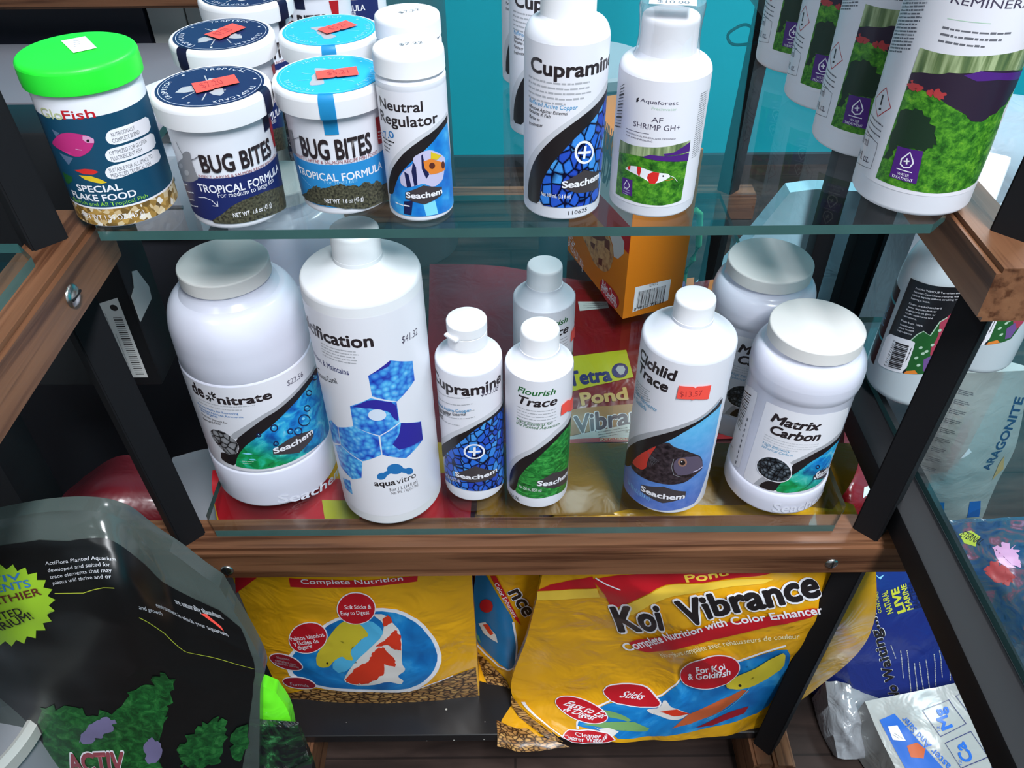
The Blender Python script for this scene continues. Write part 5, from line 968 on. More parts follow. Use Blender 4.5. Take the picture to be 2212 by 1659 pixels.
  ('p',[(138.4,139.7),(143.1,144.6),(146.0,147.4),(149.9,149.5),(153.0,154.6),(156.6,157.7),(159.1,162.7),(160.5,163.5),(163.0,167.1),(165.7,166.0),(164.8,161.3),(168.3,158.4),(168.4,155.0),(167.0,150.0),(167.2,142.7),(166.2,137.6),(165.9,130.1),(164.1,133.0),(163.6,131.6),(161.7,134.1),(159.9,133.4),(156.8,137.0),(156.2,137.7),(155.0,141.1),(152.2,143.0),(148.2,142.2),(146.1,140.3),(142.0,140.5)],'koir'),
  ('p',[(151.9,185.2),(154.3,187.7),(155.0,188.5),(156.7,188.7),(157.7,191.6),(159.9,188.4),(161.2,186.9),(161.5,181.5),(162.7,178.8),(161.4,179.2),(156.5,176.0),(155.9,174.7),(152.0,172.9),(151.2,177.1),(152.0,179.2),(151.7,183.4)],'koir'),
  ('p',[(147.4,202.5),(146.0,197.0),(143.8,191.8),(140.6,187.2),(136.7,183.2),(132.3,180.3),(127.6,178.5),(122.8,177.9),(118.2,178.6),(114.0,180.5),(110.4,183.6),(107.7,187.6),(106.1,192.4),(105.5,197.8),(106.1,203.3),(107.7,208.8),(110.3,213.9),(113.6,218.5),(117.6,222.2),(121.9,225.0),(126.5,226.6),(131.0,227.1),(135.4,226.3),(139.3,224.5),(142.6,221.5),(145.2,217.6),(146.9,213.0),(147.7,207.9)],'w'),
  ('p',[(146.4,202.5),(145.1,197.4),(143.0,192.5),(140.0,188.1),(136.3,184.4),(132.1,181.7),(127.6,180.0),(123.0,179.4),(118.7,180.1),(114.7,181.9),(111.3,184.8),(108.7,188.6),(107.2,193.1),(106.6,198.1),(107.1,203.3),(108.7,208.5),(111.1,213.3),(114.3,217.6),(118.0,221.2),(122.2,223.7),(126.5,225.3),(130.8,225.7),(135.0,225.1),(138.7,223.3),(141.9,220.5),(144.4,216.8),(146.0,212.5),(146.7,207.7)],'red2'),
  ('t','Soft Sticks &',115.0,203.5,142.8,203.7,6.1,'w',0.4,0.15),
  ('t','Easy to Digest',109.2,194.3,139.7,195.3,6.3,'w',0.4,0.15),
  ('p',[(87.3,162.5),(86.7,156.4),(84.9,150.0),(82.0,143.6),(78.1,137.3),(73.4,131.6),(68.2,126.7),(62.7,122.9),(57.3,120.3),(52.1,119.1),(47.5,119.5),(43.7,121.5),(40.9,125.0),(39.3,129.9),(38.9,135.7),(39.8,142.3),(41.8,149.2),(44.9,156.1),(48.8,162.6),(53.5,168.3),(58.6,172.9),(63.9,176.3),(69.1,178.3),(74.1,178.9),(78.6,178.1),(82.2,175.9),(85.0,172.4),(86.7,167.9)],'w'),
  ('p',[(86.2,161.9),(85.6,156.3),(83.9,150.2),(81.1,144.1),(77.4,138.3),(72.9,132.9),(68.0,128.2),(62.8,124.6),(57.6,122.2),(52.6,121.1),(48.2,121.4),(44.6,123.2),(42.0,126.5),(40.5,131.0),(40.1,136.5),(40.9,142.7),(42.8,149.2),(45.7,155.7),(49.5,161.8),(53.9,167.1),(58.8,171.6),(63.8,174.8),(68.8,176.7),(73.6,177.3),(77.8,176.6),(81.3,174.6),(84.0,171.3),(85.6,167.0)],'red2'),
  ('t','Palitos blandos',42.9,141.0,84.0,157.2,6.9,'w',0.4,0.15),
  ('t','y fáciles de',44.9,133.6,75.7,145.2,7.1,'w',0.4,0.15),
  ('t','digerir',49.0,127.1,67.3,134.9,7.3,'w',0.4,0.15),
  ('p',[(45.9,88.0),(44.1,84.3),(41.5,81.0),(38.1,78.3),(34.1,76.4),(29.9,75.4),(25.4,75.3),(21.1,76.1),(17.1,77.8),(13.6,80.2),(10.8,83.3),(8.8,86.9),(7.8,90.8),(7.7,94.7),(8.6,98.6),(10.5,102.1),(13.1,105.2),(16.5,107.8),(20.4,109.6),(24.6,110.7),(29.0,110.9),(33.2,110.2),(37.2,108.7),(40.7,106.4),(43.5,103.4),(45.5,99.9),(46.6,96.0),(46.8,92.0)],'w'),
  ('p',[(44.9,88.4),(43.3,85.1),(40.9,82.3),(37.8,80.0),(34.1,78.4),(30.1,77.6),(26.0,77.5),(21.9,78.3),(18.1,79.9),(14.7,82.1),(12.0,84.9),(10.1,88.0),(9.0,91.4),(8.8,94.9),(9.6,98.3),(11.3,101.4),(13.7,104.1),(16.8,106.3),(20.4,107.9),(24.4,108.7),(28.5,108.8),(32.5,108.2),(36.3,106.8),(39.6,104.7),(42.3,102.0),(44.3,98.8),(45.4,95.4),(45.6,91.9)],'dred'),
  ('t','Nutrición',17.9,98.4,32.9,99.4,5.1,'g7',0.2,0.1),
  ('t','completa,con',14.2,91.7,38.5,90.8,5.2,'g7',0.2,0.1),
  ('t','todos los colores',13.0,86.0,41.4,86.7,5.3,'g7',0.2,0.1),
  ('p',[(53.9,45.3),(52.5,41.6),(50.1,38.3),(47.0,35.4),(43.2,33.1),(38.9,31.6),(34.4,30.9),(29.9,31.0),(25.6,31.8),(21.7,33.4),(18.4,35.6),(15.9,38.4),(14.3,41.5),(13.7,44.8),(14.2,48.3),(15.6,51.7),(17.9,54.8),(21.1,57.7),(24.9,60.1),(29.2,61.8),(33.7,62.9),(38.2,63.2),(42.5,62.6),(46.4,61.2),(49.7,59.0),(52.2,56.1),(53.8,52.8),(54.3,49.1)],'w'),
  ('p',[(52.8,45.4),(51.6,42.4),(49.4,39.6),(46.5,37.2),(43.0,35.3),(39.0,34.1),(34.8,33.5),(30.6,33.6),(26.5,34.3),(22.8,35.7),(19.6,37.5),(17.2,39.9),(15.6,42.5),(14.9,45.3),(15.2,48.2),(16.5,51.1),(18.6,53.8),(21.5,56.2),(25.1,58.2),(29.1,59.6),(33.3,60.5),(37.6,60.7),(41.6,60.2),(45.4,59.0),(48.5,57.1),(50.9,54.6),(52.5,51.8),(53.1,48.6)],'dred'),
  ('t','Formula',22.5,39.7,44.0,40.1,7.9,'g7',0.2,0.1),
 ],
 'koiC': [
  ('p',[(-1.8,274.0),(18.2,282.7),(94.6,296.4),(96.4,276.9),(-1.5,272.7)],'red2'),
  ('p',[(91.1,297.6),(301.0,298.6),(286.2,293.3),(253.2,286.7),(208.9,282.9),(178.2,276.5),(139.4,254.8),(101.9,237.3),(103.4,271.4)],'red2'),
  ('p',[(-1.5,272.7),(96.4,276.9),(94.7,260.5),(0.6,258.6)],'yell'),
  ('p',[(114.9,242.7),(138.8,253.4),(178.0,275.2),(208.9,282.1),(256.5,285.4),(302.6,291.0),(285.9,280.2),(218.1,267.5),(169.5,252.4),(114.3,222.2)],'yell'),
  ('l',[(99.1,295.0),(112.1,284.5),(127.8,274.6)],2,'w'),
  ('t','Pond',207.3,284.7,253.4,294.5,12.1,'yell',0.8,0),
  ('l',[(43.2,22.9),(45.1,37.4),(57.9,60.3),(74.6,77.8),(97.8,71.4),(127.5,82.6),(138.2,94.9),(157.3,112.6),(208.7,127.2),(260.8,143.2),(318.8,171.0)],3.2,'w'),
  ('p',[(43.9,27.8),(46.1,39.0),(58.7,57.2),(74.9,74.9),(98.7,68.6),(128.9,79.8),(139.3,92.1),(157.3,109.2),(208.5,124.4),(260.9,140.3),(319.3,168.2),(329.4,153.6),(335.4,105.6),(364.4,47.4),(315.1,25.3),(234.5,13.1),(114.7,5.7),(97.5,13.8)],'bluek'),
  ('t','Koi',94.2,197.1,171.0,201.3,48.1,'w',6.2,0.2),
  ('t','Koi',95.5,197.9,170.0,202.1,46.7,'k',3.0,0.2),
  ('t','Vibrance',201.8,210.3,353.4,264.6,44.2,'w',6.2,0.2),
  ('t','Vibrance',203.1,211.1,352.6,265.2,42.8,'k',3.0,0.2),
  ('p',[(100.9,181.5),(161.8,190.7),(248.7,212.0),(313.8,232.8),(346.4,246.9),(343.3,231.5),(314.3,215.0),(227.3,180.1),(122.7,159.7),(105.0,165.4)],'red2'),
  ('t','Complete Nutrition with Color Enhancers',94.7,164.0,356.9,238.3,13.4,'w',0.8,0),
  ('t','Nourriture complète avec rehausseurs de couleur',136.5,151.1,330.6,189.9,9.4,'cream',0.2,0),
  ('p',[(247.3,96.7),(241.2,105.6),(253.9,116.2),(278.2,129.4),(305.5,153.4),(318.2,163.6),(324.6,134.7),(309.1,112.0),(290.2,97.2),(268.5,92.4)],'yfish'),
  ('p',[(270.2,100.2),(270.3,99.7),(270.4,99.2),(270.3,98.8),(270.0,98.5),(269.6,98.2),(269.1,98.1),(268.5,98.1),(267.9,98.2),(267.2,98.4),(266.6,98.7),(266.0,99.1),(265.4,99.5),(265.0,100.0),(264.7,100.6),(264.5,101.1),(264.5,101.6),(264.6,102.0),(264.9,102.3),(265.3,102.6),(265.8,102.7),(266.4,102.7),(267.0,102.7),(267.6,102.4),(268.3,102.1),(268.9,101.7),(269.4,101.3),(269.8,100.8)],'k'),
  ('p',[(202.3,26.3),(212.7,48.6),(250.8,74.2),(278.9,89.1),(292.5,85.8),(272.2,50.8),(232.9,30.7)],'ofish'),
  ('p',[(251.6,23.9),(291.2,46.9),(318.2,58.7),(323.8,45.4),(284.4,24.6)],'dred'),
  ('l',[(288.3,91.5),(282.0,55.7),(255.8,40.7)],2,'blul'),
  ('p',[(116.9,59.9),(138.6,62.4),(135.0,78.5),(160.2,64.0),(181.0,61.5),(213.1,51.4),(204.1,41.9),(168.6,43.8),(130.8,51.8)],'koiw'),
  ('p',[(146.3,54.5),(177.4,61.5),(214.6,51.3),(183.6,49.2)],'koir'),
  ('p',[(66.8,62.5),(110.6,38.5),(107.7,35.8),(79.4,44.4)],'lily'),
  ('p',[(50.9,32.7),(74.5,35.9),(117.7,35.8),(157.7,24.7),(158.7,19.1),(90.3,22.0)],'lily'),
  ('p',[(64.5,28.4),(71.5,24.2),(83.8,26.0),(104.3,19.5),(99.3,11.0),(81.0,15.9)],'koiw'),
  ('p',[(258.9,139.4),(259.5,132.5),(258.2,125.4),(255.0,118.5),(249.9,112.2),(243.1,106.7),(234.7,102.3),(225.0,99.3),(214.4,97.6),(203.4,97.2),(191.3,98.1),(178.9,100.3),(168.1,103.8),(160.5,108.6),(156.9,114.4),(157.5,121.1),(162.2,128.3),(170.6,135.5),(181.4,142.5),(192.9,148.6),(203.9,153.6),(214.0,157.1),(223.6,159.0),(232.5,159.3),(240.5,158.0),(247.3,155.2),(252.7,151.0),(256.6,145.6)],'w'),
  ('p',[(257.6,139.0),(258.1,132.6),(256.7,125.9),(253.5,119.3),(248.4,113.3),(241.7,108.1),(233.4,103.9),(224.0,101.0),(213.8,99.3),(203.1,98.8),(191.6,99.6),(179.8,101.6),(169.5,104.9),(162.3,109.4),(158.9,114.9),(159.5,121.2),(164.1,128.0),(172.1,134.9),(182.5,141.5),(193.6,147.3),(204.2,152.1),(213.9,155.5),(223.3,157.3),(232.0,157.7),(239.8,156.5),(246.4,153.9),(251.6,150.0),(255.4,144.9)],'red2'),
  ('t','For Koi',194.1,127.2,238.0,135.9,11.2,'w',0.7,0.2),
  ('t','& Goldfish',177.4,113.2,244.7,125.4,11.3,'w',0.7,0.2),
  ('p',[(65.9,95.2),(70.3,109.6),(84.4,110.2),(102.1,102.3),(120.4,82.7),(135.4,71.8),(137.6,63.0),(101.1,62.5),(75.9,72.7)],'w'),
  ('p',[(66.8,95.1),(70.9,107.5),(84.4,108.2),(101.5,100.4),(118.7,81.4),(132.6,71.8),(133.4,65.1),(100.3,64.4),(76.3,74.7)],'red2'),
  ('t','Sticks',80.4,84.3,104.0,76.0,11.9,'w',0.6,0.2),
  ('p',[(78.0,42.8),(77.3,38.9),(74.8,36.1),(70.6,34.5),(65.0,34.1),(58.6,35.1),(52.0,37.6),(45.9,41.4),(40.6,46.4),(36.6,52.5),(33.6,59.3),(31.8,66.3),(31.0,73.1),(31.0,79.4),(31.8,84.7),(33.3,88.7),(35.5,91.4),(38.4,92.6),(41.8,92.3),(45.7,90.5),(49.8,87.3),(54.1,83.0),(58.6,77.6),(63.0,71.7),(67.3,65.4),(71.3,59.1),(74.6,53.1),(77.0,47.6)],'w'),
  ('p',[(76.9,43.4),(76.2,39.9),(73.8,37.4),(69.7,36.0),(64.4,35.8),(58.4,37.0),(52.2,39.4),(46.4,43.1),(41.3,48.0),(37.4,53.9),(34.5,60.3),(32.7,66.8),(31.7,73.2),(31.6,79.0),(32.4,83.9),(33.8,87.6),(35.9,90.0),(38.7,91.0),(41.9,90.5),(45.6,88.7),(49.6,85.5),(53.8,81.3),(58.2,76.2),(62.5,70.5),(66.6,64.5),(70.5,58.6),(73.7,52.9),(75.9,47.8)],'red2'),
  ('t','Easy to Eat',36.6,73.8,71.0,45.2,10.6,'w',0.6,0.1),
  ('t','& Digest',34.6,61.5,61.5,42.5,11.0,'w',0.6,0.1),
  ('p',[(7.9,1.7),(31.0,20.5),(56.8,24.2),(87.6,17.7),(108.4,6.2),(97.1,0.7),(24.3,-7.7)],'w'),
  ('p',[(10.3,2.0),(30.7,18.4),(56.8,22.1),(88.0,16.0),(105.3,6.4),(96.1,2.4),(25.3,-5.6)],'red2'),
  ('t','Cleaner &',38.2,9.5,90.4,7.3,8.4,'w',0.3,0),
  ('t','Clearer Water',13.4,-1.2,87.7,1.3,9.6,'w',0.4,0),
  ('l',[(7.4,87.0),(5.9,47.0),(4.5,20.5),(11.8,2.9)],3,'w'),
  ('p',[(0.4,101.7),(2.5,87.9),(0.9,62.6),(-3.4,31.8),(-5.3,8.4),(3.6,-8.2),(-25.3,-13.3),(-34.0,0.7),(-21.9,25.5),(-6.2,67.6)],'pellets'),
 ],
 'koiB': [
  ('p',[(-0.6,302.9),(15.4,302.9),(37.8,262.6),(57.1,226.4),(68.3,181.1),(74.9,148.3),(60.4,136.2),(34.7,145.3),(-0.6,190.5)],'blued'),
  ('l',[(-1.3,187.3),(17.7,159.5),(37.2,139.4),(56.6,136.6),(72.2,145.1),(67.4,178.4),(57.4,221.2)],3,'w'),
  ('p',[(25.0,297.7),(33.0,297.7),(69.0,215.6),(59.3,226.4)],'red2'),
  ('t','Color Enhancers',30.8,285.1,58.0,229.0,5.5,'w',0.3,0),
  ('t','nce',47.9,272.5,73.2,228.6,20.7,'w',5,0),
  ('t','nce',48.3,272.0,72.5,229.7,19.9,'k',2.4,0),
  ('p',[(29.7,249.7),(29.5,247.4),(28.8,245.1),(27.7,243.1),(26.2,241.4),(24.4,240.2),(22.4,239.4),(20.2,239.2),(18.0,239.5),(15.9,240.4),(14.0,241.7),(12.3,243.4),(11.1,245.4),(10.3,247.7),(10.0,250.0),(10.2,252.4),(10.8,254.6),(12.0,256.5),(13.5,258.2),(15.4,259.4),(17.5,260.1),(19.7,260.4),(21.9,260.1),(24.0,259.3),(25.9,258.0),(27.5,256.3),(28.6,254.3),(29.4,252.1)],'red2'),
  ('p',[(8.5,220.8),(19.2,223.3),(34.1,199.6),(36.3,185.2),(28.1,190.9),(16.7,202.5)],'koiw'),
  ('p',[(15.7,219.3),(22.7,220.5),(30.7,202.5),(26.0,199.6)],'koir'),
  ('p',[(1.2,211.2),(9.3,196.6),(11.3,184.5),(0.9,199.6)],'lily'),
  ('p',[(2.1,168.1),(28.9,134.7),(56.0,110.4),(61.9,90.6),(49.1,53.1),(54.2,20.2),(64.0,1.9),(105.6,-23.6),(-13.0,-33.6),(17.3,69.9),(8.0,128.0)],'pellets'),
 ],
 'bagD': [
  ('p',[(188.3,118.6),(251.5,131.6),(260.0,94.9),(188.3,72.6)],'ygreen'),
  ('t','Tetra',184.3,79.1,236.0,89.6,19.0,'navyt',1.5,0),
  ('p',[(253.9,105.1),(254.0,102.9),(253.6,100.7),(252.8,98.6),(251.6,96.7),(250.1,95.1),(248.2,93.9),(246.2,93.2),(244.1,92.9),(242.0,93.1),(240.0,93.7),(238.2,94.9),(236.8,96.4),(235.8,98.2),(235.2,100.2),(235.1,102.4),(235.4,104.6),(236.3,106.7),(237.5,108.6),(239.1,110.2),(241.0,111.4),(243.1,112.2),(245.2,112.5),(247.3,112.3),(249.2,111.7),(250.9,110.6),(252.3,109.0),(253.3,107.2)],'navyt'),
  ('p',[(239.4,103.6),(242.5,108.7),(248.7,109.0),(250.8,104.2),(248.8,98.0),(244.7,96.6)],'g7'),
  ('t','Pond',199.3,54.2,255.0,64.9,16.6,'tan',1.5,0),
  ('p',[(175.4,47.3),(219.7,52.7),(261.7,58.8),(262.4,31.5),(175.3,11.3)],'tand'),
  ('t','Vibrance',193.1,15.6,301.0,39.0,24.6,'w',5,0.15),
  ('t','Vibrance',194.0,16.6,300.4,39.5,23.7,'ink',2.4,0.15),
  ('p',[(175.3,11.3),(220.1,19.9),(258.5,31.4),(300.7,29.0),(300.2,13.0),(186.5,9.0)],'paper'),
  ('m',220.2,17.5,258.6,26.5,3,0.65,-3.3,1.6,'g5'),
  ('p',[(175.3,8.5),(347.2,16.3),(346.2,10.0),(175.3,2.9)],'red2'),
  ('t','FEEDING GUIDE',262.9,12.7,222.6,10.1,3.4,'cream',0.2,0),
  ('p',[(195.3,204.3),(229.5,209.9),(231.6,197.7),(197.5,187.2)],'paper'),
  ('m',201.9,200.1,229.5,206.3,3,0.1,-3.71,1.6,'g5'),
  ('l',[(313.7,251.6),(314.8,218.8)],4,'violet'),
  ('l',[(321.5,256.8),(320.6,239.2)],8,'orange2'),
  ('l',[(346.9,245.8),(343.2,219.6)],9,'orange2'),
 ],
 'bagE': [
 ],
 'acti': [
  ('p',[(2.3,330.1),(55.5,332.8),(67.1,334.4),(91.6,329.0),(129.2,332.5),(155.0,319.2),(187.9,307.4),(224.1,313.4),(250.8,320.1),(266.5,305.7),(264.0,276.5),(262.6,222.4),(264.4,125.1),(259.9,62.9),(251.4,-5.9),(22.3,6.9),(43.5,85.8),(8.5,139.1)],'blkbag'),
  ('p',[(65.3,113.1),(71.2,112.8),(80.5,119.1),(80.3,110.3),(89.4,116.4),(97.8,112.2),(102.2,109.1),(104.3,109.9),(105.9,99.1),(108.2,97.6),(112.1,98.7),(117.8,97.2),(119.7,105.0),(127.9,101.2),(130.7,98.4),(134.4,103.0),(136.9,106.1),(141.2,109.9),(149.2,125.8),(146.9,129.1),(154.6,133.0),(159.1,139.1),(162.6,141.9),(165.9,143.3),(172.6,144.3),(176.8,152.0),(182.5,148.7),(183.6,158.9),(188.5,149.4),(191.7,154.8),(191.8,156.1),(193.5,146.3),(188.4,143.8),(192.1,124.5),(184.8,117.8),(187.3,115.6),(183.0,101.7),(186.0,102.9),(181.2,93.8),(179.0,81.5),(174.7,68.8),(172.5,54.3),(171.4,56.1),(173.3,46.8),(168.2,31.7),(170.4,21.4),(138.8,14.0),(114.4,10.8),(94.0,15.7),(59.5,10.4),(28.8,6.7),(33.2,16.7),(42.7,29.6),(40.7,37.5),(45.8,53.5),(53.2,62.8),(58.3,79.3),(57.7,82.2),(56.9,91.2),(66.6,109.0)],'kelpd'),
  ('p',[(168.8,151.9),(170.7,158.2),(170.8,159.3),(178.7,161.9),(178.5,169.1),(182.1,169.8),(183.6,169.9),(188.2,161.2),(194.4,164.3),(194.8,163.4),(191.0,152.7),(192.9,145.7),(191.3,145.1),(187.8,139.5),(183.6,141.5),(179.9,139.5),(177.4,131.9),(175.2,139.4),(175.8,142.1),(173.8,144.0)],'kelpd'),
  ('p',[(195.0,63.7),(199.7,62.8),(202.4,66.6),(200.7,75.9),(210.0,76.5),(210.8,83.2),(213.5,88.1),(217.5,87.1),(217.7,95.0),(222.6,89.3),(228.4,97.7),(232.4,99.3),(233.7,98.8),(231.8,90.2),(236.0,96.4),(241.3,89.9),(238.7,81.1),(240.5,78.4),(238.1,70.6),(241.5,64.0),(241.2,64.7),(238.2,61.4),(235.4,56.0),(234.9,42.5),(231.3,34.7),(233.2,29.6),(231.2,26.3),(222.8,24.5),(221.2,27.0),(218.4,24.6),(210.0,14.8),(201.9,15.0),(201.1,19.6),(195.2,28.6),(191.6,18.9),(190.1,25.5),(194.5,28.4),(191.5,43.8),(193.2,46.2),(190.8,54.2)],'kelpd'),
  ('p',[(90.0,62.6),(95.1,72.2),(95.7,75.3),(102.8,80.3),(107.3,87.9),(109.5,88.0),(116.5,92.7),(118.5,92.4),(121.5,95.8),(127.3,96.4),(129.9,91.5),(133.7,93.4),(133.7,90.1),(134.9,87.8),(129.1,86.6),(130.7,82.1),(128.6,76.6),(123.3,75.1),(121.5,72.1),(123.2,74.8),(118.5,74.1),(115.7,66.7),(108.3,69.1),(108.3,65.6),(103.7,61.4),(102.3,60.6),(93.5,60.7),(92.7,65.6)],'lilacd'),
  ('p',[(154.6,56.1),(159.2,62.3),(161.1,63.4),(161.1,65.6),(165.8,69.7),(166.7,71.3),(170.3,63.9),(171.4,67.3),(175.6,62.5),(174.6,57.4),(175.8,53.4),(173.3,44.0),(168.8,35.9),(164.4,30.4),(160.4,30.7),(160.1,30.7),(155.9,29.0),(153.1,37.4),(156.4,42.4),(153.8,47.8)],'lilacd'),
  ('p',[(243.6,69.3),(245.9,71.6),(249.7,78.0),(258.4,79.4),(259.8,80.2),(259.9,73.2),(258.9,63.8),(258.9,61.9),(260.9,53.1),(258.7,42.7),(256.3,42.8),(253.0,28.6),(251.2,25.5),(249.0,26.7),(246.5,28.7),(245.1,31.1),(243.6,34.4),(241.4,48.0),(245.9,52.3),(242.0,58.2)],'kelpd'),
  ('p',[(72.9,243.3),(78.8,236.4),(72.0,232.1),(76.5,224.0),(68.9,221.7),(71.6,212.8),(63.6,212.5),(64.3,203.2),(56.6,204.9),(55.1,195.5),(48.1,199.3),(44.5,190.0),(38.8,195.9),(33.4,187.2),(29.5,195.4),(22.7,188.1),(20.8,198.4),(13.3,193.4),(13.5,205.2),(5.9,203.5),(8.1,215.6),(0.9,217.7),(5.0,228.7),(-1.3,234.3),(4.3,242.8),(-0.5,250.9),(6.0,256.5),(2.6,266.9),(9.6,269.4),(7.9,281.2),(15.0,280.3),(15.1,292.4),(21.9,288.2),(23.8,299.4),(29.9,292.5),(33.5,302.1),(38.5,293.1),(43.7,300.4),(47.2,290.2),(53.6,295.1),(55.4,284.4),(62.7,286.6),(62.5,276.1),(70.2,275.7),(68.1,266.0),(75.7,263.0),(71.6,254.8),(78.5,249.6)],'lime'),
  ('t','ACTIV',0.8,269.4,51.1,279.1,9.9,'blue4',0.6,0),
  ('t','NUTRIENTS',-3.3,253.4,58.4,268.3,10.9,'blue4',0.6,0),
  ('t','HEALTHIER',7.0,237.9,67.5,258.2,10.1,'brownd',0.6,0),
  ('t','PLANTED',13.9,216.3,53.1,234.4,10.0,'k',0.6,0),
  ('t','AQUARIUM!',9.8,194.4,62.4,230.0,10.3,'k',0.6,0),
  ('t','ActiFlora Planted Aquarium',70.8,297.4,133.2,300.0,5.4,'g8',0.2,0),
  ('t','developed and suited for',72.6,287.0,127.9,291.7,5.4,'g8',0.2,0),
  ('t','trace elements that may',74.6,277.9,128.9,284.7,5.2,'g8',0.2,0),
  ('t','plants will thrive and or',77.3,270.0,128.4,277.2,5.1,'g8',0.2,0),
  ('t','are naturally abundant',199.5,285.1,249.9,304.8,7.7,'g8',0.2,0),
  ('t','environment in which your aquarium',171.1,257.5,245.7,272.0,7.0,'g8',0.2,0),
  ('t','and growth',151.3,244.4,177.3,249.0,5.4,'g8',0.2,0),
  ('l',[(77.9,257.8),(91.2,256.1),(102.4,255.3),(110.8,259.2),(120.6,263.0),(129.9,264.4)],1.0,'olive2'),
  ('l',[(151.4,233.5),(165.4,230.3),(180.2,227.0),(194.4,217.9),(204.6,212.0),(216.3,211.8),(229.5,212.6),(246.7,213.9),(262.1,216.8)],1.0,'olive2'),
  ('p',[(226.3,294.0),(232.0,298.2),(242.0,286.3),(242.5,278.3),(237.0,284.7)],'sticker'),
  ('t','ACTIV',66.1,21.2,133.4,20.2,29.5,'w',4,0.2),
  ('t','ACTIV',67.5,21.7,132.4,20.7,27.6,'maroon',1.5,0.2),
 ],
 'livesand': [
  ('t','No Waiting....',66.5,10.4,60.3,148.3,15.3,'w',3,0),
  ('t','No Waiting....',66.2,11.0,60.0,147.6,14.4,'k',1.2,0),
  ('t','LIVE',99.1,140.7,94.7,174.3,10.8,'yelt',1.6,0),
  ('t','NATURAL',83.3,142.4,79.3,173.5,8.5,'yelt',0.9,0),
  ('t','MARINE',108.6,142.3,105.9,176.3,8.0,'yelt',0.9,0),
  ('t','CONTAINS',68.0,146.2,66.0,175.7,4.9,'yelt',0.4,0),
  ('t','BACTERIA',118.7,143.2,116.2,177.6,8.5,'navyk',0.6,0),
  ('m',72.8,84.2,69.7,114.5,1,2.05,0.39,2.6,'g7'),
  ('m',76.6,51.9,83.7,117.8,1,2.01,0.01,2.6,'g7'),
  ('m',81.8,25.4,91.7,126.4,1,1.95,0.27,2.6,'g7'),
  ('m',89.4,25.1,95.8,103.7,1,1.89,0.28,2.6,'g7'),
  ('m',96.7,24.9,100.9,100.5,1,1.86,0.37,2.6,'g7'),
  ('m',104.0,24.6,109.5,103.1,1,1.84,0.33,2.6,'g7'),
  ('m',112.7,34.4,121.4,103.0,1,1.84,0.11,2.6,'g7'),
  ('m',122.1,45.7,128.3,106.2,1,1.89,0.14,2.6,'g7'),
  ('m',130.5,40.1,144.5,121.4,1,1.92,0.03,2.6,'g7'),
  ('m',141.5,36.7,150.9,112.2,1,1.98,0.14,2.6,'g7'),
  ('m',152.7,42.4,162.9,122.5,1,2.02,0.16,2.6,'g7'),
  ('m',162.0,39.2,164.5,95.8,1,2.04,0.32,2.6,'g7'),
  ('m',132.5,145.6,127.8,190.9,1,2.17,0.46,2.6,'yelt'),
  ('m',141.4,147.8,137.2,189.8,1,2.23,0.57,2.6,'g7'),
  ('m',150.5,150.3,146.8,189.1,1,2.29,0.68,2.6,'g7'),
  ('m',159.9,153.1,156.5,188.9,1,2.36,0.78,2.6,'g7'),
  ('p',[(62.8,200.0),(66.8,194.1),(76.5,196.0),(70.5,190.7),(68.0,194.9)],'ltblue'),
 ],
 'silver': [
 ],
 'salt': [
  ('p',[(9.4,80.2),(33.8,85.0),(54.8,45.9),(74.1,9.8),(15.7,8.6),(13.1,40.2)],'blue6'),
  ('p',[(33.9,42.2),(51.5,44.3),(58.8,36.5),(50.1,26.8),(31.8,29.9)],'ofish'),
  ('p',[(18.1,68.7),(32.2,68.4),(36.0,47.6),(17.3,50.9)],'w'),
  ('m',23.0,59.0,33.4,49.8,2,-2.64,-1.85,1.5,'g5'),
  ('t','Mg',102.6,55.4,98.1,81.4,14.1,'blue6',1.2,0),
  ('t','Fe',143.0,66.5,137.3,90.5,13.5,'blue6',1.2,0),
  ('t','Ca',111.6,20.3,108.1,39.0,14.7,'blue6',1.2,0),
  ('t','Sr',155.1,34.5,151.3,48.2,14.0,'blue6',1.2,0),
  ('l',[(72.9,82.5),(105.7,90.7),(118.5,55.5),(84.4,47.9),(72.9,82.5)],0.9,'navyt'),
  ('l',[(114.1,94.1),(147.5,103.7),(161.1,69.4),(128.2,57.9),(114.1,94.1)],0.9,'navyt'),
  ('l',[(86.4,40.5),(120.5,46.8),(128.0,21.8),(92.6,13.3),(86.4,40.5)],0.9,'navyt'),
  ('l',[(130.5,49.8),(164.4,59.7),(174.0,36.4),(138.4,26.0),(130.5,49.8)],0.9,'navyt'),
  ('l',[(148.5,103.5),(159.6,106.5),(174.8,75.9),(161.6,69.9),(148.5,103.5)],0.9,'navyt'),
  ('t','Faster And Safer',83.9,14.0,48.2,78.6,10.3,'blue6',0.5,0),
  ('p',[(129.8,16.4),(140.8,19.8),(150.0,9.0),(145.3,3.3),(122.2,4.9)],'blue6'),
  ('t','12',86.5,53.1,87.5,58.7,3.2,'blue6',0,0),
  ('t','12',129.6,62.9,129.3,68.1,2.9,'blue6',0,0),
  ('t','12',95.2,16.3,96.7,21.0,3.2,'blue6',0,0),
 ],
 'gravel': [
  ('p',[(2,2),(118,2),(118,195),(2,195)],'reef'),
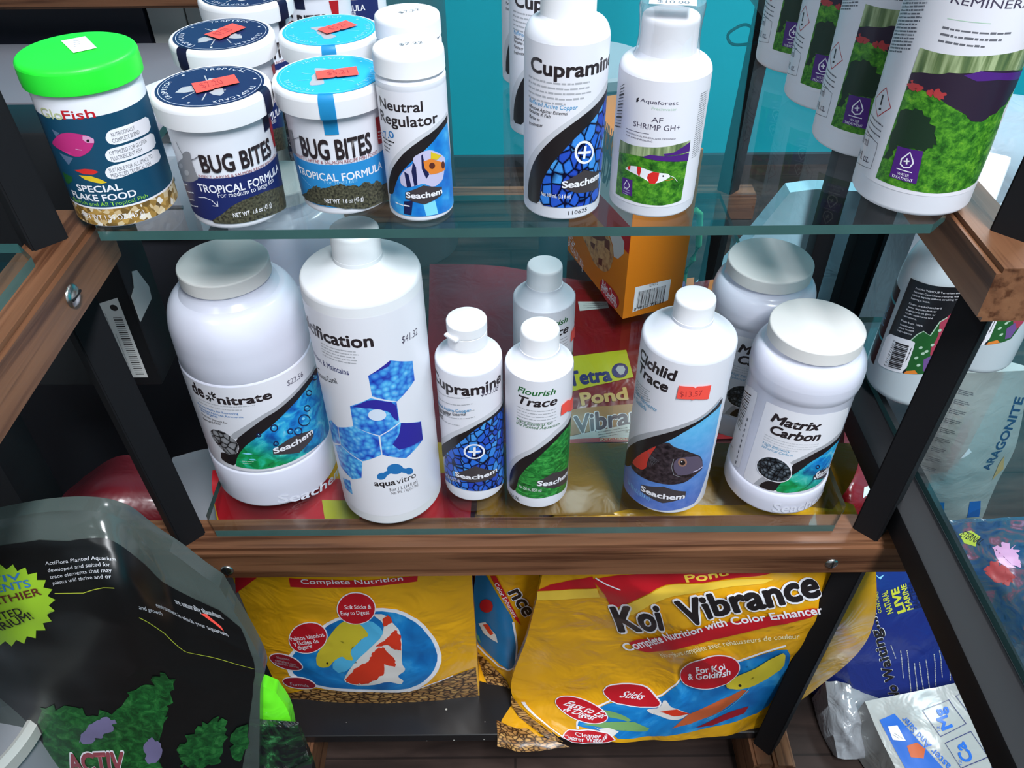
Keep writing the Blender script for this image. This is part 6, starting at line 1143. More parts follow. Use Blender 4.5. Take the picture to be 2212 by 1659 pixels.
  ('p',[(18.4,104.9),(28.0,110.1),(28.2,110.5),(32.1,108.6),(33.6,120.1),(40.3,116.4),(46.8,120.2),(44.2,110.9),(44.3,107.3),(56.7,115.4),(53.2,109.1),(59.8,106.0),(54.5,102.0),(54.7,100.2),(58.4,93.3),(59.6,90.4),(54.8,88.0),(54.2,90.1),(54.2,82.7),(50.8,84.3),(45.7,78.3),(38.0,82.9),(38.8,80.4),(38.9,84.6),(32.8,84.0),(25.6,87.6),(27.4,87.4),(23.4,93.9),(18.9,101.7),(24.9,102.5)],'redp'),
  ('p',[(44.5,137.4),(52.8,143.0),(52.9,141.6),(56.5,137.7),(57.1,151.0),(65.4,145.4),(66.4,148.2),(65.6,139.4),(64.5,133.0),(74.1,143.0),(66.9,132.7),(76.1,131.6),(73.0,127.4),(70.2,127.7),(72.3,120.5),(71.0,120.9),(69.8,114.7),(71.2,117.2),(71.9,107.9),(71.0,111.2),(69.6,102.2),(61.5,108.1),(63.1,102.6),(63.6,105.2),(57.6,103.2),(52.5,104.9),(55.0,103.2),(50.1,108.5),(44.5,115.3),(49.3,114.3),(42.6,115.6),(45.5,116.8),(43.5,124.0),(43.9,123.1),(45.9,132.1),(47.3,141.4)],'pinkl'),
  ('p',[(7.3,174.6),(25.1,178.8),(34.6,163.5),(22.9,145.8),(9.2,154.6)],'olive2'),
  ('t','ETERNAL',6.9,169.7,30.0,146.1,14.6,'k',0.4,0),
 ],
 'arag': [
  ('t','ARAGONITE',111.9,161.1,133.1,287.8,10.4,'navyt',1.0,0),
  ('m',7.5,167.7,34.8,163.9,3,-0.92,-3.7,2.2,'g5'),
  ('m',15.2,187.9,41.8,183.9,3,-0.83,-3.46,2.2,'g5'),
  ('m',22.4,206.9,48.1,202.5,3,-0.76,-3.26,2.2,'g5'),
  ('m',29.3,224.8,54.1,220.0,3,-0.69,-3.05,2.2,'g5'),
  ('m',35.7,241.3,59.6,236.4,3,-0.63,-2.84,2.2,'g5'),
  ('m',41.8,256.8,64.7,251.7,3,-0.57,-2.7,2.2,'g5'),
  ('m',47.4,271.6,69.6,266.2,3,-0.52,-2.6,2.2,'g5'),
  ('m',52.8,285.8,74.2,280.1,3,-0.48,-2.52,2.2,'g5'),
  ('m',57.9,299.6,78.6,293.7,3,-0.44,-2.47,2.2,'g5'),
  ('p',[(36.7,85.1),(51.1,88.1),(49.0,28.7),(43.3,27.7)],'blue6'),
  ('p',[(97.2,81.0),(116.8,75.1),(125.4,22.2),(95.2,28.7)],'blue6'),
  ('p',[(122.6,172.7),(124.9,193.5),(132.3,158.8),(124.0,130.1)],'tan'),
  ('p',[(68.8,189.8),(78.5,209.8),(82.8,202.6),(75.9,194.2)],'w'),
 ],
 'redwhite': [
  ('p',[(9.4,223.5),(41.3,227.6),(39.5,169.5),(36.6,137.7),(13.0,147.3)],'lab'),
  ('t','ARAG',18.7,215.7,18.2,139.0,18.0,'blue6',1.2,0),
  ('p',[(48.3,80.6),(59.2,91.5),(57.4,71.1),(48.6,58.0)],'w'),
 ],
}
GRIDS = {
 'koiA': (247.7,419.1,[
  [(-0.288,0.575,0.464),(-0.225,0.575,0.464),(-0.166,0.575,0.464),(-0.105,0.575,0.464),(-0.043,0.575,0.464)],
  [(-0.288,0.532,0.45),(-0.225,0.52,0.45),(-0.166,0.516,0.45),(-0.105,0.52,0.45),(-0.043,0.532,0.45)],
  [(-0.288,0.512,0.37),(-0.225,0.5,0.37),(-0.166,0.496,0.37),(-0.105,0.5,0.37),(-0.043,0.512,0.37)],
  [(-0.288,0.512,0.27),(-0.225,0.5,0.27),(-0.166,0.496,0.27),(-0.105,0.5,0.27),(-0.043,0.512,0.27)],
  [(-0.288,0.512,0.18),(-0.225,0.5,0.18),(-0.166,0.496,0.18),(-0.105,0.5,0.18),(-0.043,0.512,0.18)],
  [(-0.288,0.512,0.097),(-0.225,0.506,0.097),(-0.166,0.504,0.097),(-0.105,0.506,0.097),(-0.043,0.512,0.097)],
 ]),
 'koiC': (413.9,398.2,[
  [(0.0402,0.512,0.4406),(0.0874,0.505,0.4483),(0.164,0.5,0.4532),(0.2502,0.5,0.4521),(0.3225,0.505,0.4451)],
  [(0.0277,0.478,0.3892),(0.0783,0.462,0.4105),(0.1553,0.452,0.4267),(0.2453,0.455,0.4213),(0.3488,0.478,0.3845)],
  [(0.0145,0.49,0.2659),(0.1139,0.474,0.2985),(0.1748,0.447,0.3402),(0.2604,0.447,0.3389),(0.374,0.48,0.2629)],
  [(-0.0033,0.5,0.1205),(0.147,0.476,0.1831),(0.2027,0.455,0.2202),(0.2683,0.458,0.2185),(0.3496,0.49,0.1437)],
  [(0.0502,0.4601,0.097),(0.1121,0.4529,0.097),(0.1718,0.4546,0.097),(0.2322,0.4585,0.097),(0.2887,0.468,0.097)],
 ]),
 'koiB': (85.4,398.6,[
  [(-0.039,0.55,0.3929),(-0.0106,0.525,0.4224),(0.026,0.535,0.4099)],
  [(-0.0423,0.545,0.2976),(-0.0105,0.522,0.3289),(0.0273,0.53,0.3173)],
  [(-0.0477,0.545,0.1789),(-0.0136,0.525,0.2104),(0.0183,0.53,0.2018)],
  [(-0.0434,0.5314,0.097),(-0.0136,0.5249,0.097),(0.0046,0.5126,0.097)],
  [(-0.0189,0.4674,0.097),(0.0094,0.4605,0.097),(0.0421,0.4602,0.097)],
 ]),
 'bagD': (381.0,247.9,[
  [(-0.1046,0.9046,0.465),(-0.0142,0.9024,0.462),(0.0792,0.8713,0.462),(0.1818,0.8544,0.462),(0.2966,0.8793,0.462)],
  [(-0.1,0.8055,0.45),(-0.0137,0.7935,0.458),(0.0743,0.7871,0.455),(0.171,0.7727,0.458),(0.2794,0.7907,0.45)],
  [(-0.0976,0.7151,0.425),(-0.0136,0.7026,0.435),(0.0695,0.6981,0.438),(0.1629,0.6963,0.435),(0.2822,0.7101,0.425)],
  [(-0.0958,0.6445,0.395),(-0.0138,0.6385,0.4),(0.0671,0.6356,0.402),(0.1585,0.6364,0.4),(0.3022,0.6396,0.395)],
 ]),
 'bagE': (363.0,99.7,[
  [(-0.0363,0.5956,0.45),(0.0438,0.596,0.448),(0.1381,0.5948,0.448),(0.2322,0.5936,0.448),(0.3551,0.5921,0.448)],
  [(-0.0346,0.5414,0.458),(0.0406,0.5341,0.465),(0.129,0.5358,0.462),(0.216,0.532,0.465),(0.327,0.5371,0.458)],
  [(-0.0341,0.5052,0.445),(0.0396,0.5019,0.448),(0.1259,0.5009,0.448),(0.2122,0.4999,0.448),(0.2954,0.5015,0.445)],
 ]),
 'acti': (271.4,369.4,[
  [(-0.367,0.352,0.6199),(-0.3065,0.352,0.6342),(-0.2663,0.358,0.6255),(-0.2479,0.366,0.5805),(-0.2224,0.372,0.523)],
  [(-0.385,0.335,0.5608),(-0.326,0.335,0.5599),(-0.2611,0.322,0.5781),(-0.2497,0.352,0.4972),(-0.2084,0.365,0.428)],
  [(-0.4337,0.345,0.4381),(-0.3784,0.335,0.4265),(-0.3124,0.33,0.442),(-0.2701,0.34,0.4076),(-0.2191,0.362,0.3808)],
  [(-0.4621,0.345,0.2519),(-0.4022,0.335,0.2741),(-0.3461,0.33,0.2847),(-0.2981,0.34,0.2702),(-0.25,0.36,0.2333)],
 ]),
 'livesand': (204.8,239.1,[
  [(0.3804,0.5913,0.25),(0.437,0.6143,0.25),(0.4888,0.6346,0.25),(0.5335,0.6341,0.25)],
  [(0.3846,0.5652,0.18),(0.4416,0.5774,0.19),(0.508,0.5899,0.19),(0.5735,0.5961,0.18)],
  [(0.4136,0.5378,0.1),(0.4704,0.544,0.11),(0.5441,0.556,0.11),(0.6199,0.5678,0.1)],
  [(0.4361,0.5213,0.05),(0.4906,0.5178,0.05),(0.5652,0.514,0.05),(0.6378,0.5195,0.05)],
 ]),
 'silver': (72.8,96.4,[
  [(0.3965,0.545,0.065),(0.4195,0.5361,0.075),(0.4581,0.5381,0.065)],
  [(0.3958,0.4999,0.045),(0.4155,0.4922,0.06),(0.46,0.4968,0.05)],
  [(0.4025,0.4682,0.015),(0.4231,0.4646,0.02),(0.4619,0.4689,0.02)],
 ]),
 'salt': (228.6,114.2,[
  [(0.4247,0.5008,0.095),(0.4935,0.5097,0.105),(0.5762,0.5231,0.11),(0.656,0.5359,0.11)],
  [(0.4326,0.4625,0.085),(0.4858,0.4606,0.105),(0.5675,0.4739,0.105),(0.6555,0.4814,0.1)],
  [(0.4505,0.4117,0.065),(0.5035,0.4123,0.075),(0.5801,0.4168,0.075),(0.6634,0.4289,0.07)],
 ]),
 'gravel': (123.1,202.5,[
  [(0.5456,0.6683,0.23),(0.6088,0.6728,0.23),(0.6866,0.6765,0.23)],
  [(0.5435,0.5877,0.23),(0.5811,0.5793,0.25),(0.6588,0.5858,0.24)],
  [(0.5906,0.5319,0.17),(0.6187,0.5195,0.18),(0.6745,0.5249,0.17)],
 ]),
 'arag': (135.2,323.4,[
  [(0.5196,0.8,0.3669),(0.5691,0.785,0.3753),(0.6584,0.8,0.3653)],
  [(0.5562,0.8,0.242),(0.5974,0.775,0.2578),(0.6935,0.8,0.2313)],
  [(0.5894,0.8,0.1372),(0.6315,0.785,0.1437),(0.6971,0.8,0.1458)],
  [(0.617,0.8,0.0613),(0.6601,0.79,0.0665),(0.7062,0.8,0.0623)],
 ]),
 'redwhite': (68.4,239.1,[
  [(0.41,0.7505,0.35),(0.4317,0.7502,0.35),(0.4545,0.7333,0.35)],
  [(0.3792,0.6669,0.37),(0.3911,0.6496,0.38),(0.4181,0.6517,0.37)],
  [(0.3337,0.5949,0.38),(0.3526,0.5768,0.4),(0.3909,0.5877,0.38)],
  [(0.3271,0.5639,0.36),(0.3479,0.5523,0.37),(0.3799,0.5601,0.36)],
 ]),
}# ------------------------------------------------------------------ the room
def structure(name, lo, hi, mat):
    o = boxo(name, lo, hi, mat); o['kind'] = 'structure'; return o
def floor_mat():
    m, nt, b = newmat('dark_plank_floor'); setp(b, 0.6, 0.2); L = nt.links
    tc = nt.nodes.new('ShaderNodeTexCoord'); mp = nt.nodes.new('ShaderNodeMapping'); mp.inputs['Scale'].default_value = (1.2, 9, 1)
    L.new(tc.outputs['Object'], mp.inputs['Vector'])
    n = nz(nt, mp.outputs['Vector'], 3.0, 6, 0.5)
    r = ramp(nt, [(0.3, (34, 25, 23)), (0.5, (54, 41, 37)), (0.7, (76, 60, 54))]); L.new(n, r.inputs['Fac'])
    br = nt.nodes.new('ShaderNodeTexBrick'); br.inputs['Scale'].default_value = 1.0; br.inputs['Mortar Size'].default_value = 0.0016; br.inputs['Brick Width'].default_value = 0.9; br.inputs['Row Height'].default_value = 0.12
    br.inputs['Color1'].default_value = (1, 1, 1, 1); br.inputs['Color2'].default_value = (0.75, 0.75, 0.75, 1); br.inputs['Mortar'].default_value = (0.4, 0.4, 0.4, 1)
    L.new(tc.outputs['Object'], br.inputs['Vector'])
    L.new(mixrgb(nt, 1.0, r.outputs['Color'], br.outputs['Color'], 'MULTIPLY'), b.inputs['Base Color'])
    return m
structure('floor', (-2.6, -2.2, -0.1), (2.6, 2.13, 0.0), floor_mat())
structure('wall_back', (-2.6, 2.12, 0.0), (2.6, 2.22, 2.7), plain('turquoise_paint', (26, 180, 198), 0.6, 0.3, vary=0.03, bscale=5))
structure('wall_left', (-2.7, -2.2, 0.0), (-2.6, 2.22, 2.7), plain('grey_wall_paint', (176, 178, 182), 0.7, 0.3))
structure('wall_right', (2.6, -2.2, 0.0), (2.7, 2.22, 2.7), plain('turquoise_paint', (22, 172, 192)))
structure('wall_front', (-2.7, -2.3, 0.0), (2.7, -2.2, 2.7), plain('grey_wall_paint', (176, 178, 182)))
structure('ceiling', (-2.7, -2.3, 2.7), (2.7, 2.22, 2.8), plain('ceiling_white', (225, 225, 225), 0.8, 0.2))
structure('baseboard_back', (-2.6, 2.105, 0.0), (2.6, 2.119, 0.03), plain('dark_baseboard', (52, 56, 62), 0.5))

# ------------------------------------------------------------------ main rack
rack = thing('display_rack', (0.012, 0.76, 0.0), 'brown wood and black metal display rack holding the two glass shelves of bottles', 'rack')
RX, RY = 0.012, 0.76
def rk(name, bm, mat, parent=None, smooth=None):
    bmesh.ops.translate(bm, verts=bm.verts, vec=(-RX, -RY, 0)); return mesh_obj(name, bm, mat, parent or rack, smooth)
def post(x, y, z0, z1, lean):
    """square black post set corner-on; x is its centre at the lower shelf, LEAN its slight outward slope"""
    bm = bmesh.new(); h = 0.0160
    x0, x1 = x + lean * (z0 - 0.486), x + lean * (z1 - 0.486)
    vs0 = [bm.verts.new((x0 + dx, y + dy, z0)) for dx, dy in ((0, -h), (h, 0), (0, h), (-h, 0))]
    vs1 = [bm.verts.new((x1 + dx, y + dy, z1)) for dx, dy in ((0, -h), (h, 0), (0, h), (-h, 0))]
    bm.faces.new(vs0[::-1]); bm.faces.new(vs1)
    for k in range(4): bm.faces.new((vs0[k], vs0[(k + 1) % 4], vs1[(k + 1) % 4], vs1[k]))
    bmesh.ops.bevel(bm, geom=[e for e in bm.edges if abs(e.verts[0].co.z - e.verts[1].co.z) > 0.1], offset=0.0012, segments=2, affect='EDGES')
    return rk('post', bm, BLACK)
for (x, y, ln) in ((-0.2826, 0.457, -0.044), (0.3098, 0.457, 0.031), (-0.285, 1.065, -0.044), (0.309, 1.065, 0.031)): post(x, y, 0.0825, 1.62, ln)
def bar(lo, hi, axis, name='crossbar', chamfer=0.0035, ends=0.006):
    bm = bmesh.new(); box(bm, lo, hi)
    long_e = [e for e in bm.edges if abs((e.verts[0].co - e.verts[1].co)[axis]) > 0.06]
    bmesh.ops.bevel(bm, geom=long_e, offset=chamfer, segments=2, affect='EDGES')
    return rk(name, bm, wood('oak_x' if axis == 0 else 'oak_y', axis), None, 30)
Z1, Z2 = 0.489, 0.7827                        # tops of the two glass shelves
front_bar = bar((-0.335, 0.437, 0.441), (0.346, 0.475, 0.481), 0)
bar((-0.335, 1.046, 0.441), (0.346, 1.084, 0.481), 0)
left_bar = bar((-0.3085, 0.09, 0.737), (-0.270, 0.493, 0.776), 1)
right_bar = bar((0.289, 0.413, 0.737), (0.3275, 1.12, 0.776), 1)
bar((-0.95, 1.046, 0.737), (-0.36, 1.084, 0.776), 0)
bar((-0.322, 0.425, 0.0), (-0.240, 1.10, 0.082), 1, 'foot_bar'); bar((0.278, 0.432, 0.0), (0.300, 1.10, 0.082), 1, 'foot_bar'); bar((0.302, 0.430, 0.0), (0.326, 1.10, 0.082), 1, 'foot_bar')
def screw(parent, p, nrm, r=0.0058):
    bm = bmesh.new(); lathe(bm, [(r * 1000, 0)] + rnd(r * 1000, 0, 0.4, r * 420, 6), 24)
    box(bm, (-0.0006, -r * 0.75, r * 0.30), (0.0006, r * 0.75, r * 0.435), 1); 
    q = Vector((0, 0, 1)).rotation_difference(Vector(nrm)); bmesh.ops.rotate(bm, verts=bm.verts, matrix=q.to_matrix())
    bmesh.ops.translate(bm, verts=bm.verts, vec=(p[0] - RX, p[1] - RY, p[2]))
    return mesh_obj('screw', bm, [STEEL, BLACK], parent, 40)
screw(front_bar, (-0.249, 0.437, 0.4555), (0, -1, 0)); screw(front_bar, (0.276, 0.437, 0.4575), (0, -1, 0)); screw(left_bar, (-0.270, 0.421, 0.757), (1, 0, 0), 0.0078)
bm = bmesh.new(); box(bm, (-0.30, 0.462, 0.082), (0.296, 1.06, 0.097)); bevel_all(bm, 0.0015)
rk('bottom_board', bm, speckled('black_board', (27, 26, 28), (190, 186, 178), 0.42, 70, 0.35))

GLASS_TOP = clear('shelf_glass', (0.93, 0.965, 0.96), 0.035, 0.03)
GLASS_EDGE = plain('glass_edge', (58, 92, 90), 0.15, 0.7, vary=0.12, bscale=30)
def glass_shelf(poly, z1, th, label):
    """poly: plan outline, counter-clockwise"""
    o = thing('glass_shelf', (sum(p[0] for p in poly) / len(poly), sum(p[1] for p in poly) / len(poly), z1 - th), label, 'shelf')
    cx, cy = o.location[0], o.location[1]
    bm = bmesh.new(); lo = [bm.verts.new((x - cx, y - cy, 0)) for x, y in poly]; hi = [bm.verts.new((x - cx, y - cy, th)) for x, y in poly]
    bm.faces.new(lo[::-1]); bm.faces.new(hi); n = len(poly)
    mesh_obj('pane', bm, GLASS_TOP, o)
    bm = bmesh.new(); lo = [bm.verts.new((x - cx, y - cy, 0)) for x, y in poly]; hi = [bm.verts.new((x - cx, y - cy, th)) for x, y in poly]
    for k in range(n): bm.faces.new((lo[k], lo[(k + 1) % n], hi[(k + 1) % n], hi[k]))
    e = mesh_obj('polished_edge', bm, GLASS_EDGE, o); e['label'] = 'dark green polished glass edge'
    return o
glass_shelf([(-0.258, 0.4535), (0.264, 0.4535), (0.279, 0.4685), (0.286, 1.05), (-0.262, 1.05), (-0.2665, 0.4685)], Z2, 0.0066, 'upper clear glass shelf carrying the small jars and tubs of fish food')
glass_shelf([(-0.256, 0.4535), (0.276, 0.4535), (0.292, 0.475), (0.292, 1.04), (-0.266, 1.04), (-0.268, 0.47)], Z1, 0.008, 'lower clear glass shelf carrying the large white bottles and jars')

# ------------------------------------------------------------------ neighbouring bays
nb = thing('black_rack', (0.62, 0.70, 0.0), 'black metal side rack to the right, behind the corner post', 'rack')
def nbo(name, lo, hi, bev=0.002):
    bm = bmesh.new(); box(bm, lo, hi); bevel_all(bm, bev); bmesh.ops.translate(bm, verts=bm.verts, vec=(-0.62, -0.70, 0)); return mesh_obj(name, bm, BLACK, nb, 35)
nbo('side_rail', (0.318, 0.20, 0.490), (0.356, 0.64, 0.519))
for (x0, x1) in ((0.462, 0.490), (0.524, 0.555), (0.564, 0.592)): nbo('upright', (x0, 1.085, 0.0), (x1, 1.115, 0.93))
nbo('front_leg', (0.318, 0.2, 0.0), (0.356, 0.238, 0.4895)); nbo('far_leg', (0.912, 0.2, 0.0), (0.95, 0.238, 0.519)); nbo('far_rail', (0.912, 0.2385, 0.490), (0.95, 0.68, 0.519))
glass_shelf([(0.350, 0.21), (0.945, 0.21), (0.945, 0.70), (0.345, 0.70), (0.345, 0.50)], 0.5265, 0.007, 'glass shelf on the black rack at right, under the spray bottles')
glass_shelf([(-0.80, 0.10), (-0.287, 0.10), (-0.287, 0.425), (-0.302, 0.440), (-0.80, 0.440)], 0.7827, 0.0066, 'glass shelf corner resting on the left wood bar, beside the black post')

# ------------------------------------------------------------------ bottles
def bottle(name, loc, label, cat, group=None, turn=0.0):
    return thing(name, loc, label, cat, group, facing(loc[0], loc[1]) + turn)
def put_label(o, key, r, taper=0.0, r_emboss=None):
    a, b = split_stickers(key)
    em = [e for e in a if e[0] == 't' and e[7] == 'body']; a = [e for e in a if e not in em]
    if em: printing('embossed_name', em, cylmap(r_emboss), r_emboss * math.radians(5), None, o, 0.0004)
    printing('label', a, cylmap(r, taper), r * math.radians(5), 0.012 if taper else None, o)
    if b:
        s = printing('price_sticker', b, cylmap(r, taper), r * math.radians(5), None, o, 0.0012); s['label'] = 'fluorescent red price sticker'
def put_top(o, key, z, name='lid_label', parent=None):
    a, b = split_stickers(key)
    if a: printing(name, a, topmap(z), None, None, parent or o, 0.0006)
    if b:
        s = printing('price_sticker', b, topmap(z), None, None, parent or o, 0.0011); s['label'] = 'fluorescent red price sticker'

GSEA = 'white bottles and jars on the lower shelf'
# --- 250 ml bottles
def body_250(o, r, sh=147.0, neck=158.5):
    return lath('body', [(r - 2.2, 0)] + rnd(r - 1.2, 0.4, r, 2.0, 3) + [(r, 12), (r, 60), (r, 110), (r, sh - 2)] + rnd(r, sh - 2, r - 2.2, sh + 1.0, 4) + [(r - 6, sh + 4.6), (r - 9, sh + 7.6), (r - 10.6, sh + 9.5), (r - 11.4, neck), (r - 11.4, neck + 2)], WHITE, o, 88)
def ridged_cap(o, r, z0, z1, n=120, d=0.32, mat=None, name='cap'):
    return lath(name, [(r - 0.5, z0), (r, z0 + 0.8), (r, z0 + 1.2), (r - 0.15, z1 - 3.0), (r - 0.3, z1 - 1.6)] + rnd(r - 0.4, z1 - 1.4, r - 1.8, z1, 3) + [(r * 0.5, z1 + 0.05), (0.6, z1 + 0.05)], mat or WHITEM, o, n, (z0 + 1.0, z1 - 2.0, d))
def flip_cap(o, r, z0, zs, z1):
    c = lath('cap', [(r - 0.6, z0), (r, z0 + 0.8), (r, zs - 0.6), (r - 0.5, zs - 0.5), (r - 0.5, zs)], WHITEM, o, 80, None, 32)
    l = lath('flip_lid', [(r - 0.5, zs + 0.1), (r + 0.15, zs + 0.5), (r + 0.15, z1 - 1.2)] + rnd(r + 0.15, z1 - 1.2, r - 1.2, z1, 3) + [(0.5, z1)], WHITEM, c, 80)
    bm = bmesh.new(); box(bm, (-0.0065, -(r + 2.6) / 1000, (zs - 0.5) / 1000), (0.0065, -(r - 1.0) / 1000, (zs + 1.6) / 1000)); bevel_all(bm, 0.0005)
    bmesh.ops.rotate(bm, verts=bm.verts, matrix=Matrix.Rotation(math.radians(-48), 3, 'Z'))
    mesh_obj('thumb_tab', bm, WHITEM, c, 35)
o = bottle('bottle', (-0.0345, 0.5107, Z1), 'white 250 ml copper treatment bottle with flip cap and blue scale label, priced $33.08', 'bottle', GSEA)
body_250(o, 26.8); flip_cap(o, 15.6, 159, 171.5, 181.5); put_label(o, 'cup2', 0.0268)
o = bottle('bottle', (0.0217, 0.5023, Z1), 'white plant supplement bottle with green leaf label, in front of a matching bottle', 'bottle', GSEA)
body_250(o, 27.1); ridged_cap(o, 15.2, 158.5, 178.5); put_label(o, 'flo', 0.0271); FLO = o
copy_tree(o, (0.0285, 0.5895, Z1), 'white plant supplement bottle standing hidden behind the green leaf bottle', facing(0.0285, 0.5895) + 0.35)
# --- 500 ml
o = bottle('bottle', (0.1369, 0.504, Z1), 'white 500 ml cichlid supplement bottle with a dark red-finned fish on blue', 'bottle', GSEA)
R5 = 36.5
lath('body', [(R5 - 2.6, 0)] + rnd(R5 - 1.4, 0.4, R5, 2.4, 3) + [(R5, 60), (R5, 120), (R5, 168)] + rnd(R5, 168, R5 - 3.4, 172.6, 5) + [(R5 - 9, 176.6), (R5 - 15, 180.6), (R5 - 19, 183.6), (R5 - 20.8, 185.2), (R5 - 20.8, 188)], WHITE, o, 96)
ridged_cap(o, 15.4, 185.6, 205.0); put_label(o, 'cich', R5 / 1000)
# --- 1 litre
o = bottle('bottle', (-0.1082, 0.5014, Z1), 'tall one litre white bottle with blue coral hexagons, priced $41.32', 'bottle', GSEA)
R1 = 43.5
lath('body', [(R1 - 3.4, 0)] + rnd(R1 - 2.6, 0.2, R1, 3.4, 4) + [(R1, 80), (R1, 150), (R1, 229)] + rnd(R1, 229, R1 - 2.6, 233.6, 4) + [(R1 - 10, 237.2), (R1 - 18, 240.4), (R1 - 24, 242.8), (R1 - 25.8, 244), (R1 - 26, 247)], WHITEM, o, 110)
ridged_cap(o, 17.4, 244.2, 267.0, 120, 0.15); put_label(o, 'calc', R1 / 1000)
# --- de-nitrate jar
def jar_denit(o):
    lath('body', [(50.5, 0)] + rnd(51.0, 0.4, 54.0, 4.0, 4) + [(54.0, 20), (54.0, 41.4), (53.4, 42.6), (52.6, 43.4), (52.8, 45), (53.1, 46), (53.1, 90), (53.1, 139), (52.8, 140.6), (52.2, 141.4), (52.6, 143), (52.6, 158), (52.4, 168)] + rnd(52.4, 168, 38, 199, 8) + [(35, 202.5), (33.4, 204.5), (32.6, 207), (32.6, 211)], GREYW, o, 120)
    lath('lid', [(33.4, 208.6), (34.2, 209.4), (34.2, 219.6)] + rnd(34.2, 219.6, 33.0, 221.0, 3) + [(20, 221.1), (0.5, 221.1)], CREAM, o, 120)
o = bottle('jar', (-0.2174, 0.5325, Z1), 'large white wide-mouth jar with blue bubble label, priced $22.56', 'jar', GSEA)
jar_denit(o); put_label(o, 'denit', 0.0531, 0.0, 0.0540)
o2 = bottle('jar', (-0.2035, 0.665, Z1), 'large white jar mostly hidden behind the wide-mouth jar priced $22.56', 'jar', GSEA); jar_denit(o2)
# --- matrix carbon jars
o = bottle('jar', (0.2356, 0.5084, Z1), 'white screw-lid jar of black filter carbon beads, at the front right corner', 'jar', GSEA)
lath('body', [(40.5, 0)] + rnd(41.0, 0.4, 43.6, 3.6, 4) + [(43.6, 14), (43.6, 23), (42.8, 24.4), (42.2, 25.2), (42.1, 26.5), (42.1, 80), (42.1, 124), (42.6, 126), (43.6, 128.4), (44.2, 133), (44.2, 140)] + rnd(44.2, 140, 36.4, 156, 7) + [(34.6, 158), (34.2, 160), (34.2, 164)], GREYW, o, 120)
lath('lid', [(35.2, 161.6), (36.0, 162.4), (36.0, 172.6)] + rnd(36.0, 172.6, 34.6, 174.0, 3) + [(20, 174.0), (0.5, 174.0)], CREAM, o, 120); put_label(o, 'mat', 0.0421, 0.0, 0.0436)
MATJ = o
copy_tree(o, (0.2221, 0.6010, Z1), 'white screw-lid jar of filter carbon standing behind the matching front jar', facing(0.2221, 0.601) + 0.10)

GUP = 'fish care bottles on the upper shelf'
# --- flake food can
o = bottle('food_tub', (-0.2511, 0.4895, Z2), 'fish flake tub with bright green lid and dark teal label at the left end', 'tub', GUP)
lath('body', [(29.4, 0)] + rnd(30.2, 0.2, 31.4, 1.6, 3) + [(31.4, 14), (31.4, 50), (31.4, 86), (31.0, 88)], WHITE, o, 96)
l_ = lath('lid', [(32.4, 83.6), (33.6, 84.4), (33.9, 88), (33.7, 96)] + rnd(33.6, 96, 30.6, 98.8, 5) + [(20, 99.2), (0.5, 99.2)], plain('green_plastic', (44, 236, 58), 0.38, 0.4, bump=0.05, bscale=1500), o, 110); l_['label'] = 'bright green plastic lid'
put_label(o, 'glo', 0.0314); printing('lid_sticker', LABELS['glotop'], topmap(0.0993), None, None, l_, 0.0004)
# --- bug bites tubs
def circ_text(s, r, amid, h, col, w=0.3):
    n = len(s); st = h * 1.05 / r; out = []
    for i, ch in enumerate(s):
        if ch == ' ': continue
        a = amid + st * ((n - 1) / 2 - i); ux, uy = r * math.cos(a), r * math.sin(a); tx, ty = math.sin(a), -math.cos(a); q = h * (0.40 if ch != 'I' else 0.12)
        out.append(('t', ch, ux - tx * q, uy - ty * q, ux + tx * q, uy + ty * q, h, col, w, 0))
    return out
def disc(r, col, cx=0, cy=0, n=64):
    return ('p', [(cx + r * math.cos(2 * math.pi * k / n), cy + r * math.sin(2 * math.pi * k / n)) for k in range(n)], col)
def ringl(r, w, col, n=64):
    return ('l', [(r * math.cos(2 * math.pi * k / n), r * math.sin(2 * math.pi * k / n)) for k in range(n)] + [(r, 0.0)], w, col)
PAL.update(lidnavy=(34, 42, 84), lidblue=(52, 178, 236), sealn=(34, 40, 78), sealb=(52, 180, 236), tropn=(214, 218, 232), tropb=(140, 214, 246))
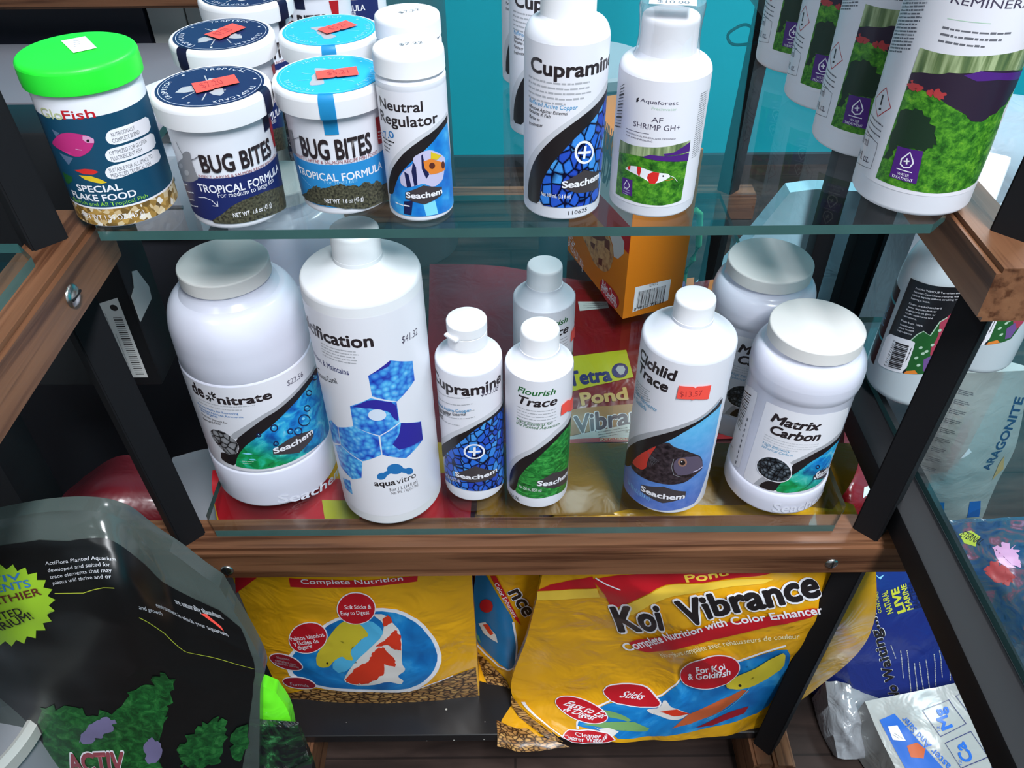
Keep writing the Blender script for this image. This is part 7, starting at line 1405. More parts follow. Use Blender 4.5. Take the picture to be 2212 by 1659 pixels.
def tub(loc, label, kind, seal, texts, price=True, full=True, turn=0.0, turn_lid=0.0):
    o = bottle('food_tub', loc, label, 'tub', 'insect food tubs on the upper shelf', turn)
    k = 'bbd' if kind == 'n' else 'bbb'; r = 29.6
    lath('body', [(26.6, 0)] + rnd(27.4, 0.2, 28.7, 2.4, 3) + [(28.9, 6), (29.6, 34), (30.2, 58), (30.6, 62), (30.6, 68)], WHITE, o, 96)
    l = lath('lid', [(33.2, 65.4), (34.2, 66.0), (34.4, 68), (34.6, 76)] + rnd(34.6, 76, 32.6, 79.6, 4) + [(31.8, 79.8), (31.6, 79.4), (15, 79.4), (0.5, 79.4)], WHITEM, o, 150, (66.5, 75, 0.12))
    cyl = cylmap(0.0298, 0.9)
    E = LABELS[k] if full else LABELS[k][:1]
    printing('label', E, cyl, 0.0298 * math.radians(5), 0.010, o, 0.0002)
    ink = 'tropn' if kind == 'n' else 'tropb'
    el = [disc(31.2, 'lidnavy' if kind == 'n' else 'lidblue'), ringl(29.4, 0.35, ink)]
    for s, a in texts: el += circ_text(s, 24.4, math.radians(a), 3.2, ink)
    for a in texts:
        el.append(disc(0.9, ink, 26 * math.cos(math.radians(a[1] + 60)), 26 * math.sin(math.radians(a[1] + 60)), 10))
    ca, sa = math.cos(turn_lid), math.sin(turn_lid)
    rotp = lambda x, y: (x * ca - y * sa, x * sa + y * ca)
    def rot(e):
        if e[0] in 'pl': return (e[0], [rotp(*p) for p in e[1]]) + tuple(e[2:])
        if e[0] == 't': return ('t', e[1]) + rotp(e[2], e[3]) + rotp(e[4], e[5]) + tuple(e[6:])
        return e
    src = [rot(e) for e in LABELS[k + 'top'] if price or e[-1] != 'sticker' and not (e[0] == 't')]
    a = [e for e in src if not (e[-1] == 'sticker' or e[0] == 't')]; b = [e for e in src if e[-1] == 'sticker' or e[0] == 't']
    printing('lid_label', el + a, topmap(0.0794), None, None, l, 0.0004)
    if b: s = printing('price_sticker', b, topmap(0.0794), None, None, l, 0.0016); s['label'] = 'fluorescent red price sticker'
    # tamper tape over the rim
    bm = bmesh.new(); hw = 4.6
    prof = [(30.2, 79.85), (32.8, 80.0), (34.3, 78.6), (35.0, 76), (34.85, 67), (34.4, 65.6), (31.6, 64.6), (30.95, 62), (30.6, 55)]
    rows = []
    for (rr, z) in prof:
        rows.append([bm.verts.new((rr * math.sin(seal + t * hw / 34.0) / 1000, -rr * math.cos(seal + t * hw / 34.0) / 1000, z / 1000)) for t in (-1, -0.33, 0.33, 1)])
    for p, q in zip(rows, rows[1:]):
        for i in range(3): bm.faces.new((p[i], p[i + 1], q[i + 1], q[i]))
    bmesh.ops.solidify(bm, geom=list(bm.faces), thickness=0.00015)
    mesh_obj('seal_tape', bm, dmat('sealn' if kind == 'n' else 'sealb'), o, 40)
    return o
TR = [('TROPISCH', 178), ('TROPICAL', 62), ('TROPICAUX', -58)]
tub((-0.1759, 0.4832, Z2), 'insect fish food tub with navy lid label and $7.20 sticker, front row', 'n', math.radians(60), TR)
tub((-0.1926, 0.5730, Z2), 'navy-lidded insect food tub in the second row, tape at its left front', 'n', math.radians(-52), [('TROPISCH', 72), ('TROPICAL', -48), ('TROPICAUX', 192)], turn_lid=0.5)
tub((-0.1980, 0.6610, Z2), 'navy-lidded insect food tub third in line behind the front navy tub', 'n', math.radians(48), [('TROPISCH', 120), ('TROPICAL', 0), ('TROPICAUX', 240)], turn_lid=-0.4)
tub((-0.1630, 0.7350, Z2), 'navy-lidded insect food tub fourth in line at the back of the row', 'n', math.radians(20), TR, full=True, turn=-0.75)
tub((-0.1450, 0.8250, Z2), 'white insect food tub farthest back, only its side label showing', 'n', math.radians(40), TR, full=True, turn=-0.9)
tub((-0.1085, 0.4995, Z2), 'insect fish food tub with sky blue lid and $5.21 sticker, front row', 'b', math.radians(-7), [('TROPISCH', 98), ('TROPICAL', 218), ('TROPICAUX', -22)])
tub((-0.1212, 0.5795, Z2), 'sky blue lidded insect food tub in the second row behind the $5.21 one', 'b', math.radians(-4), [('TROPISCH', 100), ('TROPICAL', 220), ('TROPICAUX', -20)], turn_lid=0.5)
# --- neutral regulator
def neutral(loc, label, price, turn=0.0):
    o = bottle('bottle', loc, label, 'bottle', GUP, turn)
    lath('body', [(18.6, 0)] + rnd(19.2, 0.3, 20.6, 1.8, 3) + [(20.5, 4), (20.5, 6), (20.5, 40), (20.5, 83.4), (20.7, 84.4), (20.6, 86.6)] + rnd(20.5, 86.6, 19.2, 88.2, 3) + [(19.0, 90)], WHITE, o, 88)
    c = ridged_cap(o, 20.7, 89.4, 102.4, 150, 0.14); printing('price_print', [('t', price, -4.5, -1.0, 9.0, 1.5, 3.6, 'g5', 0.2, 0)], topmap(0.10245), None, None, c, 0.0003)
    put_label(o, 'neu', 0.0205); return o
neutral((-0.0576, 0.4819, Z2), 'slim white pH regulator bottle with an angelfish on its label, front row', '$7.22')
neutral((-0.0633, 0.5395, Z2), 'slim white bottle with ridged cap right behind the angelfish bottle', '$7.22', 0.2)
# --- cupramine 100 ml
o = bottle('bottle', (0.0333, 0.4861, Z2), 'small white copper treatment bottle on the upper shelf, foremost of three', 'bottle', 'copper treatment bottles in a line')
lath('body', [(22.4, 0)] + rnd(23.0, 0.4, 24.5, 2.0, 3) + [(24.5, 50), (24.5, 106)] + rnd(24.5, 106, 17.6, 116, 6) + [(16.4, 117), (15.6, 119)], WHITE, o, 88)
ridged_cap(o, 15.8, 117.6, 141, 110, 0.12); put_label(o, 'cup1', 0.0245)
copy_tree(o, (0.0248, 0.6040, Z2), 'small white copper treatment bottle, middle one of three in a line', facing(0.0248, 0.604))
copy_tree(o, (0.0189, 0.7009, Z2), 'small white copper treatment bottle, rearmost of three in a line', facing(0.0189, 0.7009))
# --- shrimp GH+
o = bottle('bottle', (0.0922, 0.4902, Z2), 'white shrimp mineral bottle with clear wrapped cap and red striped shrimp picture', 'bottle', GUP)
lath('body', [(25.0, 0)] + rnd(25.6, 0.4, 27.2, 2.2, 3) + [(27.2, 40), (27.2, 86)] + rnd(27.2, 86, 18.4, 93.2, 6) + [(17.4, 94.0), (16.6, 96)], WHITE, o, 92)
ridged_cap(o, 16.6, 94.0, 116, 110, 0.10); put_label(o, 'shr', 0.0272)
w_ = lath('shrink_wrap', [(20.4, 91.8), (18.4, 96), (17.6, 104), (17.8, 112), (18.6, 120.5), (18.2, 123.4), (12, 124.2), (0.5, 124.2)], clear('shrink_film', (0.97, 0.97, 0.98), 0.10, 0.06, 0.10, (235, 235, 240)), o, 72, cap0=False); w_['label'] = 'clear shrink wrap over the cap'
printing('price_sticker', [('p', [(-13, -14.5), (13, -14.5), (13, 9), (-13, 9)], 'w'), ('t', '$10.00', -8.5, -11.8, 9, -11.8, 5.2, 'g5', 0.3, 0)], topmap(0.1243), None, None, o, 0.0004)
# --- remineral
def remin(y, x, label):
    o = bottle('bottle', (x, y, Z2), label, 'bottle', 'mineral bottles lined up at the right end', 0.0); R = 36.8
    lath('body', [(33.6, 0)] + rnd(34.2, 0.4, R, 3.4, 4) + [(R, 60), (R, 140), (R, 212)] + rnd(R, 212, R - 12, 226, 5) + [(18, 232), (16, 236)], WHITE, o, 100)
    ridged_cap(o, 17, 234, 262); put_label(o, 'rem', R / 1000); return o
r0 = remin(0.4976, 0.265, 'tall white mineral bottle with planted tank picture, nearest of the four')
for i, (x, y) in enumerate(((0.2600, 0.5771), (0.2590, 0.6549), (0.2535, 0.7320))):
    copy_tree(r0, (x, y, Z2), 'tall white mineral bottle with planted tank picture, %s in the line of four' % ('second', 'third', 'rearmost')[i], facing(x, y) - (0.06, 0.10, 0.05)[i])
# --- glass cleaner sprays
def spray(loc, label):
    o = bottle('spray_bottle', loc, label, 'spray bottle', 'glass cleaner sprays on the right rack'); R = 39.0
    m = plain('milky_plastic', (188, 198, 204), 0.22, 0.5)
    lath('body', [(33, 0)] + rnd(33, 0.2, R, 8, 5) + [(R, 40), (R, 100), (R, 112)] + rnd(R, 112, 17, 158, 9) + [(15, 162), (14.6, 172)], m, o, 100)
    cp = lath('cap', [(16, 168), (16.4, 169), (16.4, 184), (14, 187), (9, 189), (9, 200)], WHITEM, o, 60)
    bm = bmesh.new(); box(bm, (-0.010, -0.060, 0.198), (0.010, 0.030, 0.222)); bevel_all(bm, 0.004); mesh_obj('spray_head', bm, WHITEM, o, 40)
    bm = bmesh.new(); box(bm, (-0.006, -0.046, 0.150), (0.006, -0.034, 0.200)); bevel_all(bm, 0.002)
    bmesh.ops.rotate(bm, verts=bm.verts, cent=(0, -0.04, 0.2), matrix=Matrix.Rotation(math.radians(14), 3, 'X')); mesh_obj('trigger', bm, WHITEM, o, 40)
    put_label(o, 'wip', R / 1000); return o
s0 = spray((0.3775, 0.5960, 0.5266), 'milky spray bottle with black label, left of the right corner post')
copy_tree(s0, (0.4564, 0.6428, 0.5266), 'milky spray bottle with black label, right of the corner post', facing(0.4564, 0.6428) + 0.42)

# ------------------------------------------------------------------ box of baking soda
BA = Vector((0.125, 0.750, Z1)); BU = Vector((0.3453, -0.9385, 0)); BV = Vector((0.9385, 0.3453, 0))
ob = thing('carton', (0.14, 0.83, Z1), 'orange carton with a barcode, standing at the back of the lower glass shelf', 'box')
ORANGE = plain('orange_card', (226, 128, 26), 0.42, 0.4, vary=0.02, bscale=8)
bm = bmesh.new(); cx = Vector((0.14, 0.83, Z1))
cs = [BA - cx, BA + BV * 0.073 - cx, BA + BV * 0.073 - BU * 0.156 - cx, BA - BU * 0.156 - cx]
lo = [bm.verts.new(c) for c in cs]; hi = [bm.verts.new(c + Vector((0, 0, 0.192))) for c in cs]
bm.faces.new(lo[::-1]); bm.faces.new(hi)
for k in range(4): bm.faces.new((lo[k], lo[(k + 1) % 4], hi[(k + 1) % 4], hi[k]))
bevel_all(bm, 0.0012); mesh_obj('body', bm, ORANGE, ob, 40)
nl = -BV; nr = BU
BANDS = [('p', [(-156, 118), (0, 118), (0, 170), (-156, 170)], 'paper'), ('p', [(-156, 86), (0, 86), (0, 118), (-156, 118)], 'red2')]
printing('front_print', BANDS + LABELS['boxl'], lambda u, v, off: BA - cx + BU * u + Vector((0, 0, v)) + nl * off, None, None, ob, 0.0003, 0.00004)
bc = printing('barcode', LABELS['boxr'], lambda u, v, off: BA - cx + BV * u + Vector((0, 0, v)) + nr * off, None, None, ob, 0.0003, 0.00004)

# ------------------------------------------------------------------ bags
def surf(key, amp=0.0, wl=0.04, seed=0.0):
    W, H, g = GRIDS[key]; W /= 1000; H /= 1000
    G = [[Vector(p) for p in r] for r in g]; sd = Vector((seed, seed * 1.7, 3.1))
    cache = {}
    def S(u, v):
        k = (round(u, 5), round(v, 5))
        if k in cache: return cache[k]
        t = 1 - v / H
        row = [crv([G[j][i] for j in range(len(G))], t) for i in range(len(G[0]))]
        p = crv(row, u / W)
        if amp:
            edge = min(1.0, max(0.0, min(u, W - u)) / 0.02)
            q = Vector((u / wl, v / wl, 0)) + sd
            n = noise.noise(q) + 0.22 * noise.noise(q * 2.1); r = 1 - abs(noise.noise(q * 0.8 + Vector((5, 2, 1)))) * 2
            d = amp * (n * 0.8 + max(0, r) ** 2 * 0.35) * (0.35 + 0.65 * edge)
            p = p + Vector((0, -d * 0.8, d * 0.5))
        cache[k] = p; return p
    def N(u, v):
        e = 0.002; a = S(u + e, v) - S(u - e, v); b = S(u, v + e) - S(u, v - e); n = a.cross(b); n.normalize(); return n
    return S, N, W, H
def pouch(name, key, mat, label, cat, back, amp=0.003, wl=0.04, seed=0.0, group=None, printname='printed_front', step=0.003, floor=None, edge=None, cut=True):
    """closed bag: front sheet from the grid, back sheet from back(u, v, p) -> point"""
    S, N, W, H = surf(key, amp, wl, seed)
    us = [i * step for i in range(int(W / step) + 1)] + [W]; vs = [i * step for i in range(int(H / step) + 1)] + [H]
    base = S(W / 2, 0.0).copy(); zb = floor if floor is not None else min(S(u, 0).z for u in us)
    o = thing(name, (base.x, base.y, zb), label, cat, group); org = Vector((base.x, base.y, zb))
    bm = bmesh.new(); nu, nv = len(us), len(vs)
    F = [[bm.verts.new(S(u, v) - org) for u in us] for v in vs]
    Bk = [[None] * nu for _ in vs]
    for j, v in enumerate(vs):
        for i, u in enumerate(us):
            Bk[j][i] = bm.verts.new(back(u / W, v / H, S(u, v)) - org)
    for j in range(nv - 1):
        for i in range(nu - 1):
            bm.faces.new((F[j][i], F[j][i + 1], F[j + 1][i + 1], F[j + 1][i])); bm.faces.new((Bk[j][i], Bk[j + 1][i], Bk[j + 1][i + 1], Bk[j][i + 1]))
    for i in range(nu - 1):
        bm.faces.new((F[0][i], Bk[0][i], Bk[0][i + 1], F[0][i + 1])); bm.faces.new((F[-1][i], F[-1][i + 1], Bk[-1][i + 1], Bk[-1][i]))
    for j in range(nv - 1):
        bm.faces.new((F[j][0], F[j + 1][0], Bk[j + 1][0], Bk[j][0])); bm.faces.new((F[j][-1], Bk[j][-1], Bk[j + 1][-1], F[j + 1][-1]))
    body = mesh_obj('pouch', bm, mat, o, 50)
    if LABELS.get(key):
        mapf = lambda u, v, off: S(u, v) + N(u, v) * off - org
        p = printing(printname, LABELS[key], mapf, step, step, o, 0.0006, 0.00028)
    return o
YELLOW = plastic('yellow_film', (226, 164, 22), 0.24, 20, 0.8)
RED = plastic('red_film', (128, 16, 28), 0.28, 26, 0.6)
def thick(d0, d1, dz=0.0):
    return lambda s, t, p: p + Vector((0, (d0 + (d1 - d0) * t) * (0.15 + 0.85 * math.sin(math.pi * min(1, max(0, s))) ** 0.6), dz))
GK = 'pond fish food bags on the bottom board'
pouch('food_bag', 'koiA', YELLOW, 'yellow pond stick bag with red and white koi oval, standing at the left', 'bag', thick(0.10, 0.012), 0.0035, 0.05, 1.3, GK)
kc = pouch('food_bag', 'koiC', YELLOW, 'large yellow koi food bag with big black lettering, bulging at the right', 'bag', lambda s, t, p: p + Vector((0, 0.008 + (0.10 - 0.07 * t) * math.sin(math.pi * min(1, max(0, s))) ** 0.8, 0)), 0.0060, 0.055, 4.2, GK)
pouch('food_bag', 'koiB', YELLOW, 'yellow koi food bag turned sideways between the two facing bags', 'bag', lambda s, t, p: p + Vector((0.004, 0.012 + 0.03 * math.sin(math.pi * min(1, max(0, s))), 0)), 0.003, 0.04, 7.7, GK)
def skirt(z): return lambda s, t, p: Vector((p.x, p.y + 0.01, z))
# the folded top of the large koi bag, seen from above through the glass
S_, N_, W_, H_ = surf('bagE', 0.003, 0.05, 2.0)
ko = Vector(kc.location); bm = bmesh.new()
us = [W_ * i / 70 for i in range(71)]; vs = [H_ * i / 24 for i in range(25)]
F = [[bm.verts.new(S_(u, v) - ko) for u in us] for v in vs]
for j in range(24):
    for i in range(70): bm.faces.new((F[j][i], F[j][i + 1], F[j + 1][i + 1], F[j + 1][i]))
bmesh.ops.solidify(bm, geom=list(bm.faces), thickness=0.004)
mesh_obj('folded_top', bm, plastic('shaded_yellow_back_film', (168, 120, 20), 0.4, 30, 0.5, 0.4, 0.1), kc, 50)  # back film colour darkened to paint in the shade under the glass
pouch('food_bag', 'bagD', RED, 'red topped pond food bag leaning behind, seen through the lower glass shelf', 'bag', skirt(0.0985), 0.0035, 0.05, 3.3, GK, floor=0.0975)
pouch('sand_bag', 'redwhite', plastic('red_film', (128, 16, 28)), 'red and white sand bag squeezed behind the right corner post', 'bag', skirt(0.012), 0.003, 0.03, 9.1, None, floor=0.002)
pouch('sand_bag', 'arag', plastic('grey_white_film', (176, 176, 174), 0.4, 24, 0.4), 'tall white aragonite sand bag standing under the right glass shelf', 'bag', thick(0.09, 0.03), 0.004, 0.06, 5.5, None)
pouch('sand_bag', 'livesand', plastic('blue_film', (28, 44, 120), 0.26, 30, 0.4), 'dark blue live sand bag slumped right of the koi food', 'bag', skirt(0.004), 0.003, 0.05, 6.1, None, floor=0.001)
pouch('plastic_bag', 'silver', plastic('silver_film', (150, 152, 158), 0.16, 34, 0.9, 0.9, 0.8), 'crumpled silver plastic bag on the floor beside the blue sand bag', 'bag', skirt(0.003), 0.006, 0.02, 8.4, None, floor=0.001)
pouch('salt_bag', 'salt', plastic('white_film', (160, 160, 158), 0.3, 26, 0.4), 'white salt mix bag printed with Mg Ca Sr element boxes, bottom right', 'bag', skirt(0.004), 0.003, 0.04, 2.7, None, floor=0.001)
pouch('gravel_bag', 'gravel', plastic('gravel_film', (56, 74, 100), 0.2, 40, 0.9, 0.7, 0.6), 'clear bag of reef picture gravel at the right edge, below the glass', 'bag', skirt(0.004), 0.005, 0.025, 1.9, None, floor=0.001)
def acti_back(s, t, p): return p + Vector((0, 0.012 + 0.05 * (1 - t) * math.sin(math.pi * min(1, max(0, s))), 0))
ab = pouch('substrate_bag', 'acti', clear('frosted_film', (0.6, 0.63, 0.61), 0.06, 0.15, 0.55, (92, 102, 98)), 'black and green planted aquarium substrate bag with clear edges, lower left', 'bag', acti_back, 0.004, 0.05, 3.9, None)

# ------------------------------------------------------------------ left bay and things behind
def ltag(o, label, cat): return tag(o, label, cat)
tw = thing('computer_monitor', (-0.45, 0.60, 0.0), 'black computer monitor on a column stand with a barcode sticker, behind the left post', 'monitor')
TAGP = [(0.5615, 0.632), (0.5925, 0.634), (0.595, 0.645), (0.585, 0.668), (0.577, 0.672), (0.571, 0.660), (0.562, 0.657)]
TB = plain('monitor_black', (22, 23, 26), 0.4, 0.5)
bm = bmesh.new(); box(bm, (-0.25, -0.04, 0.562), (0.137, 0.012, 0.80)); bevel_all(bm, 0.003); mesh_obj('case', bm, TB, tw, 35)
bm = bmesh.new(); box(bm, (-0.24, -0.0435, 0.575), (-0.02, -0.0402, 0.79)); bevel_all(bm, 0.001); mesh_obj('screen', bm, plain('dark_screen', (26, 32, 40), 0.25, 0.5), tw, 35)
bm = bmesh.new(); box(bm, (-0.20, -0.03, 0.0), (-0.06, 0.03, 0.5615)); bevel_all(bm, 0.003); mesh_obj('stand', bm, TB, tw, 35)
st = [('p', [(-9, -50), (9, -50), (9, 36), (-9, 30)], 'paper'), disc(3.2, 'k', 3, 26, 20)] + [('l', [(-1, -46 + i * 2.2), (6.5, -46 + i * 2.2)], 0.5 if i % 3 else 1.2, 'k') for i in range(29)] + [('m', -6, -44, -6, 24, 2, 2.2, 0, 1.2, 'g6')]
printing('barcode_sticker', st, lambda u, v, off: Vector((0.118 + u, -0.04 - off, 0.622 + v)), None, None, tw, 0.0004)
bm = bmesh.new(); bm.faces.new([bm.verts.new((0.1372, y - 0.60, z)) for y, z in TAGP]); r_ = bmesh.ops.extrude_face_region(bm, geom=list(bm.faces)); bmesh.ops.translate(bm, verts=[v for v in r_['geom'] if isinstance(v, bmesh.types.BMVert)], vec=(0.0006, 0, 0))
mesh_obj('paper_tag', bm, dmat('paper'), tw)
def sheet_thing(name, pts, mat, label, cat, thick_=0.004, down=None):
    """a bent slab through a small grid of points"""
    G = [[Vector(p) for p in r] for r in pts]; n, m = 26, 26; bm = bmesh.new(); P = []
    for j in range(n + 1):
        row = [crv([G[q][i] for q in range(len(G))], j / n) for i in range(len(G[0]))]
        P.append([crv(row, i / m) for i in range(m + 1)])
    lo = min(p.z for r in P for p in r); c = P[n // 2][m // 2]; org = Vector((c.x, c.y, lo if down is None else down))
    F = [[bm.verts.new(p - org) for p in r] for r in P]
    Bk = [[bm.verts.new(((p + Vector((0, thick_, 0))) if down is None else Vector((p.x, p.y + 0.002, down))) - org) for p in r] for r in P]
    for j in range(n):
        for i in range(m):
            bm.faces.new((F[j][i], F[j][i + 1], F[j + 1][i + 1], F[j + 1][i])); bm.faces.new((Bk[j][i], Bk[j + 1][i], Bk[j + 1][i + 1], Bk[j][i + 1]))
    for i in range(m):
        bm.faces.new((F[0][i], Bk[0][i], Bk[0][i + 1], F[0][i + 1])); bm.faces.new((F[-1][i], F[-1][i + 1], Bk[-1][i + 1], Bk[-1][i]))
    for j in range(n):
        bm.faces.new((F[j][0], F[j + 1][0], Bk[j + 1][0], Bk[j][0])); bm.faces.new((F[j][-1], Bk[j][-1], Bk[j + 1][-1], F[j + 1][-1]))
    o = mesh_obj(name, bm, mat, None, 50); o.location = org; return tag(o, label, cat)
sheet_thing('red_bag', [[(-0.455, 0.60, 0.40), (-0.41, 0.60, 0.43), (-0.365, 0.60, 0.43)], [(-0.45, 0.54, 0.42), (-0.40, 0.53, 0.445), (-0.35, 0.54, 0.43)], [(-0.43, 0.505, 0.36), (-0.39, 0.50, 0.37), (-0.335, 0.505, 0.36)]], plastic('dark_red_film', (110, 14, 28), 0.4, 26, 0.4), 'dark red bag in the shadow behind the black substrate bag', 'bag', down=0.001)
sheet_thing('bin_lid', [[(-0.366, 0.622, 0.405), (-0.325, 0.63, 0.41), (-0.289, 0.622, 0.405)], [(-0.366, 0.56, 0.41), (-0.325, 0.56, 0.415), (-0.289, 0.56, 0.41)], [(-0.335, 0.52, 0.405), (-0.31, 0.52, 0.405), (-0.2895, 0.52, 0.405)]], plain('grey_plastic', (120, 122, 128), 0.4), 'grey plastic bin seen through the glass left of the koi food', 'bin', down=0.001)
pr = thing('printer', (-0.62, 0.94, 0.0), 'grey office printer behind the green-lidded flake tub', 'printer')
PG = plain('printer_grey', (118, 118, 126), 0.5); PL = plain('printer_light', (176, 176, 188), 0.5)
bm = bmesh.new(); box(bm, (-0.30, -0.08, 0.688), (0.265, 0.10, 0.70)); bevel_all(bm, 0.003); mesh_obj('top_cover', bm, PG, pr, 35)
bm = bmesh.new(); box(bm, (-0.30, -0.093, 0.672), (0.265, 0.10, 0.6875)); bevel_all(bm, 0.003); mesh_obj('cover_rim', bm, PL, pr, 35)
bm = bmesh.new(); box(bm, (-0.29, -0.07, 0.648), (0.255, 0.095, 0.6715)); mesh_obj('paper_slot', bm, BLACK, pr)
bm = bmesh.new(); box(bm, (-0.30, -0.10, 0.545), (0.265, 0.095, 0.6475)); bevel_all(bm, 0.004); mesh_obj('front_panel', bm, PL, pr, 35)
for z in (0.585, 0.620): 
    bm = bmesh.new(); box(bm, (-0.28, -0.102, z), (0.25, -0.1002, z + 0.003)); mesh_obj('panel_seam', bm, PG, pr)
bm = bmesh.new(); box(bm, (-0.30, -0.09, 0.0), (0.265, 0.095, 0.5445)); bevel_all(bm, 0.004); mesh_obj('base', bm, plain('printer_dark', (40, 41, 48), 0.5), pr, 35)
pn = thing('navy_panel', (-0.56, 1.13, 0.0), 'dark navy panel standing behind the printer', 'panel')
bm = bmesh.new(); box(bm, (-0.30, -0.02, 0.0), (0.094, 0.02, 0.76)); bevel_all(bm, 0.003); mesh_obj('board', bm, plain('navy_dark', (28, 30, 44), 0.45), pn, 35)
lc = thing('light_cabinet', (-0.385, 1.14, 0.0), 'pale grey two-door cabinet left of the navy lidded tubs', 'cabinet')
PT = plain('pale_panel', (186, 188, 186), 0.5)
bm = bmesh.new(); box(bm, (-0.078, -0.02, 0.0), (0.10, 0.16, 0.80)); bevel_all(bm, 0.002); mesh_obj('body', bm, PT, lc, 35)
for (x0, x1) in ((-0.077, -0.030), (-0.028, 0.099)):
    bm = bmesh.new(); box(bm, (x0, -0.028, 0.02), (x1, -0.0205, 0.79)); bevel_all(bm, 0.001); mesh_obj('door', bm, PT, lc, 35)
sheet_thing('paper_sheet', [[(-0.80, 1.24, 0.765), (-0.68, 1.24, 0.770), (-0.60, 1.22, 0.764)], [(-0.80, 1.18, 0.766), (-0.70, 1.17, 0.766), (-0.60, 1.17, 0.764)], [(-0.80, 1.12, 0.763), (-0.72, 1.12, 0.763), (-0.62, 1.14, 0.763)]], plain('white_paper', (226, 232, 250), 0.5), 'glossy white paper sheet lying on the navy panel at far left', 'paper', down=0.7605)
wb = boxo('white_strip', (-0.012, -0.004, -0.10), (0.012, 0.004, 0.10), plain('white_plastic', (228, 228, 236)), None, 0.001); wb.location = (-0.262, 0.665, Z2 + 0.012); wb.rotation_euler = (math.radians(86), 0, math.radians(-24)); tag(wb, 'white plastic strip lying on the upper shelf behind the green-lidded tub', 'strip')
dr = thing('steel_drum', (-0.245, 1.72, 0.0), 'tall dull grey drum in front of the turquoise wall', 'drum')
lath('body', [(118, 0), (120, 4), (120, 700), (122, 704), (120, 708), (120, 840)] + rnd(120, 840, 112, 850, 3) + [(1, 850)], plain('drum_grey', (96, 88, 88), 0.35, 0.5, vary=0.15, bscale=6), dr, 80)
bw = bpy.data.objects.new('x', None); bpy.data.objects.remove(bw)
sheet_thing('pale_blue_bag', [[(0.430, 1.15, 0.43), (0.475, 1.15, 0.435), (0.545, 1.15, 0.43)], [(0.365, 1.16, 0.30), (0.48, 1.13, 0.30), (0.66, 1.16, 0.30)], [(0.29, 1.16, 0.19), (0.47, 1.12, 0.18), (0.68, 1.16, 0.18)], [(0.26, 1.16, 0.02), (0.46, 1.13, 0.02), (0.68, 1.16, 0.02)]], plastic('pale_blue_film', (160, 204, 220), 0.35, 20, 0.35), 'large pale blue bag leaning behind the black uprights', 'bag', 0.03)
sheet_thing('white_plastic_bag', [[(0.50, 0.93, 0.668), (0.56, 0.93, 0.655), (0.66, 0.93, 0.640)], [(0.50, 0.89, 0.60), (0.57, 0.86, 0.59), (0.67, 0.89, 0.57)], [(0.50, 0.90, 0.30), (0.58, 0.88, 0.30), (0.68, 0.90, 0.30)], [(0.50, 0.92, 0.003), (0.58, 0.90, 0.003), (0.68, 0.92, 0.003)]], plastic('white_crumple', (150, 165, 176), 0.3, 18, 1.0, 0.6, 0.4), 'tall crumpled white plastic bag behind the right rack, past the nearest mineral bottle', 'bag', 0.06)
cr_ = bmesh.new(); tube(cr_, [(0.262, 1.0, 0.002), (0.262, 1.0, 0.20), (0.249, 1.0, 0.384), (0.258, 1.0, 0.407), (0.263, 1.0, 0.430), (0.258, 1.0, 0.48), (0.25, 1.0, 0.486)], 0.0045)
c_ = mesh_obj('green_cord', cr_, plain('green_cord', (120, 226, 150), 0.5), None, 60); tag(c_, 'light green cord hanging behind the orange carton', 'cord')
hk = bmesh.new(); tube(hk, [crv([Vector(p) for p in ((0.309, 1.052, 0.70), (0.285, 1.03, 0.718), (0.268, 1.02, 0.716), (0.262, 1.02, 0.708), (0.272, 1.02, 0.698), (0.312, 1.045, 0.692))], i / 24) for i in range(25)], 0.0018)
h_ = mesh_obj('wire_hook', hk, BLACK, None, 60); tag(h_, 'black wire hook on the rear post behind the wrapped bottle', 'hook')
gt = thing('grey_tub', (0.13, 1.30, 0.0), 'grey plastic tub standing behind the rack, between the copper and shrimp bottles', 'tub')
lath('body', [(70, 0), (76, 4), (84, 560)], plain('tub_grey', (116, 120, 130), 0.45), gt, 64); lath('lid', [(86, 561), (88, 564), (88, 578), (84, 582), (1, 583)], plain('tub_lid', (176, 182, 190), 0.4), gt, 64)
# bucket and lime bag, lower left
bk = thing('bucket', (-0.49, 0.345, 0.0), 'pale grey bucket under the black substrate bag, bottom left corner', 'bucket')
lath('body', [(70, 0), (72, 4), (84, 370)], plain('bucket_grey', (150, 152, 158), 0.35), bk, 80); lath('rim', [(86, 366), (90, 368), (91, 382), (87, 388), (83, 386), (82, 370)], plain('bucket_rim', (196, 194, 188), 0.3), bk, 80, cap0=False, cap1=False)
sheet_thing('lime_bag', [[(-0.262, 0.392, 0.350), (-0.236, 0.39, 0.346), (-0.222, 0.392, 0.330)], [(-0.262, 0.386, 0.31), (-0.232, 0.382, 0.31), (-0.214, 0.386, 0.295)], [(-0.262, 0.372, 0.2315), (-0.238, 0.372, 0.2315), (-0.216, 0.372, 0.2315)]], plastic('lime_film', (110, 240, 40), 0.3, 30, 0.4), 'bright lime green bag peeking out right of the black substrate bag', 'bag', 0.012)
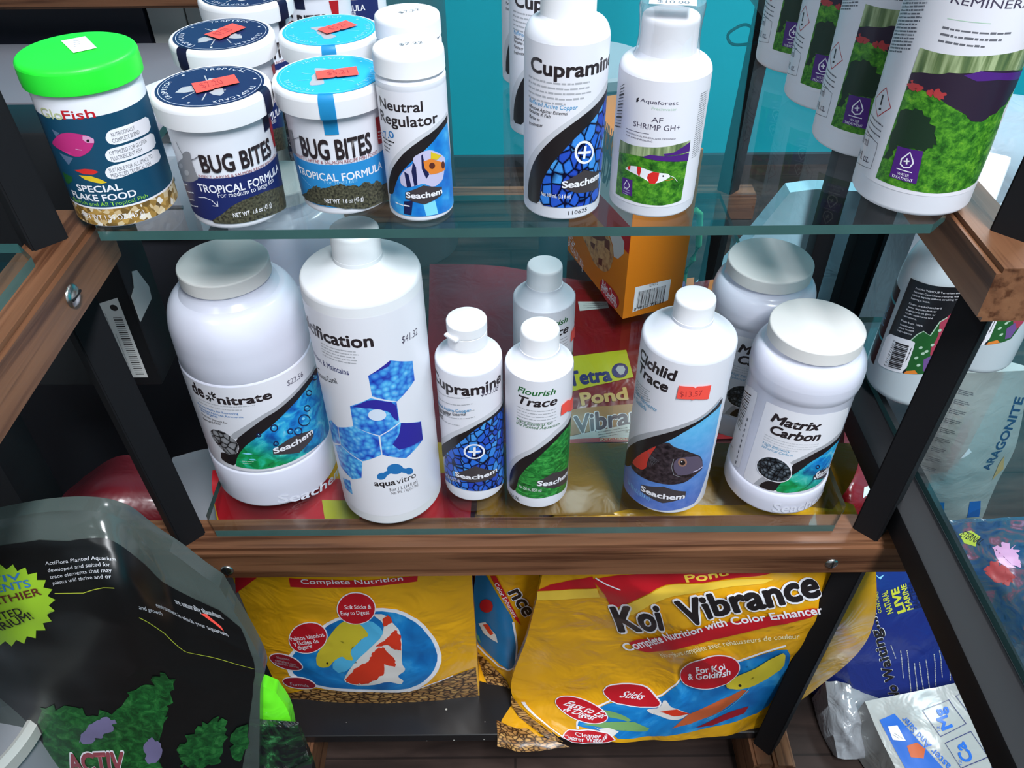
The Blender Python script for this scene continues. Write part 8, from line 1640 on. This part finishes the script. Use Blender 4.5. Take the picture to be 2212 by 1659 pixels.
def leafy():
    m, nt, b = newmat('green_print_film'); setp(b, 0.14, 0.8, coat=0.8); L = nt.links
    tc = nt.nodes.new('ShaderNodeTexCoord'); n = nz(nt, tc.outputs['Object'], 34, 6, 1.0, 0.65)
    r = ramp(nt, [(0.42, (14, 16, 18)), (0.52, (24, 62, 34)), (0.6, (56, 124, 70)), (0.72, (110, 160, 110))]); L.new(n, r.inputs['Fac']); L.new(r.outputs['Color'], b.inputs['Base Color'])
    bp = nt.nodes.new('ShaderNodeBump'); bp.inputs['Strength'].default_value = 1.0; bp.inputs['Distance'].default_value = 0.008; L.new(nz(nt, tc.outputs['Object'], 22, 3, 1.2), bp.inputs['Height']); L.new(bp.outputs['Normal'], b.inputs['Normal'])
    return m
sheet_thing('black_film_bag', [[(-0.300, 0.374, 0.300), (-0.250, 0.372, 0.306), (-0.205, 0.376, 0.292)], [(-0.300, 0.366, 0.24), (-0.24, 0.360, 0.23), (-0.200, 0.368, 0.22)], [(-0.300, 0.358, 0.2315), (-0.24, 0.354, 0.2315), (-0.200, 0.358, 0.2315)]], leafy(), 'crinkled bag with green plant print, right beside the black substrate bag', 'bag', 0.006)
bn = thing('low_bench', (-0.30, 0.34, 0.0), 'low black bench under the substrate bag, left of the rack', 'bench')
for nm, lo, hi in (('top', (-0.095, -0.05, 0.212), (0.10, 0.034, 0.2305)), ('leg', (-0.09, -0.045, 0.0), (-0.07, -0.025, 0.2115)), ('leg', (0.075, -0.045, 0.0), (0.095, -0.025, 0.2115)), ('leg', (-0.09, 0.01, 0.0), (-0.07, 0.03, 0.2115)), ('leg', (0.075, 0.01, 0.0), (0.095, 0.03, 0.2115))):
    bm = bmesh.new(); box(bm, lo, hi); bevel_all(bm, 0.0015); mesh_obj(nm, bm, BLACK, bn, 35)
# ceiling lamp fittings (out of frame)
for i, (x, y, z, p) in enumerate(LAMPS):
    f = boxo('ceiling_lamp', (-0.17, -0.6, 0.0), (0.17, 0.6, 0.05), plain('ceiling_white', (225, 225, 225)), None, 0.004); f.location = (x, y, 2.645)
    tag(f, 'flat ceiling lamp fitting above the shop floor, %s' % ('over the rack', 'near the turquoise wall', 'by the front wall')[i], 'lamp')
